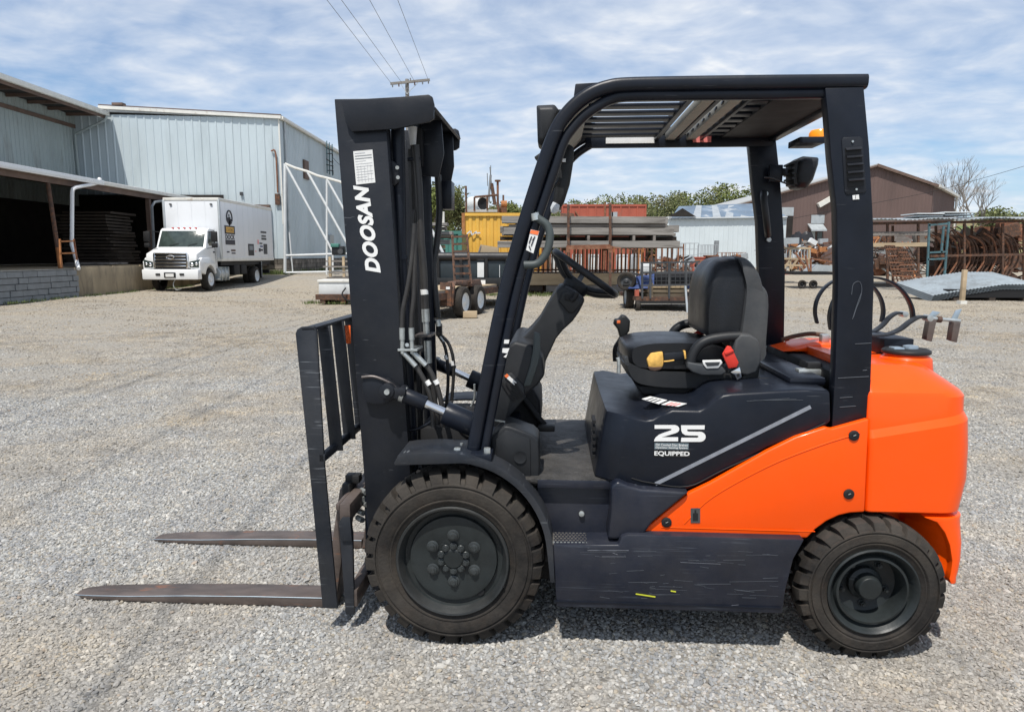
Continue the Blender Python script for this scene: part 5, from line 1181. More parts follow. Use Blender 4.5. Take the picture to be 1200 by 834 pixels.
mat('tin_old', (.30, .34, .36), .5, .2, .15, 1.2, col2=(.20, .21, .21), c2lo=.5, c2hi=.7, c2scale=1.5)
# ================================================================ box truck
BX = -14.25
bt = thing('box_truck', 'white box truck with chrome grille parked nose out at the shed', 'truck', (BX, 31.1, 0))
def T(x, y, z): return Vector((x, y, z))       # truck frame: x to its left side (+), y backwards from the front axle
HW = 1.22
y0b, y1b = 1.15, 8.2; zb0, zb1 = 1.24, 4.04
cb = MB(); cb.box((-HW, y0b, zb0 + .16), (HW, y1b, zb1 - .12)); box = cb.build('cargo_box', 'box_white', bt, bevel=.02)
for a, b in (((-HW - .02, y0b - .02, zb1 - .14), (HW + .02, y1b + .02, zb1)), ((-HW - .02, y0b - .02, zb0), (HW + .02, y1b + .02, zb0 + .18))): MB().box(a, b).build('box_rail', 'trim_white', box, bevel=.025)
for x in (-HW, HW):
    MB().box((x - .05, y0b - .035, zb0 + .1), (x + .05, y0b + .08, zb1 - .1)).build('corner_post', 'galv', box, bevel=.02)
for k in range(1, 10):
    y = y0b + (y1b - y0b) * k / 10; MB().box((HW, y - .012, zb0 + .18), (HW + .006, y + .012, zb1 - .14)).build('panel_joint', 'box_white', box, smooth=False)
for k in range(1, 4):
    MB().box((-HW + 2 * HW * k / 4 - .01, y0b - .006, zb0 + .3), (-HW + 2 * HW * k / 4 + .01, y0b, zb1 - .14)).build('panel_joint', 'box_white', box, smooth=False)
for x in (-.9, .9): MB().box((x - .05, y0b - .05, zb1 - .32), (x + .05, y0b - .01, zb1 - .26)).build('marker_lamp', 'plastic_grey', box)
# side print
def sp(px, py): v = WX(px, py, BX + HW + .008); return v - bt.location
def side_rect(x0, y0, x1, y1, m, name='print', par=None, dx=0.0):
    a, b = sp(x0, y1), sp(x1, y0); zc0, zc1 = a.z, b.z
    return MB().box((HW + .007 + dx, min(a.y, b.y), min(zc0, zc1)), (HW + .010 + dx, max(a.y, b.y), max(zc0, zc1))).build(name, m, par or box, smooth=False)
lg = side_rect(263.5, 265.3, 275.0, 274, 'ink', 'logo_band')
side_rect(265.0, 266.8, 273.8, 272.2, 'paint_yellow', 'logo_print', lg, .003)
side_rect(264.5, 281.5, 275.4, 286.6, 'ink', 'logo_band')
a, b = sp(264.3, 280.3), sp(275, 275.5)
text_obj('logo_text', 'DOCK', .3, 'ink', box, (HW + .012, a.y, a.z), (0, 1, 0), (0, 0, 1), width=b.y - a.y, height=b.z - a.z, offset=.01)
a, b = sp(265.2, 271.4), sp(273.4, 267.8)
text_obj('logo_text', 'LOADING', .2, 'ink', lg, (HW + .016, a.y, a.z), (0, 1, 0), (0, 0, 1), width=b.y - a.y, height=b.z - a.z)
cc = sp(268.5, 255.5); rr0 = abs(sp(268.5, 247).z - cc.z)
ry = rr0 * .95
ar = [Vector((HW + .012, cc.y + ry * math.cos(R(a)), cc.z + rr0 * math.sin(R(a)))) for a in range(-25, 206, 10)]
MB().tube(ar, .035, 6).build('logo_arch', 'ink', box)
for dx, dz, r in ((-.35, -.55, .22), (.25, -.6, .2), (0, -.1, .14), (-.1, .35, .08)):
    MB().box((HW + .01, cc.y + dx * ry - r * .7, cc.z + dz * rr0 - r * .5), (HW + .014, cc.y + dx * ry + r, cc.z + dz * rr0 + r * .6), rot=Matrix.Rotation(R(30 * dx * 3), 3, 'X')).build('logo_print', 'ink', box, smooth=False)
side_rect(291.4, 286, 297.3, 299.5, 'plastic', 'poster_print'); side_rect(292.2, 288, 296.4, 293, 'block_grey', 'poster_print', dx=.004)
side_rect(309.3, 286, 313, 297.8, 'plastic_grey', 'poster_print')
for x0, y0, x1, y1, m in ((266, 294.5, 269, 296, 'ink'), (271, 292.5, 276, 294.5, 'trim_brown'), (271.5, 296, 276, 297.5, 'ink'), (304, 284.5, 307.5, 286, 'ink'), (305, 288, 308, 289.5, 'paint_blue'), (303.5, 291, 305.5, 295, 'ink'), (306, 292, 308, 294, 'ink'), (305.5, 271.5, 312, 273, 'plastic_grey'), (306.5, 276, 311.5, 277.5, 'plastic_grey'), (306.5, 279, 312, 281, 'plastic_grey'), (299, 294, 300.5, 295, 'sticker_red'), (302, 281, 303, 286, 'sticker_red')):
    side_rect(x0, y0, x1, y1, m)
# chassis, tanks
MB().box((-.45, -.9, .55), (.45, y1b - .1, 1.22)).build('chassis', 'black', bt, bevel=.02)
MB().box((-1.1, y0b + .2, 1.05), (1.1, y1b - .2, 1.24)).build('subframe', 'black', bt)
MB().cyl((.92, .95, .68), (.92, 2.0, .68), .30, 18).build('fuel_tank', 'galv', bt, bevel=.02)
for y in (1.1, 1.5, 1.9): MB().box((.60, y, .38), (1.23, y + .04, .99)).build('tank_strap', 'zinc', bt)
for y in (2.9, 3.8): MB().box((.75, y, .6), (1.1, y + .7, 1.05)).build('underbody_box', 'black', bt, bevel=.02)
def tw(x, y, r=.475, dual=False):
    s = 1 if x > 0 else -1
    whl = MB().lathe([(.28, .0), (.29, -.02), (.27, -.03), (.25, .03), (.20, .06), (.12, .02 if not dual else .10), (.10, -.03 if not dual else .05), (.04, -.04 if not dual else .04)], (0, 0, 0), (-s, 0, 0), 28, cap='end').build('wheel', 'box_white' if not dual else 'tote_white', bt)
    whl.location = (x, y, r)
    MB().lathe([(.29, .0), (.32, -.015), (.40, -.02), (r - .02, .0), (r, .04), (r, .22), (r - .02, .26), (.3, .26)], (0, 0, 0), (-s, 0, 0), 32, cap=False).build('tyre', 'rubber', whl)
    if dual: MB().lathe([(.29, .30), (.40, .28), (r, .32), (r, .52), (r - .02, .56), (.3, .56)], (0, 0, 0), (-s, 0, 0), 32, cap=False).build('tyre', 'rubber', whl)
    return whl
for x in (HW - .05, -HW + .05): tw(x, 0); tw(x, 5.65, dual=True)
MB().box((HW - .35, 6.3, .35), (HW - .0, 6.33, 1.15)).build('mud_flap', 'black', bt); MB().box((HW - .02, 6.28, .4), (HW, 6.34, 1.2)).build('mud_flap_edge', 'galv', bt)
MB().box((-1.1, 7.7, .55), (1.1, 7.85, .75)).build('rear_bumper', 'black', bt)
# cab: profile sections across the width
prof = [(-1.05, .98), (-1.05, 1.30), (-1.0, 1.58), (-.30, 1.80), (-.10, 1.84), (.30, 2.58), (.45, 2.68), (1.05, 2.68), (1.10, 2.3), (1.10, .95), (.62, .95), (.55, 1.02), (-.50, 1.02), (-.58, .95)]
secs = []
for x, inset in ((-1.07, .05), (-1.04, .01), (-.85, 0), (-.4, 0), (.4, 0), (.85, 0), (1.04, .01), (1.07, .05)):
    secs.append([Vector((x * (1.0 if z < 1.9 else .96), y + inset * (1 if y < .3 else 0), z - inset * (.5 if z > 1.9 else .4))) for y, z in prof])
cab = MB().loft(secs).build('cab', 'truck_white', bt, bevel=.02)
for s in (-1, 1):     # wings over the front wheels
    arch_ = [(-.62 + 0, .60)] + [(.58 * math.cos(R(a)), .50 + .58 * math.sin(R(a))) for a in range(165, 20, -12)]
    pts = [Vector((s * .78, y, z)) for y, z in [(-1.02, .80), (-1.04, 1.25), (-.8, 1.42), (-.1, 1.42), (.58, 1.2), (.60, .72)] + [(.54 * math.cos(R(a)), .52 + .56 * math.sin(R(a))) for a in range(18, 170, 12)]]
    MB().prism(pts, (s * .42, 0, 0)).build('wing', 'truck_white', cab, bevel=.03)
# windscreen and glass
def wsq(y, z, o=.012): return y - o * .9, z + o * .45
ws_ = [(-.06, 1.90), (.27, 2.52)]
MB().hexa([Vector(v) for v in ((-.97, -.10, 1.87), (.97, -.10, 1.87), (.97, -.05, 1.87), (-.97, -.05, 1.87), (-.93, .255, 2.56), (.93, .255, 2.56), (.93, .295, 2.56), (-.93, .295, 2.56))]).build('windscreen', 'glass', cab, bevel=.01)
MB().bar((-.5, -.11, 1.92), (-.1, -.06, 2.02), .02).build('wiper', 'black', cab); MB().bar((.3, -.11, 1.92), (.7, -.06, 2.02), .02).build('wiper', 'black', cab)
for s in (-1, 1):
    MB().prism([Vector((s * 1.035, y, z)) for y, z in ((.12, 1.92), (.38, 2.52), (.86, 2.52), (.86, 1.92))], (s * .025, 0, 0)).build('door_window', 'glass', cab, bevel=.004)
    MB().box((s * 1.05 - .01, .90, 1.1), (s * 1.05 + .015, .915, 2.5)).build('door_joint', 'black', cab); MB().box((s * 1.06 - .01, .68, 1.62), (s * 1.06 + .03, .82, 1.67)).build('door_handle', 'black', cab)
    MB().tube([(s * 1.05, .1, 1.8), (s * 1.45, -.05, 1.85), (s * 1.45, -.05, 2.55), (s * 1.05, .25, 2.5)], .018, 6).build('mirror_arm', 'black', cab)
    MB().box((s * 1.45 - .13, -.12, 2.08), (s * 1.45 + .13, .0, 2.52)).build('mirror', 'black', cab, bevel=.03)
    MB().box((s * 1.45 - .12, -.12, 1.84), (s * 1.45 + .12, .0, 2.03)).build('mirror', 'black', cab, bevel=.03)
    # headlights
    MB().hexa([Vector(v) for v in ((s * .76, -1.085, 1.00), (s * 1.14, -1.05, 1.00), (s * 1.14, -.9, 1.02), (s * .76, -1.0, 1.02), (s * .76, -1.08, 1.24), (s * 1.18, -1.03, 1.34), (s * 1.18, -.85, 1.34), (s * .76, -1.0, 1.24))]).build('headlight', 'glass', cab, bevel=.02)
    MB().ball((s * .87, -1.06, 1.13), .085).build('lamp_bulb', 'chrome', cab); MB().ball((s * 1.05, -1.035, 1.16), .07).build('lamp_bulb', 'chrome', cab)
    MB().box((s * .82, -.42, 1.70), (s * 1.00, -.05, 1.78)).build('hood_vent', 'black', cab, bevel=.02)
    MB().box((s * .95, .70, .42), (s * 1.18, 1.05, .50)).build('cab_step', 'galv', cab)
gr_ = MB().hexa([Vector(v) for v in ((-.64, -1.09, .97), (.64, -1.09, .97), (.64, -1.0, .97), (-.64, -1.0, .97), (-.70, -1.06, 1.56), (.70, -1.06, 1.56), (.70, -.95, 1.56), (-.70, -.95, 1.56))]).build('grille', 'black', cab, bevel=.02)
for k in range(4):
    z = 1.03 + .135 * k; yk = -1.125 + .04 * (z - .98) / .52
    MB().box((-.64 - .04 * k / 3, yk, z), (.64 + .04 * k / 3, yk + .05, z + .06)).build('grille_bar', 'chrome', gr_, bevel=.012)
for s in (-1, 1): MB().box((s * .68 - .035, -1.12, .97), (s * .68 + .035, -1.02, 1.58)).build('grille_surround', 'chrome', gr_, bevel=.012)
MB().box((-.71, -1.10, 1.55), (.71, -.98, 1.61)).build('grille_surround', 'chrome', gr_, bevel=.015)
em = MB().tube([Vector((.16 * math.cos(R(a)), -1.12, 1.43 + .07 * math.sin(R(a)))) for a in range(0, 360, 20)], .018, 6, closed=True).build('hood_emblem', 'chrome', gr_)
MB().bar((-.1, -1.12, 1.38), (.1, -1.12, 1.48), .03, .02).build('hood_emblem', 'chrome', gr_)
bp = MB().hexa([Vector(v) for v in ((-1.16, -1.24, .50), (1.16, -1.24, .50), (1.20, -.90, .50), (-1.20, -.90, .50), (-1.18, -1.22, .93), (1.18, -1.22, .93), (1.20, -.92, .93), (-1.20, -.92, .93))]).build('bumper', 'truck_white', bt, bevel=.04)
for s in (-1, 1): MB().box((s * .5 - .09, -1.26, .68), (s * .5 + .09, -1.22, .76)).build('tow_slot', 'black', bp)
pl_ = MB().box((-.24, -1.265, .58), (.24, -1.235, .80)).build('plate_holder', 'plastic', bp, bevel=.01)
MB().box((-.17, -1.275, .62), (.17, -1.262, .75)).build('licence_plate', 'sticker', pl_)
for k in range(5): MB().box((-.5 + .25 * k - .04, .32, 2.66), (-.5 + .25 * k + .04, .40, 2.705)).build('roof_marker', 'red_belt', cab, bevel=.01)
MB().tube(cat_path([(.1, -1.0, .52), (.05, -1.1, .3), (.12, -1.05, .08), (.3, -.95, .1)], 4), .02, 6).build('hanging_hook', 'galv', bp)

# ================================================================ yard objects
def boxp(name, m, a, b, par, bevel=0.0, **k): return MB().box(a, b).build(name, m, par, bevel=bevel, **k)
def pipe(par, pts, r, m, name, n=6, L0=None): return MB().tube([Vector(p) - (L0 or Vector()) for p in pts], r, n).build(name, m, par)
# white triangular gate frame
GY = 41.0
gt = thing('gate_frame', 'tall white triangular pipe gate frame standing in front of the blue wall', 'gate', tuple(W(334, 319, GY)))
def gp(px, py, Y=GY): return W(px, py, Y) - gt.location
for a, b, r in (((334, 192), (334, 319.5), .085), ((334, 192), (391, 297), .07), ((360, 201), (408, 288), .07), ((383, 209), (383, 322), .06), ((383, 210), (412, 262), .07), ((334, 299.5), (412, 297), .06), ((334, 319.5), (412, 318), .06), ((390, 297), (390, 318), .06), ((339, 272), (343, 318), .035)):
    MB().tube([gp(*a), gp(*b)], r, 7).build('pipe', 'tote_white', gt)
MB().tube([gp(334, 192), gp(346, 197), gp(360, 201), gp(372, 206), gp(384, 209), (gp(398, 213)), gp(412, 220)], .07, 6).build('top_rail', 'trim_white', gt)
# second white frame seen between the mast and the pillar
WF = 21.0
gt2 = thing('pipe_brace', 'white pipe brace frame behind the mast beside the tandem trailer', 'frame', tuple(W(512, 335, WF)))
def g2(px, py): return W(px, py, WF) - gt2.location
for a, b in (((500, 258), (533, 325)), ((505, 326), (534, 326)), ((510, 335), (510, 308)), ((508, 310), (513, 322)), ((534, 325), (534, 350)), ((478, 326), (505, 326)), ((478, 350), (534, 350)), ((478, 350), (478, 258)), ((478, 258), (501, 258))):
    MB().tube([g2(*a), g2(*b)], .045, 7).build('pipe', 'tote_white', gt2)
# grey tank box on a rusty sled, in front of the gate
ub = thing('metal_trough', 'grey-white sheet metal trough on a rusty skid left of the mast', 'trough', (0, 0, 0)); UY = 22.5
p = W(374, 352, UY); q = W(425, 329, UY); ub.location = (p.x, UY, 0)
hh_ = q.z - .0
boxp('body', 'tote_white', (0, 0, .28), (1.7, 1.0, q.z), ub, .02); boxp('lip', 'trim_white', (-.03, -.03, q.z - .05), (1.73, 1.03, q.z + .03), ub, .01)
for x in (.05, .7, 1.4): boxp('skid', 'rust', (x, -.1, 0), (x + .16, 1.1, .14), ub)
boxp('skid_frame', 'rust', (-.08, -.12, .12), (1.75, .02, .29), ub); MB().tube(cat_path([(.9, -.2, .5), (.8, -.3, .3), (1.0, -.3, .1), (1.2, -.25, .25), (1.3, -.2, .1), (1.0, -.4, .03)], 4), .025, 5).build('cable', 'black', ub)
pw = plank_stack('pallet_pile', 'pile of weathered pallets and boards on the trough left of the mast', *sorted((W(383, 300, 24).x, W(415, 300, 24).x)), 23.8, 24.8, W(390, 326, 24).z, 4, .05, .13, 'old_wood', .08)
for x in (-.35, .1, .4): MB().box((x, -.52, 0), (x + .08, -.44, .72)).build('stringer', 'tan_wood', pw)
b0 = W(383, 352, 24.0); boxp('stand', 'rust', (-.5, -.4, -b0.z - pw.location.z), (.5, .4, 0), pw)
gn = thing('small_engine', 'small dark green engine sitting on top of the pallet pile', 'engine', tuple(W(397, 299, 24.1)))
boxp('block', 'plastic', (-.2, -.15, 0), (.2, .2, .3), gn, .03); boxp('tank', 'paint_green', (-.22, -.2, .26), (.05, .1, .38), gn, .02); MB().cyl((.1, -.2, .12), (.1, -.12, .12), .09, 14).build('flywheel', 'plastic_grey', gn)

# tandem-axle trailer with ramp
def small_wheel(par, loc, r, wd, ax, rim='tote_white', name='wheel'):
    w_ = MB().lathe([(r * .60, .0), (r * .58, .03), (r * .4, .05), (r * .2, .03), (r * .12, .0)], (0, 0, 0), ax, 24, cap='end').build(name, rim, par); w_.location = loc
    MB().lathe([(r * .6, 0), (r * .66, -.01), (r * .9, -.012), (r, .025), (r, wd - .03), (r * .92, wd), (r * .6, wd)], (0, 0, 0), ax, 28, cap=False).build('tyre', 'rubber', w_)
    return w_
tt = thing('ramp_trailer', 'rusty tandem axle trailer with raised ladder ramp', 'trailer', (0, 0, 0))
a = W(546, 371, 17.4); tt.location = (a.x, 17.4, 0); tt.rotation_euler = (0, 0, R(-19))
wr = .375
small_wheel(tt, (0, 0, wr), wr, .22, (-1, 0, 0)); small_wheel(tt, (0.02, .95, wr), wr, .22, (-1, 0, 0))
small_wheel(tt, (-1.75, 0, wr), wr, .22, (1, 0, 0)); small_wheel(tt, (-1.75, .95, wr), wr, .22, (1, 0, 0))
MB().prism([Vector((-.34, y, z)) for y, z in ((-.50, .32), (-.46, .70), (-.30, .88), (1.30, .88), (1.42, .72), (1.42, .66), (-.34, .80), (-.44, .32))], (.22, 0, 0)).build('fender', 'rust', tt, bevel=.01)
boxp('fender_front', 'rust', (-.44, -.53, .30), (-.15, -.47, .86), tt); boxp('sticker', 'sticker', (-.28, -.54, .70), (-.18, -.532, .76), tt)
boxp('deck', 'old_wood', (-1.62, -1.6, .60), (-.30, 3.0, .66), tt)
for k in range(6): boxp('deck_board', 'tan_wood', (-1.6 + .22 * k, -1.62, .66), (-1.4 + .22 * k, 3.0, .69), tt)
boxp('frame_rail', 'rust', (-.34, -1.6, .46), (-.26, 3.0, .62), tt); boxp('frame_rail', 'rust', (-1.66, -1.6, .46), (-1.58, 3.0, .62), tt); boxp('rear_beam', 'rust', (-1.66, -1.66, .44), (-.26, -1.58, .60), tt)
rp = thing('loading_ramp', 'upright brown steel loading ramp with rungs above the tandem wheels', 'ramp', (0, 0, 0)); RY = 17.9
o = W(540, 333, RY); rp.location = o
def rl(px, py, dy=0): return W(px, py, RY + dy) - o
MB().tube([rl(533, 333), rl(530, 276, .5)], .035, 6).build('side_rail', 'rust', rp); MB().tube([rl(552, 333), rl(547, 275, .5)], .035, 6).build('side_rail', 'rust', rp)
for k in range(7):
    f = k / 6.4; a, b = rl(533, 331).lerp(rl(530, 276, .5), f + .03), rl(552, 331).lerp(rl(547, 275, .5), f + .03)
    MB().bar(a, b, .10, .05).build('rung', 'rust', rp)
wb = thing('wood_block', 'short timber block lying beside the tandem trailer wheel', 'block', tuple(W(551, 373, 17.3)[:2]) + (0,)); boxp('block', 'tan_wood', (-.17, -.1, 0), (.17, .1, .16), wb, .01)
# dark dump trailer behind
dt = thing('dump_trailer', 'black and teal dump trailer with rolled tarp behind the ramp', 'trailer', (0, 0, 0)); DY = 20.5
a, b = W(470, 345, DY), W(598, 296, DY); dt.location = (a.x, DY, 0); wdt_ = b.x - a.x
boxp('body', 'body_dark', (0, .1, .62), (wdt_, 3.4, b.z - .16), dt, .02); boxp('bed_floor', 'black', (0, 0, .5), (wdt_, 3.4, .64), dt)
boxp('tail_beam', 'plastic_dark', (0, -.12, .60), (wdt_, .0, .86), dt, .01); MB().cyl((0, .15, b.z - .12), (wdt_, .15, b.z - .12), .13, 14).build('tarp_roll', 'tarp_black', dt)
for f in (.03, .34, .55, .78, .97): boxp('stake_post', 'black', (wdt_ * f - .04, .02, .62), (wdt_ * f + .04, .12, b.z - .15), dt)
boxp('white_panel', 'tote_white', (wdt_ * .70, -.02, .88), (wdt_ * .76, .09, b.z - .28), dt); boxp('white_panel', 'tote_white', (wdt_ * .90, .03, .88), (wdt_ * .905, .05, b.z - .35), dt)
boxp('licence_plate', 'sticker', (W(558.5, 330, DY).x - a.x, -.15, W(560, 333.5, DY).z), (W(569, 330, DY).x - a.x, -.125, W(560, 328, DY).z), dt)
small_wheel(dt, (wdt_ - .1, 1.0, .36), .36, .22, (-1, 0, 0), 'galv'); small_wheel(dt, (wdt_ - .1, 1.9, .36), .36, .22, (-1, 0, 0), 'galv'); small_wheel(dt, (.1, 1.0, .36), .36, .22, (1, 0, 0), 'galv')
cbd = thing('brown_board', 'tilted brown wooden crate lid lying on the black trailer tarp', 'board', tuple(W(571, 296, DY + .3)))
MB().prism([W(x, y, DY + .3) - cbd.location for x, y in ((560, 296), (563, 286.5), (584, 290), (584, 296))], (0, .7, 0)).build('board', 'tan_wood', cbd); MB().prism([W(x, y, DY + .28) - cbd.location for x, y in ((560, 296.5), (563, 287), (564, 288), (561.5, 296.5))], (0, .02, 0)).build('board_edge', 'old_wood', cbd)

# green container, lumber on top of it, yellow container and the gear on its roof
def container(name, label, px0, px1, pyt, Y, z0, m, dep, extra=None):
    a, b = W(px0, pyt, Y), W(px1, pyt, Y); c = thing(name, label, 'container', (a.x, Y, z0)); wdt = b.x - a.x; h = a.z - z0
    n = max(3, round(wdt / .30)); st = wdt / n
    pts = []
    for i in range(n): pts += [(i * st, .06), (i * st + st * .35, .06), (i * st + st * .5, .0 + .1), (i * st + st * .85, .1)]
    pts.append((wdt, .06)); mb = MB(); lo = [mb.bm.verts.new((x, y, .12)) for x, y in pts] + [mb.bm.verts.new((wdt, dep, .12)), mb.bm.verts.new((0, dep, .12))]
    hi = [mb.bm.verts.new((v.co.x, v.co.y, h - .1)) for v in lo]
    for i in range(len(lo)): mb.face([lo[i], lo[(i + 1) % len(lo)], hi[(i + 1) % len(lo)], hi[i]])
    mb.face(hi); mb.face(lo[::-1]); mb.build('corrugated_wall', m, c, smooth=False)
    for x in (0, wdt - .13): boxp('corner_post', extra or m, (x, -.0, 0), (x + .13, .14, h), c)
    boxp('top_rail', m, (.13, .01, h - .12), (wdt - .13, .12, h - .001), c); boxp('bottom_rail', m, (.13, .01, 0), (wdt - .13, .12, .14), c); boxp('side_rail', m, (0, .14, h - .12), (.12, dep, h), c)
    return c
gc = container('green_container', 'dark green corrugated container behind the black trailer', 500, 541, 270.5, 27, 0, 'paint_green', 5)
YY = 30.0
yc = container('yellow_container', 'yellow corrugated shipping container carrying a white drum', 541, 642, 249.5, YY, 0.3, 'paint_yellow', 5.5, 'rust_orange')
for k, (px, py, t_) in enumerate(((553, 274, '0 - 7'),)):
    p = W(px, py, YY) - yc.location
    for (a_, b_) in (((-.2, 0), (-.05, .12)), ((-.05, .12), (.0, -.05)), ((0, -.05), (.2, .1)), ((.1, .02), (.35, .04))): MB().bar(p + Vector((a_[0], -.012, a_[1])), p + Vector((b_[0], -.012, b_[1])), .03, .05).build('chalk_mark', 'tote_white', yc)
for i in range(3): boxp('support_block', 'old_wood', (.1 + 1.5 * i, .05, -.3), (.5 + 1.5 * i, .5, 0), yc)
pf = thing('roof_platform', 'grey steel platform with rusty rails on the yellow container', 'platform', tuple(W(545, 249, YY + .5)))
def pfp(px, py, Y=YY + .5): return W(px, py, Y) - pf.location
boxp('deck', 'galv', tuple(pfp(545, 248.5)), tuple(pfp(584, 245.5) + Vector((0, 2, 0))), pf)
for a, b in (((546.5, 249), (546, 218)), ((584, 249), (583.5, 228)), ((556, 231), (584, 228.5)), ((556, 231), (556, 247)), ((571, 229), (571, 246))): MB().tube([pfp(*a), pfp(*b)], .045, 6).build('rail', 'rust', pf)
dr = thing('white_drum', 'white drum lying on its side with black open end on the container roof', 'drum', tuple(W(566, 240, YY + 1)))
MB().lathe([(.26, 0), (.30, -.04), (.33, .0), (.36, .1), (.36, .9), (.30, 1.0)], (.0, -.1, .03), (-.55, .8, 0), 24, cap='end').build('shell', 'tote_white', dr); MB().lathe([(.26, .03), (.25, .0), (.02, .05)], (0, -.1, .03), (-.55, .8, 0), 20, cap='end').build('open_end', 'black', dr)
MB().cyl((.05, .1, -.3), (-.5, .8, -.3), .1, 8).build('cradle', 'rust', dr)
pl2 = thing('tall_pipe_with_cap', 'thin rusty exhaust stack with flat cap rising from the container roof', 'pipe', tuple(W(583.5, 248, YY + 2)))
MB().cyl((0, 0, 0), W(583.2, 213, YY + 2) - pl2.location, .05, 8).build('pipe', 'rust_light', pl2); MB().cyl(W(583.2, 213, YY + 2) - pl2.location, W(583.2, 211, YY + 2) - pl2.location, .13, 8).build('cap', 'rust', pl2)
an = thing('crane_jib', 'pair of thin dark masts leaning together above the yellow container', 'mast', tuple(W(576, 248, YY + 1.5)))
for a, b, r in (((572, 240), (575, 205), .05), ((575, 205), (575, 194), .02), ((580, 240), (576, 215), .08), ((576, 215), (574, 196), .02), ((571.5, 218), (571, 203), .02)): MB().tube([W(*a, YY + 1.5) - an.location, W(*b, YY + 1.5) - an.location], r, 5).build('rod', 'rust' if r > .06 else 'block_grey', an)
mc = thing('rusty_winch', 'rusty winch assembly with cable at the right end of the roof platform', 'winch', tuple(W(590, 249, YY + .8)))
boxp('frame', 'rust', (-.18, 0, 0), (.15, .3, .25), mc); MB().cyl((-.1, .1, .35), (.15, .1, .35), .15, 10).build('spool', 'rust_orange', mc); boxp('post', 'rust', (-.05, .3, .2), (.03, .38, .75), mc)

def beams(name, label, spec, Y, m, dep=.5, cat_='timber pile', group=None):
    """each entry is one long beam: px0, px1, top, bottom, offset in depth"""
    a = W(spec[0][0], spec[0][3], Y); t_ = thing(name, label, cat_, (a.x, Y, 0), 0, group)
    for px0, px1, yt, yb_, dy, mm in spec:
        p, q = W(px0, yb_, Y + dy), W(px1, yt, Y + dy); hz = q.z - p.z
        MB().box((p.x - a.x, dy, p.z), (q.x - a.x, dy + dep, q.z), rot=Matrix.Rotation(R(random.uniform(-.35, .35)), 3, 'Y')).build('beam', mm or m, t_, bevel=.008, seg=1, smooth=False)
    return t_
TY = 27.0
tb = beams('timber_pile', 'stack of long weathered grey beams on the rusty rack', [
    (588, 780, 253.6, 261.6, 0, None), (592, 783, 254.6, 262, .55, None), (596, 782, 262.5, 266.5, .1, 'old_wood'), (590, 790, 266.8, 275, .05, None), (586, 796, 264.6, 272.4, .6, None), (588, 792, 272.8, 276.5, .5, 'old_wood'),
    (583, 797, 282.3, 290.2, 0, None), (586, 793, 277.2, 281.5, .55, 'pallet_wood'), (600, 790, 283, 290, .6, None), (604, 776, 258, 262.2, 1.1, None), (600, 786, 268, 276, 1.15, None), (600, 794, 281, 290, 1.2, None)], TY, 'grey_wood')
for x in (612, 640, 664, 688, 713, 741, 765): p = W(x, 282, TY + .1); q = W(x + 3, 276, TY + .1); boxp('spacer', 'old_wood', (p.x - tb.location.x, .02, p.z), (q.x - tb.location.x, .9, q.z), tb)
rk = thing('steel_rack', 'rusty steel cantilever rack holding the grey beams', 'rack', (W(665, 320, TY - .2).x, TY - .2, 0)); RL = rk.location
def rp_(px, py, Y=TY - .2): return W(px, py, Y) - RL
for px in (666, 715):
    MB().bar(rp_(px, 345), rp_(px, 240), .09, .09).build('post', 'rust', rk); boxp('clamp', 'rust_light', tuple(rp_(px - 2.4, 296) + Vector((0, -.05, 0))), tuple(rp_(px + 2.4, 288) + Vector((0, .15, 0))), rk)
    MB().bar(rp_(px, 291.5), rp_(px, 291.5) + Vector((0, 1.9, 0)), .1, .12).build('arm', 'rust_light', rk)
    MB().bar(rp_(px, 345) + Vector((0, 0, .05)), rp_(px, 345) + Vector((0, 1.9, .05)), .12, .1).build('foot', 'rust', rk)
MB().bar(rp_(666, 290), rp_(715, 289), .12, .16).build('tie_beam', 'rust_light', rk); MB().bar(rp_(715, 289), rp_(728, 291), .05).build('tie_beam', 'rust_light', rk)
# lower rusty frames full of uprights
def bar_frame(name, label, px0, px1, yt, yb_, Y, n, m, m2=None, th=.055, group=None, cat_='frame', rails=2, dep=.9, seed=1):
    random.seed(seed); a, b = W(px0, yb_, Y), W(px1, yt, Y); zg = .5 * min(1, max(0, (Y - 33) / 11)) ; t_ = thing(name, label, cat_, (a.x, Y, zg), 0, group); w_ = b.x - a.x; h = b.z - zg
    for yy in ((0, dep) if dep else (0,)):
        for k in range(rails): z = h * (1 - k / max(1, rails - .0)) if rails > 1 else h; MB().bar((0, yy, z), (w_, yy, z), th, th).build('rail', m, t_)
        for k in range(n):
            x = w_ * k / (n - 1) + random.uniform(-.04, .04); mm = random.choice((m, m2 or m)); MB().bar((x, yy, 0), (x + random.uniform(-.03, .03), yy, h + (random.random() < .15) * .15), th * random.choice((.7, 1, 1.3)), th).build('upright', mm, t_)
    return t_
bar_frame('barred_stand', 'long rusty barred frame under the left half of the grey beams', 619, 664, 289.5, 321, 29, 9, 'rust', 'rust_light', seed=2, group=None)
bar_frame('barred_stand', 'rusty barred frame between the two rack posts', 668, 712, 291, 321, 28.6, 10, 'rust_light', 'rust', seed=3)
bar_frame('barred_stand', 'dark barred frame right of the second rack post', 718, 758, 290.5, 321, 29.2, 9, 'rust', 'rust_orange', seed=5)
bar_frame('barred_stand', 'dark rusty barred frame left of the blue tarp', 762, 801, 290, 322, 30, 7, 'rust', 'rust_light', seed=6)
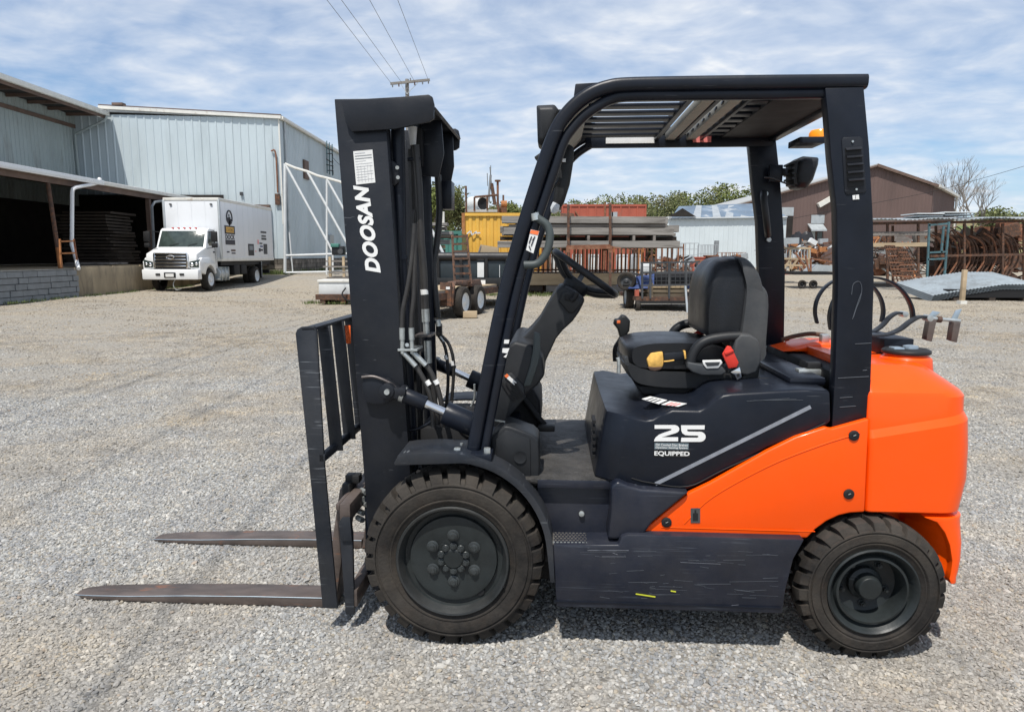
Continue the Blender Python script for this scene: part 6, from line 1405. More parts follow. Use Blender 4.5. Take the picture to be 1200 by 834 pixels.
for k, (a, b) in enumerate(((640, 652), (671, 685), (690, 703), (724, 737), (741, 752))):
    Y = 33.0; p, q = W(a, 322, Y), W(b, 297, Y); t_ = thing('white_tote', ['leftmost white tank behind the rusty bars', 'white tank second from left behind the rusty bars', 'middle white tank behind the rusty bars', 'white tank fourth from left behind the rusty bars', 'rightmost white tank behind the rusty bars'][k], 'tank', (p.x, Y, 0), 0, 'white tanks behind the rusty frames')
    w_ = q.x - p.x; boxp('tank', 'tote_white', (.03, .03, .14), (w_ - .03, .9, q.z - .04), t_, .05); boxp('pallet', 'old_wood', (0, 0, 0), (w_, .95, .13), t_)
    for j in range(4): x = w_ * j / 3; boxp('cage_bar', 'galv', (x - .012, -.005, .13), (x + .012, .02, q.z), t_)
    for j in range(3): z = .3 + (q.z - .35) * j / 2; boxp('cage_bar', 'galv', (0, -.02, z), (w_, -.006, z + .02), t_)
# red rust panels among the bars
for k, (a, b, y0, y1, m) in enumerate(((743, 755, 293, 312, 'rust'), (812, 826, 302, 318, 'paint_red'), (829, 842, 300, 318, 'rust_light'))):
    Y = 35; p, q = W(a, y1, Y), W(b, y0, Y); t_ = thing('rusty_bin', ['brown rusty bin behind the dark bars', 'dark red cabinet behind the trailer mesh', 'light rusty bin right of the red cabinet'][k], 'bin', (p.x, Y, .1)); w_ = q.x - p.x
    boxp('body', m, (0, 0, 0), (w_, .8, q.z - .1), t_, .02); boxp('lid', m, (-.03, -.03, q.z - .12), (w_ + .03, .83, q.z - .06), t_)
# big timbers lying on the ground
lt = beams('ground_timbers', 'large pale timbers lying on the ground behind the steering wheel', [
    (598, 738, 320.5, 334, .0, None), (604, 728, 321.5, 334, .6, None), (640, 745, 334.5, 341.5, .0, 'old_wood'), (596, 636, 334, 341, .1, 'pallet_wood'), (596, 742, 318.6, 326, 1.2, 'grey_wood')], 28.2, 'tan_wood', .55)
for px in (606, 650, 700, 735): p = W(px, 342, 28.2); boxp('bearer', 'pallet_wood', (p.x - lt.location.x, 0, -.02), (p.x - lt.location.x + .18, 1.9, W(px, 340.5, 28.2).z), lt)
# lumber behind the mast, over the green container
beams('lumber_pile', 'jumbled grey boards stacked behind the hoses of the mast', [(476, 524, 261, 264.5, 0, None), (480, 530, 271, 275, .2, None), (484, 528, 276, 279, .0, 'pallet_wood'), (478, 526, 280.5, 286, .1, None), (486, 522, 266, 269, .4, 'old_wood'), (490, 520, 287, 291, .3, 'tan_wood'), (478, 520, 292, 297, .2, 'pallet_wood')], 23.5, 'grey_wood', .6)

# red site container far behind the beams
rc3 = thing('red_container', 'long rust red panelled container above the grey beams', 'container', (0, 0, 0)); RY_ = 44
a, b = W(659, 262, RY_), W(757, 239.5, RY_); rc3.location = (a.x, RY_, .5); w_ = b.x - a.x; h_ = b.z - .5
boxp('body', 'paint_red', (.04, .04, .05), (w_ - .04, 2.4, h_ - .03), rc3)
for k in range(11): x = w_ * k / 10; boxp('panel_rib', 'paint_red', (x - .04, 0, 0), (x + .04, .045, h_), rc3)
boxp('top_rail', 'paint_red', (0, -.01, h_ - .12), (w_, 2.42, h_), rc3); boxp('window', 'galv', (w_ * .57, -.0, h_ - 1.5), (w_ * .66, .03, h_ - .45), rc3)
for x in (w_ * .5, w_ * .56): boxp('rust_post', 'rust_light', (x, -.05, 0), (x + .1, -.012, h_ + .1), rc3)
MB().bar((w_ * .15, -.03, h_ - .4), (w_ * .3, -.03, h_ - 1.4), .06).build('brace', 'rust_light', rc3)
boxp('side_box', 'rust', (-.1, -.3, h_ - 1.6), (.7, .0, h_ - .55), rc3, .05)

# utility trailer with the blue tarp
ut = thing('utility_trailer', 'mesh sided utility trailer loaded with blue tarp behind the seat', 'trailer', (0, 0, 0)); UY2 = 19.2
o = W(748, 366, UY2); ut.location = (o.x, UY2, 0)
def up_(px, py, dy=0): return W(px, py, UY2 + dy) - Vector((o.x, UY2, 0))
boxp('bed', 'rust', tuple(up_(745, 352.5)), tuple(up_(838, 348) + Vector((0, 3, 0))), ut); boxp('bed_beam', 'black', tuple(up_(745, 355.5) + Vector((0, -.05, 0))), tuple(up_(838, 352.5) + Vector((0, .1, 0))), ut)
for px in (752.5, 762, 784, 804, 817): MB().bar(up_(px, 350), up_(px, 307), .05, .05).build('tailgate_post', 'plastic_grey', ut)
for py in (308, 319.5, 334.5): MB().bar(up_(751, py), up_(820, py - 1), .045, .045).build('tailgate_rail', 'plastic_grey', ut)
for k in range(9): MB().bar(up_(764 + 5.5 * k, 334, -.01), up_(764 + 5.5 * k, 309, -.01), .012, .012).build('mesh_wire', 'plastic_grey', ut)
for py in (313, 324, 329): MB().bar(up_(753, py, -.01), up_(818, py, -.01), .012, .012).build('mesh_wire', 'plastic_grey', ut)
for x0, x1 in ((751, 752), (836, 838)): MB().bar(up_(x0, 322), up_(x0, 322) + Vector((0, 3, 0)), .05).build('side_rail', 'plastic_grey', ut)
small_wheel(ut, tuple(up_(726, 331, .9) * Vector((1, 1, 0)) + Vector((.0, 0, .36))) if False else (up_(733, 340, .9).x, .9, .36), .36, .2, (1, 0, 0), 'galv')
small_wheel(ut, (up_(826, 340, .9).x, .9, .36), .36, .2, (-1, 0, 0), 'galv')
boxp('fender', 'plastic_dark', (up_(727, 340, .9).x, .45, .66), (up_(745, 340, .9).x, 1.4, .74), ut, .02); boxp('fender', 'plastic_dark', (up_(820, 340, .9).x, .45, .66), (up_(834, 340, .9).x, 1.4, .74), ut, .02)
boxp('step_box', 'paint_red', tuple(up_(744.5, 347)), tuple(up_(749, 340) + Vector((0, .15, 0))), ut); small_wheel(ut, (up_(746, 366).x, .1, .12), .12, .08, (1, 0, 0), 'plastic_grey', 'dolly_wheel')
small_wheel(ut, (up_(749, 366).x + .0, .05, .16), .15, .09, (-1, 0, 0), 'plastic_grey', 'dolly_wheel'); MB().bar(up_(746, 356, .1), up_(746, 350, .1), .05).build('dolly_leg', 'plastic_grey', ut)
MB().bar(up_(803, 335, -.1), up_(806, 372, -.25), .05).build('jack_post', 'galv', ut); MB().cyl(up_(806, 368, -.25), up_(806, 374, -.25), .1, 10).build('jack_foot', 'galv', ut); MB().tube([up_(812, 336, -.05), up_(811, 352, -.1), up_(812, 374, -.1)], .02, 5).build('chain', 'galv', ut); MB().cyl(up_(808, 344, -.05), up_(814, 344, -.05), .05, 8).build('coupler', 'galv', ut)
def tarp_mesh(x0, x1, y0, y1, z0, z1, seed):
    random.seed(seed); nx, ny = 14, 10; mb = MB(); g_ = []
    for j in range(ny + 1):
        row = []
        for i in range(nx + 1):
            u, v = i / nx, j / ny; e = min(1, min(u, 1 - u) * 6, min(v, 1 - v) * 6)
            row.append(mb.bm.verts.new((x0 + (x1 - x0) * u, y0 + (y1 - y0) * v, z0 + (z1 - z0) * e * (.75 + .25 * math.sin(u * 9 + v * 4) * random.uniform(.6, 1)) )))
        g_.append(row)
    for j in range(ny):
        for i in range(nx): mb.face([g_[j][i], g_[j][i + 1], g_[j + 1][i + 1], g_[j + 1][i]])
    b_ = [mb.bm.verts.new((x, y, z0 - .02)) for x, y in ((x0, y0), (x1, y0), (x1, y1), (x0, y1))]; mb.face(b_[::-1])
    return mb
tz0, tz1 = up_(740, 338, .4).z, up_(740, 325, .4).z
tpl = thing('blue_tarp', 'crumpled blue tarp covering the load on the utility trailer', 'tarp', (o.x, UY2, 0))
tarp_mesh(up_(736, 330, .4).x, up_(842, 330, .4).x, .35, 2.6, tz0, tz1 + .12, 3).build('tarp', 'paint_blue', tpl)
boxp('black_bins_cover', 'tarp_black', tuple(up_(767, 334, .22)), tuple(up_(815, 320, .22) + Vector((0, .1, 0))), tpl, .03)
sp_ = thing('spare_wheel', 'dark spare wheel standing at the left end of the blue tarp', 'wheel', tuple(up_(733, 338, .55) + Vector((o.x, UY2, 0)))); sp_.location.z = .80
small_wheel(sp_, (0, -.1, 0), .26, .2, (.3, 1, 0), 'plastic_grey')
lw = plank_stack('lumber_load', 'pale yellow boards stacked crosswise under the blue tarp', up_(762, 340, .1).x + o.x, up_(803, 340, .1).x + o.x, UY2 + .12, UY2 + 1.2, up_(770, 348, .1).z, 3, .085, .03, 'tan_wood', .03)
boxp('post', 'tan_wood', (-.50, -.56, -.02), (-.40, -.48, .38), lw); tk = thing('white_bin', 'cream plastic tank behind the left corner of the trailer tailgate', 'tank', tuple(up_(758, 320, .3) + Vector((o.x, UY2, 0)))); boxp('tank', 'tote_white', (-.14, 0, 0), (.14, .25, .26), tk, .04); MB().cyl((0, .12, .25), (0, .12, .3), .05, 10).build('cap', 'black', tk)
mbk = thing('junk_engine', 'rusty and blue engine parts on the tarp left of the seat', 'engine', tuple(up_(828, 318, 1.0) + Vector((o.x, UY2, 0))))
MB().ball((-.1, 0, .12), .17, (1.1, 1, .8), 10).build('housing', 'rust_light', mbk); boxp('block', 'paint_blue', (.08, -.1, .05), (.26, .1, .26), mbk, .02); MB().tube([Vector((.16 + .12 * math.cos(R(a)), -.12, .2 + .12 * math.sin(R(a)))) for a in range(0, 360, 30)], .018, 5, closed=True).build('ring', 'tote_white', mbk); boxp('base', 'rust', (-.3, -.15, -.02), (.3, .15, .04), mbk)

# scaffold frames and scrap towards the white building
def wire_cage(label, px0, px1, yt, yb_, Y, nx, nz, m, seed, group='wire cages and frames in the scrap yard', th=.035):
    random.seed(seed); a, b = W(px0, yb_, Y), W(px1, yt, Y); zg = .45; t_ = thing('wire_cage', label, 'cage', (a.x, Y, zg), 0, group); w_ = b.x - a.x; h = b.z - zg
    for yy in (0, 1.0):
        for k in range(nx): x = w_ * k / (nx - 1); MB().bar((x, yy, 0), (x, yy, h), th).build('upright', m, t_, smooth=False)
        for k in range(nz): z = h * (k + .3) / (nz - .7); MB().bar((0, yy, z), (w_, yy, z), th * .8).build('crossbar', m, t_, smooth=False)
    return t_
wire_cage('tall thin wire cage right of the grey beams', 797, 819, 285, 318, 40, 5, 6, 'galv', 1)
wire_cage('small wire cage in front of the white building', 822, 842, 287, 318, 42, 6, 4, 'galv', 2)
wire_cage('rusty wire cage low in front of the white building', 846, 874, 296, 318, 41, 7, 4, 'rust_light', 3)
ps = thing('grey_post', 'thick grey post standing against the white building', 'post', tuple(W(838.5, 318, 45)[:2]) + (.5,)); MB().box((-.12, -.12, 0), (.12, .12, W(838, 282, 45).z - .5)).build('post', 'block_grey', ps)
def scrap_heap(name, label, px0, px1, yt, yb_, Y, n, mats, seed, dep=2.0, lmax=1.3, group=None, catg='scrap heap'):
    random.seed(seed); a, b = W(px0, yb_, Y), W(px1, yt, Y); zg = .5 * min(1, max(0, (Y - 33) / 11)); t_ = thing(name, label, catg, (a.x, Y, zg), 0, group); w_ = b.x - a.x; h = b.z - zg
    for k in range(n):
        x, y = random.uniform(0, w_), random.uniform(0, dep); z = h * random.random() ** 1.2 * .9; l = random.uniform(.3, lmax)
        d = Vector((random.uniform(-1, 1), random.uniform(-.6, .6), random.uniform(-.5, .7))).normalized() * l / 2; c = Vector((x, y, max(.1, z)))
        p, q = c - d, c + d; p.z = max(0.03, p.z); q.z = max(.03, min(h, q.z)); p.z = min(h, p.z)
        r = random.random(); mm = random.choice(mats)
        if r < .6: MB().bar(p, q, random.uniform(.03, .08), random.uniform(.03, .12)).build('scrap_bar', mm, t_, smooth=False)
        elif r < .85: MB().box(c - Vector((l * .22, .15, .02)), c + Vector((l * .22, .15, .25 * l)), rot=Matrix.Rotation(random.uniform(-.6, .6), 3, 'Y')).build('scrap_plate', mm, t_, smooth=False)
        else: MB().tube(cat_path([p, c + Vector((0, 0, l * .3)), q], 4), .03, 5).build('scrap_hoop', mm, t_)
    return t_
RM = ['rust', 'rust_light', 'rust_orange', 'rust', 'old_wood', 'galv']
scrap_heap('scrap_heap', 'low mixed scrap heap left of the seat backrest', 838, 882, 298, 322, 38, 70, RM, 21)
scrap_heap('scrap_heap', 'mixed rusty scrap seen between the far guard leg and the brown door', 900, 940, 284, 308, 46, 70, RM, 22)
scrap_heap('scrap_heap', 'light coloured junk piled before the brown hall', 938, 978, 280, 318, 44, 90, RM + ['tote_white', 'tan_wood', 'galv'], 23)
scrap_heap('scrap_heap', 'tangled rusty scrap right of the guard leg', 1024, 1092, 276, 330, 40, 150, RM + ['old_wood'], 24, 3.0, 2.2)
scrap_heap('scrap_heap', 'bright scrap under the pallet frames behind the bars', 762, 802, 300, 320, 34, 40, RM + ['tote_white'], 26)
tp2 = thing('tarp_bundle', 'black tarp bundle beside the brown hall door', 'tarp', tuple(W(935, 284, 60)[:2]) + (.5,)); tarp_mesh(-1.6, 1.6, -.8, 1.2, .1, W(935, 273, 60).z - .3, 8).build('tarp', 'tarp_black', tp2)
scrap_heap('scrap_heap', 'dense rusty bent bars behind the hoops at the right edge', 1094, 1215, 268, 332, 35.5, 230, ['rust', 'rust', 'rust_light', 'rust', 'old_wood'], 27, 1.6, 2.6)
scrap_heap('scrap_heap', 'crowded frames and bars behind the utility trailer', 762, 850, 300, 330, 31, 90, ['rust', 'rust_light', 'galv', 'black', 'old_wood', 'plastic_grey'], 28, 2.5, 1.2)
# yellow guard panels between the legs
yp = thing('safety_fence', 'cream and orange barred panel between the rear guard legs', 'fence', (W(904, 320, 36).x, 36, .1)); yo_ = yp.location
def ypp(px, py, Y=36): return W(px, py, Y) - yo_
for py in (290.5, 303, 310.5): MB().bar(ypp(903, py), ypp(950, py + .5), .09).build('rail', 'tan_wood', yp)
for k in range(14): MB().bar(ypp(904 + 3.5 * k, 291), ypp(904 + 3.5 * k, 304), .035).build('upright', 'galv', yp, smooth=False)
for a, b in (((914, 290), (914, 325)), ((926, 290), (926, 321)), ((948, 291), (948, 321)), ((926, 304), (915, 320)), ((934, 304), (924, 320))): MB().bar(ypp(*a), ypp(*b), .08).build('brace', 'tan_wood', yp)
MB().bar(ypp(900, 321), ypp(938, 320), .12).build('bottom_rail', 'paint_red', yp); boxp('orange_post', 'rust_orange', tuple(ypp(946.5, 322)), tuple(ypp(950.5, 288) + Vector((0, .2, 0))), yp)
MB().bar(ypp(903, 283), ypp(935, 282), .35, .3).build('grey_roll', 'galv', yp)
# flat cart with scrap
fc = thing('flat_cart', 'low dark flatbed cart with bent sheet metal near the guard leg', 'cart', (W(948, 330, 33).x, 33, 0)); fo = fc.location
def fp(px, py, Y=33): return W(px, py, Y) - fo
boxp('bed', 'black', tuple(fp(931, 322)), tuple(fp(976, 318.5) + Vector((0, 1.4, 0))), fc); MB().prism([fp(*q) for q in ((950, 318), (957, 310), (976, 311), (976, 318))], (0, .9, 0)).build('sheet', 'galv', fc)
for px in (941, 954): small_wheel(fc, (fp(px, 326).x, .0, .19), .19, .12, (0, 1, 0), 'plastic_dark')
for a, b in (((944, 300), (948, 318)), ((950, 303), (976, 307)), ((950, 303), (950, 318)), ((932, 296), (944, 314))): MB().bar(fp(*a), fp(*b), .07).build('scrap_bar', 'rust_light', fc)

# right edge: storage rack under loose roofing sheets, hoops, lattice panels, tin sheets
SR = 33.0
sr = thing('roofed_rack', 'long storage rack roofed with loose corrugated sheets at the right', 'rack', (W(1024, 330, SR).x, SR, 0)); so_ = sr.location
def srp(px, py, Y=SR): return W(px, py, Y) - so_
for px in (1040, 1076, 1130, 1175, 1200):
    MB().bar(srp(px, 336), srp(px, 262), .09).build('post', 'rust', sr); MB().bar(srp(px, 336) + Vector((0, 2.2, 0)), srp(px, 262) + Vector((0, 2.2, 0)), .09).build('post', 'rust', sr)
for py, m in ((274, 'old_wood'), (287, 'tan_wood')): MB().bar(srp(1020, py), srp(1088, py - .5), .14, .18).build('beam', m, sr)
MB().bar(srp(1020, 262), srp(1205, 259), .12, .12).build('beam', 'rust', sr); MB().bar(srp(1090, 300), srp(1205, 298), .1).build('beam', 'rust', sr); MB().bar(srp(1020, 334), srp(1120, 333), .14).build('beam', 'black', sr)
for k in range(9):
    a = 1016 + 22 * k; p, q = srp(a, 258.5 - .25 * k), srp(a + 24, 258.0 - .25 * k); n = 10; mb = MB(); ra_, rb_ = [], []
    for i in range(n + 1):
        f = i / n; x = p.x + (q.x - p.x) * f; z = p.z + .04 * (i % 2) + .03 * math.sin(k * 2.1 + f * 3)
        ra_.append([Vector((x, -.35, z)), Vector((x, -.35, z + .02)), Vector((x, 2.8, z + .17)), Vector((x, 2.8, z + .15))])
    mb.loft(ra_).build('roofing_sheet', 'tin_old' if k % 3 == 0 else 'galv', sr, smooth=False)
for (x0, x1, y) in ((1080, 1110, 250.5), (1112, 1148, 249)):
    p, q = srp(x0, y + 3), srp(x1, y); boxp('loose_sheet', 'galv', (p.x, .3, p.z), (q.x, 1.5, p.z + .05), sr); boxp('loose_sheet', 'tote_white', (p.x - .1, .2, p.z + .12), (q.x, 1.6, p.z + .16), sr)
tf = thing('teal_frame', 'upright teal steel frame in front of the rusty hoops', 'frame', (W(1100, 332, 31).x, 31, 0)); to_ = tf.location
def tfp(px, py, Y=31): return W(px, py, Y) - to_
for a, b in (((1089, 262), (1086, 336)), ((1112, 260), (1106, 332)), ((1106, 265), (1103, 296)), ((1088, 264), (1110, 262)), ((1088, 296), (1108, 295)), ((1087, 304), (1107, 303))): MB().bar(tfp(*a), tfp(*b), .075, .075).build('tube', 'paint_teal', tf)
for k in range(18):
    px = 1092 + 5.2 * k
    hp = thing('steel_hoop', ('rusty steel hoop nearest the teal frame' if k == 0 else 'rusty steel hoop, %s to the right of the teal frame' % ('second third fourth fifth sixth seventh eighth ninth tenth eleventh twelfth thirteenth fourteenth fifteenth sixteenth seventeenth eighteenth'.split()[k - 1])), 'hoop', (W(px, 334, 33.6).x, 33.6 + .05 * (k % 3), .12), R(random.uniform(-8, 8)), 'rusty hoops in the right rack')
    pts = [(-.15, 0, 0), (.15, 0, .6), (.40, 0, 1.2), (.36, 0, 1.8), (.12, 0, 2.25), (-.3, 0, 2.5)]
    MB().tube(cat_path([Vector((x * (1 + .1 * (k % 2)), y, z * random.uniform(.90, .99))) for x, y, z in pts], 4), .045, 6).build('hoop', 'rust' if k % 3 else 'rust_light', hp); MB().bar((.36, 0, 1.5), (.05, 0, 1.1), .04).build('cleat', 'rust', hp)
for j, (x0, x1, x2, x3, y0, y1, lab) in enumerate(((1037, 1049, 1062, 1071, 288, 331, 'leaning rusty lattice panel right of the guard leg'), (1050, 1056, 1072, 1084, 292, 332, 'second leaning lattice panel against the first'))):
    lp2 = thing('lattice_panel', lab, 'panel', (W(x1, y1, 31.5).x, 31.5, 0)); lo_ = lp2.location
    def lq(px, py, Y=31.5): return W(px, py, Y) - lo_
    A, B, C, D = lq(x0, y0), lq(x0 + 11, y0), lq(x3, y1), lq(x2 - 14, y1); 
    for k in range(6): f = k / 5; MB().bar(A.lerp(B, f), D.lerp(C, f), .045).build('stile', 'rust', lp2, smooth=False)
    for k in range(12): f = k / 11; MB().bar(A.lerp(D, f), B.lerp(C, f), .06, .05).build('slat', 'rust_light' if k % 2 else 'rust', lp2, smooth=False)
# corrugated tin stack at the right edge
ts = thing('tin_sheet_stack', 'stack of pale corrugated roofing sheets sagging over dark beams', 'sheet stack', (W(1100, 350, 23.5).x, 23.5, 0)); to2 = ts.location
def tsp(px, py, Y=23.5): return W(px, py, Y) - to2
for s_ in range(5):
    n = 60; rings = []; p, q = tsp(1092, 340), tsp(1215, 327)
    for i in range(n + 1):
        f = i / n; x = p.x + (q.x - p.x) * f; zt2 = p.z + (q.z - p.z) * min(1, f * 1.5) ** .9 - .05 * s_; rz_ = .014 * (1 if i % 2 else -1)
        rings.append([Vector((x, -.1 + .03 * s_, zt2 - .18 + rz_)), Vector((x, -.1 + .03 * s_, zt2 - .165 + rz_)), Vector((x, 2.2, zt2 + .18 + rz_)), Vector((x, 2.2, zt2 + .165 + rz_))])
    MB().loft(rings).build('corrugated_sheet', 'tin_old', ts, smooth=False)
for y_, z_ in ((.0, .28), (1.6, .3)): MB().box((tsp(1110, 345).x, y_, .12), (tsp(1215, 345).x, y_ + .25, z_ + .12)).build('bearer', 'black', ts)
for px in (1118, 1160, 1200): MB().box((tsp(px, 345).x, 0, -.02), (tsp(px, 345).x + .2, 2.0, .13)).build('foot_block', 'pallet_wood', ts)
wp = thing('marker_post', 'tan wooden post standing before the tin sheet stack', 'post', (W(1127, 357, 22.0).x, 22.0, 0)); MB().box((-.06, -.06, 0), (.06, .06, W(1127, 316, 22).z)).build('post', 'tan_wood', wp, bevel=.006); MB().box((-.1, -.1, 0), (.1, .1, .12)).build('foot', 'trim_white', wp)
# ================================================================ hills, woods and trees
def leaf_mat(name, a, b, c3=None):
    m = bpy.data.materials.new(name); m.use_nodes = True; MT[name] = m; t = m.node_tree; p = t.nodes['Principled BSDF']
    ge = N(t, 'ShaderNodeNewGeometry'); tc = N(t, 'ShaderNodeTexCoord')
    c = mix(t, ge.outputs['Random Per Island'], a, b); c = mix(t, M(t, 'MULTIPLY', ramp(t, noise(t, tc.outputs['Object'], .12, 3, .6), [(.4, 0.0), (.62, 1.0)]), .8), c, c3 or b)
    t.links.new(c, p.inputs['Base Color']); p.inputs['Roughness'].default_value = .8; p.inputs['Specular IOR Level'].default_value = .15
leaf_mat('leaf_green', (.095, .12, .035), (.17, .20, .065), (.15, .145, .07))
leaf_mat('leaf_pale', (.10, .12, .05), (.20, .22, .10), (.15, .13, .08))
mat('bark', (.12, .10, .08), .9, .0, .3, 3, .3, 20)
mat('bark_grey', (.19, .17, .15), .9, .0, .3, 3)
mat('grass_dry', (.20, .16, .07), .95, .0, .25, .05, col2=(.10, .15, .04), c2lo=.5, c2hi=.6, c2scale=.03)
mat('weeds', (.09, .12, .035), .9, .0, .4, 5)
def leaves(mb_v, mb_f, c, rad, n, sz, rs, sc=(1, 1, .8)):
    for _ in range(n):
        d = Vector((rs.gauss(0, 1), rs.gauss(0, 1), rs.gauss(0, 1))); d.normalize(); r = rad * (.55 + .45 * rs.random() ** .5) if rs.random() < .75 else rad * rs.random()
        p = c + Vector((d.x * r * sc[0], d.y * r * sc[1], d.z * r * sc[2])); s = sz * rs.uniform(.6, 1.4)
        u = Vector((rs.gauss(0, 1), rs.gauss(0, 1), rs.gauss(0, 1))).normalized(); v = u.cross(Vector((rs.gauss(0, 1), rs.gauss(0, 1), rs.gauss(0, 1)))).normalized()
        k = len(mb_v); mb_v += [p - u * s, p + v * s * .6, p + u * s, p - v * s * .6]; mb_f.append((k, k + 1, k + 2, k + 3))
def mesh_of(name, vs, fs, m, parent=None):
    me = bpy.data.meshes.new(name); me.from_pydata([tuple(v) for v in vs], [], fs); me.materials.append(MT[m]); o = bpy.data.objects.new(name, me); COL.objects.link(o)
    if parent: o.parent = parent
    return o
# wooded ridge: one mass far away
rs = random.Random(5); vs, fs = [], []
ridge_top = [(440, 240), (520, 236), (580, 238), (640, 240), (670, 232), (700, 229), (740, 229), (770, 227), (800, 224), (830, 217), (860, 216), (900, 222), (960, 232), (1040, 236), (1110, 240)]
def rtop(px):
    for (a, ya), (b, yb_) in zip(ridge_top, ridge_top[1:]):
        if a <= px <= b: return ya + (yb_ - ya) * (px - a) / (b - a)
    return 240
for k in range(120):
    px = 430 + 690 * (k + rs.random()) / 120; Y = rs.uniform(190, 235); tp = W(px, rtop(px) + rs.uniform(-3, 9), Y); r = rs.uniform(2.8, 4.6); r2 = r
    for j in range(5):
        c = Vector((tp.x + rs.uniform(-2.5, 2.5), Y + rs.uniform(-2, 2), max(3, tp.z - r * .8 - j * 3.2 * rs.uniform(.7, 1.2)))); leaves(vs, fs, c, r2 * rs.uniform(.8, 1.15), 190, .36, rs)
wd = mesh_of('wooded_ridge', vs, fs, 'leaf_green'); tag(wd, kind='stuff')
vs, fs = [], []
for k in range(26):
    px = rs.choice([rs.uniform(655, 700), rs.uniform(745, 800), rs.uniform(560, 640)]); Y = rs.uniform(180, 188); tp = W(px, rtop(px) + rs.uniform(-2, 12), Y)
    for j in range(4): leaves(vs, fs, Vector((tp.x + rs.uniform(-1.5, 1.5), Y, max(3, tp.z - 2 - 2.8 * j))), rs.uniform(1.6, 2.8), 110, .3, rs)
wd2 = mesh_of('budding_treetops', vs, fs, 'leaf_pale'); tag(wd2, kind='stuff')
# far ground swelling up: hill behind the yard and the dry field on the right
bm = bmesh.new(); gx_ = [-200 + 20 * i for i in range(36)]; gy_ = [150, 175, 200, 240, 300, 380]
def hill_z(x, y): t_ = min(1, max(0, (y - 150) / 150)); rgt = min(1, max(0, (x - 60) / 60)); return -.1 + t_ * t_ * (3 - 2 * t_) * (9 + 8 * rgt) + math.sin(x * .03) * t_ * 1.5
rows = [[bm.verts.new((x, y, hill_z(x, y))) for x in gx_] for y in gy_]
for j in range(len(gy_) - 1):
    for i in range(len(gx_) - 1): bm.faces.new([rows[j][i], rows[j][i + 1], rows[j + 1][i + 1], rows[j + 1][i]])
me = bpy.data.meshes.new('hill'); bm.to_mesh(me); bm.free(); me.materials.append(MT['grass_dry']); me.shade_smooth(); ho = bpy.data.objects.new('hill', me); COL.objects.link(ho); tag(ho, kind='structure')
# near trees
def limb_tree(name, label, base, h, spread, seed, leafm=None, nleaf=0, lsz=.2, bark='bark', depth=5, group=None, r0=None, clump=.9, up=.55):
    rs = random.Random(seed); t_ = thing(name, label, 'tree', tuple(base), 0, group); mb = MB(); tips = []
    r0 = r0 or h * .022
    def grow(p, d, l, r, k):
        q = p + d * l * .5 + Vector((rs.uniform(-.06, .06), rs.uniform(-.06, .06), 0)) * l; e = p + d * l
        mb.tube([p, q, e], [r, r * .82, r * .66], 5 if k > 1 else 4, cap=(k == 0))
        if k == 0: tips.append(e); return
        if k <= 2: tips.append(e)
        for i in range(rs.choice((2, 3, 3) if k > 1 else (2, 3))):
            a = rs.uniform(0, 6.283); s = rs.uniform(.3, .85) * spread; n = (d + Vector((math.cos(a) * s, math.sin(a) * s, up * rs.uniform(-.1, .5)))).normalized()
            grow(e, n, l * rs.uniform(.62, .85), r * rs.uniform(.5, .66), k - 1)
    grow(Vector((0, 0, 0)), Vector((rs.uniform(-.05, .05), 0, 1)).normalized(), h * .30, r0, depth); mb.build('trunk', bark, t_)
    if leafm:
        vs, fs = [], []
        for e in tips: leaves(vs, fs, e, clump * rs.uniform(.6, 1.2), nleaf, lsz, rs)
        mesh_of('crown', vs, fs, leafm, t_)
    return t_
for k, (px, Y, tp_, sd, lf, lab) in enumerate(((512, 62, 216, 3, 'leaf_green', 'tall leafy green tree just right of the mast top'), (531, 66, 220, 9, 'leaf_pale', 'sparse budding tree between the mast and the yellow container'), (497, 70, 226, 14, 'leaf_green', 'lower green tree partly hidden by the mast hoses'), (604, 75, 234, 17, 'leaf_green', 'round green tree behind the right end of the yellow container'))):
    b_ = W(px, 300, Y); tpz = W(px, tp_, Y).z; limb_tree('leafy_tree', lab, (b_.x, Y, .4), (tpz - .4) * .93, 1.0, sd, lf, 42 if lf == 'leaf_green' else 14, .13, 'bark', 5, 'trees behind the containers', clump=1.0)
for k, (px, Y, tp_, sd, lab) in enumerate(((1116, 115, 198, 31, 'bare grey tree standing on the hill beyond the brown hall'), (1142, 140, 216, 33, 'smaller bare tree on the hill at the right edge'), (1083, 150, 212, 35, 'bare tree top showing over the brown hall roof'))):
    b_ = W(px, 245, Y); tpz = W(px, tp_, Y).z; limb_tree('bare_tree', lab, (b_.x, Y, 0), tpz * 1.0, .75, sd, None, bark='bark_grey', depth=6, up=1.0, group='bare trees on the right hill', r0=.32)
for k, (px, Y, tp_) in enumerate(((1150, 150, 222), (1168, 150, 220), (1190, 155, 224))):
    b_ = W(px, 250, Y); limb_tree('hedgerow_tree', ['grey-green hedgerow tree right of the bare tree', 'middle hedgerow tree at the right edge', 'hedgerow tree at the far right edge'][k], (b_.x, Y, 0), W(px, tp_, Y).z * .8, 1.2, 50 + k, 'leaf_pale', 24, .3, 'bark_grey', 4, 'hedgerow trees on the right', clump=1.6)
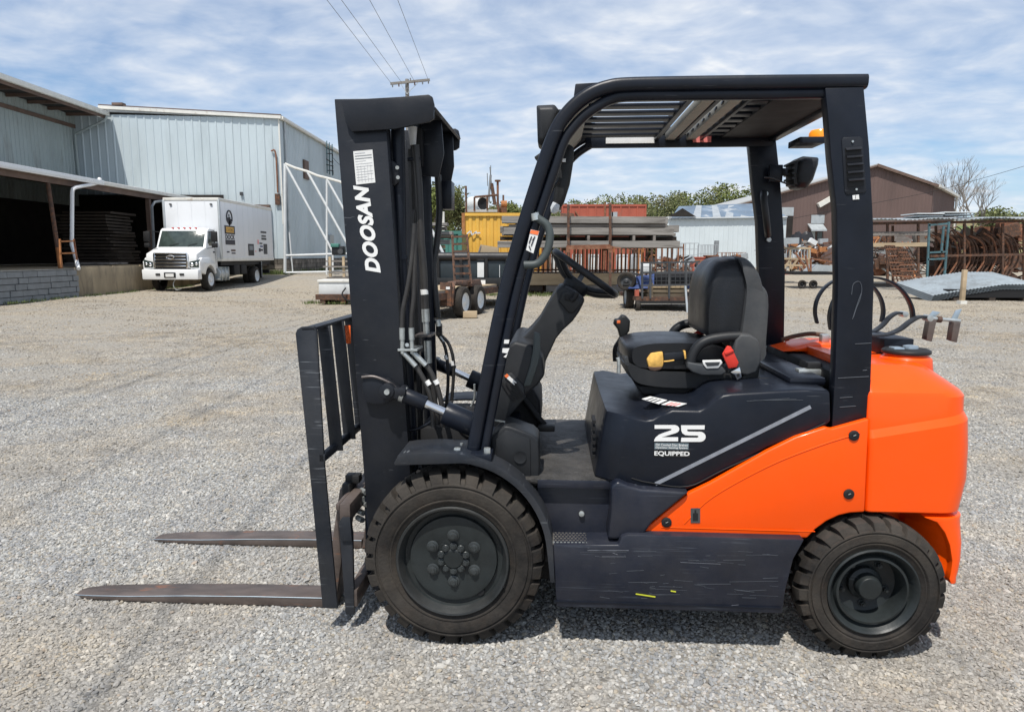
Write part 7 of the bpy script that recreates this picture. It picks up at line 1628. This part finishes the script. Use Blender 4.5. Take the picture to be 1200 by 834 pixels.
# grass and weeds along the foot of the walls
rs = random.Random(8); vs, fs = [], []
def tuft(x, y, z, h, n):
    for _ in range(n):
        a = rs.uniform(0, 6.28); l = rs.uniform(.4, 1) * h; px_, py_ = x + rs.gauss(0, .08), y + rs.gauss(0, .08); k = len(vs)
        d = Vector((math.cos(a), math.sin(a), 0)); w_ = Vector((-d.y, d.x, 0)) * .012; p = Vector((px_, py_, z)); q = p + d * l * .35 + Vector((0, 0, l))
        vs.extend([p - w_, p + w_, q]); fs.append((k, k + 1, k + 2))
for _ in range(150): tuft(rs.uniform(-16.2, -12.6), 41.5 + rs.uniform(-.5, .2), .42, .35, 14)
for _ in range(60): y = rs.uniform(42, 56); tuft(-13.0 + rs.uniform(-.2, .3), y, .48, .3, 12)
for _ in range(90): tuft(rs.uniform(-6.5, -4.2), rs.uniform(22.2, 23.4), 0, .12, 8)
for _ in range(260): tuft(rs.uniform(-1, 6), rs.uniform(26.5, 28.0), 0, .14, 8)
for _ in range(120): tuft(-15.7 + rs.uniform(0, .25), rs.uniform(22, 41), .02, .12, 8)
wg_ = mesh_of('weeds', vs, fs, 'weeds'); tag(wg_, kind='stuff')
# ---------------------------------------------------------------- pole and wires
UPY = 48.0
up = thing('utility_pole', 'wooden utility pole with crossarm rising behind the mast', 'utility pole', (W(481, 300, UPY).x, UPY, 0)); uo = up.location
tpz = W(481, 93, UPY).z; MB().tube([(0, 0, 0), (0, 0, tpz)], [.19, .12], 10).build('pole', 'grey_wood', up)
A, B = W(458, 99, UPY) - uo, W(504, 94.5, UPY) - uo; MB().bar(A + Vector((0, -.16, 0)), B + Vector((0, -.16, 0)), .12, .15).build('crossarm', 'grey_wood', up)
for a, b in ((A.lerp(B, .25), (0, -.16, tpz - .95)), (A.lerp(B, .75), (0, -.16, tpz - .95))): MB().bar(a + Vector((0, -.2, 0)), Vector(b), .03).build('brace', 'galv', up)
ins = []
for f in (.06, .22, .40, .62, .82, .97):
    p = A.lerp(B, f) + Vector((0, -.18, 0)); MB().lathe([(.02, 0), (.055, -.03), (.03, -.07), (.055, -.10), (.03, -.14), (.05, -.17), (.02, -.2)], p + Vector((0, -.08, -.06)), (0, 0, 1), n=8).build('insulator', 'rust' if f in (.22, .62) else 'block_grey', up)
MB().lathe([(.02, 0), (.05, .03), (.03, .09), (.05, .12), (.02, .16)], A.lerp(B, .5) + Vector((0, 0, .12)), (0, 0, 1), n=8).build('insulator', 'block_grey', up)
for k, (f, (px, py)) in enumerate(((.04, (383, 0)), (.30, (400, 0)), (.62, (433, 0)), (.97, (466, 0)))):
    a = A.lerp(B, f) + uo + Vector((0, -.3, -.05)); r = ray(px, py); q = Vector((0, 0, CAM_H)) + r * (30 / r.y * .98)
    d = q - a; e = q + d * 2.1; pts = [a.lerp(e, i / 12) - Vector((0, 0, .0)) for i in range(13)]
    wr_ = MB().tube(pts, .011, 5).build('overhead_wire', 'block_grey'); tag(wr_, ['leftmost overhead wire crossing the sky above the mast', 'second overhead wire from the left above the mast', 'third overhead wire from the left above the mast', 'rightmost overhead wire running up from the pole crossarm'][k], 'wire', 'overhead wires above the mast')
pts = [W(1230, 186, 60), W(1155, 208, 60), W(1095, 224, 60), W(1030, 237, 60), W(960, 250, 60), W(900, 262, 60)]
sw_ = MB().tube(cat_path(pts, 4), .018, 5).build('service_wire', 'black'); tag(sw_, 'thin dark service wire sloping across the front of the brown hall', 'wire')
for px, y0, y1, Y, lab in ((520, 248, 300, 45, 'plain white pole between the mast and the green container'),):
    a, b = W(px, y1, Y), W(px, y0, Y); pp_ = thing('white_pole', lab, 'pole', (a.x, Y, .5)); MB().cyl((0, 0, 0), (0, 0, b.z - .5), .09, 8).build('pole', 'trim_white', pp_)
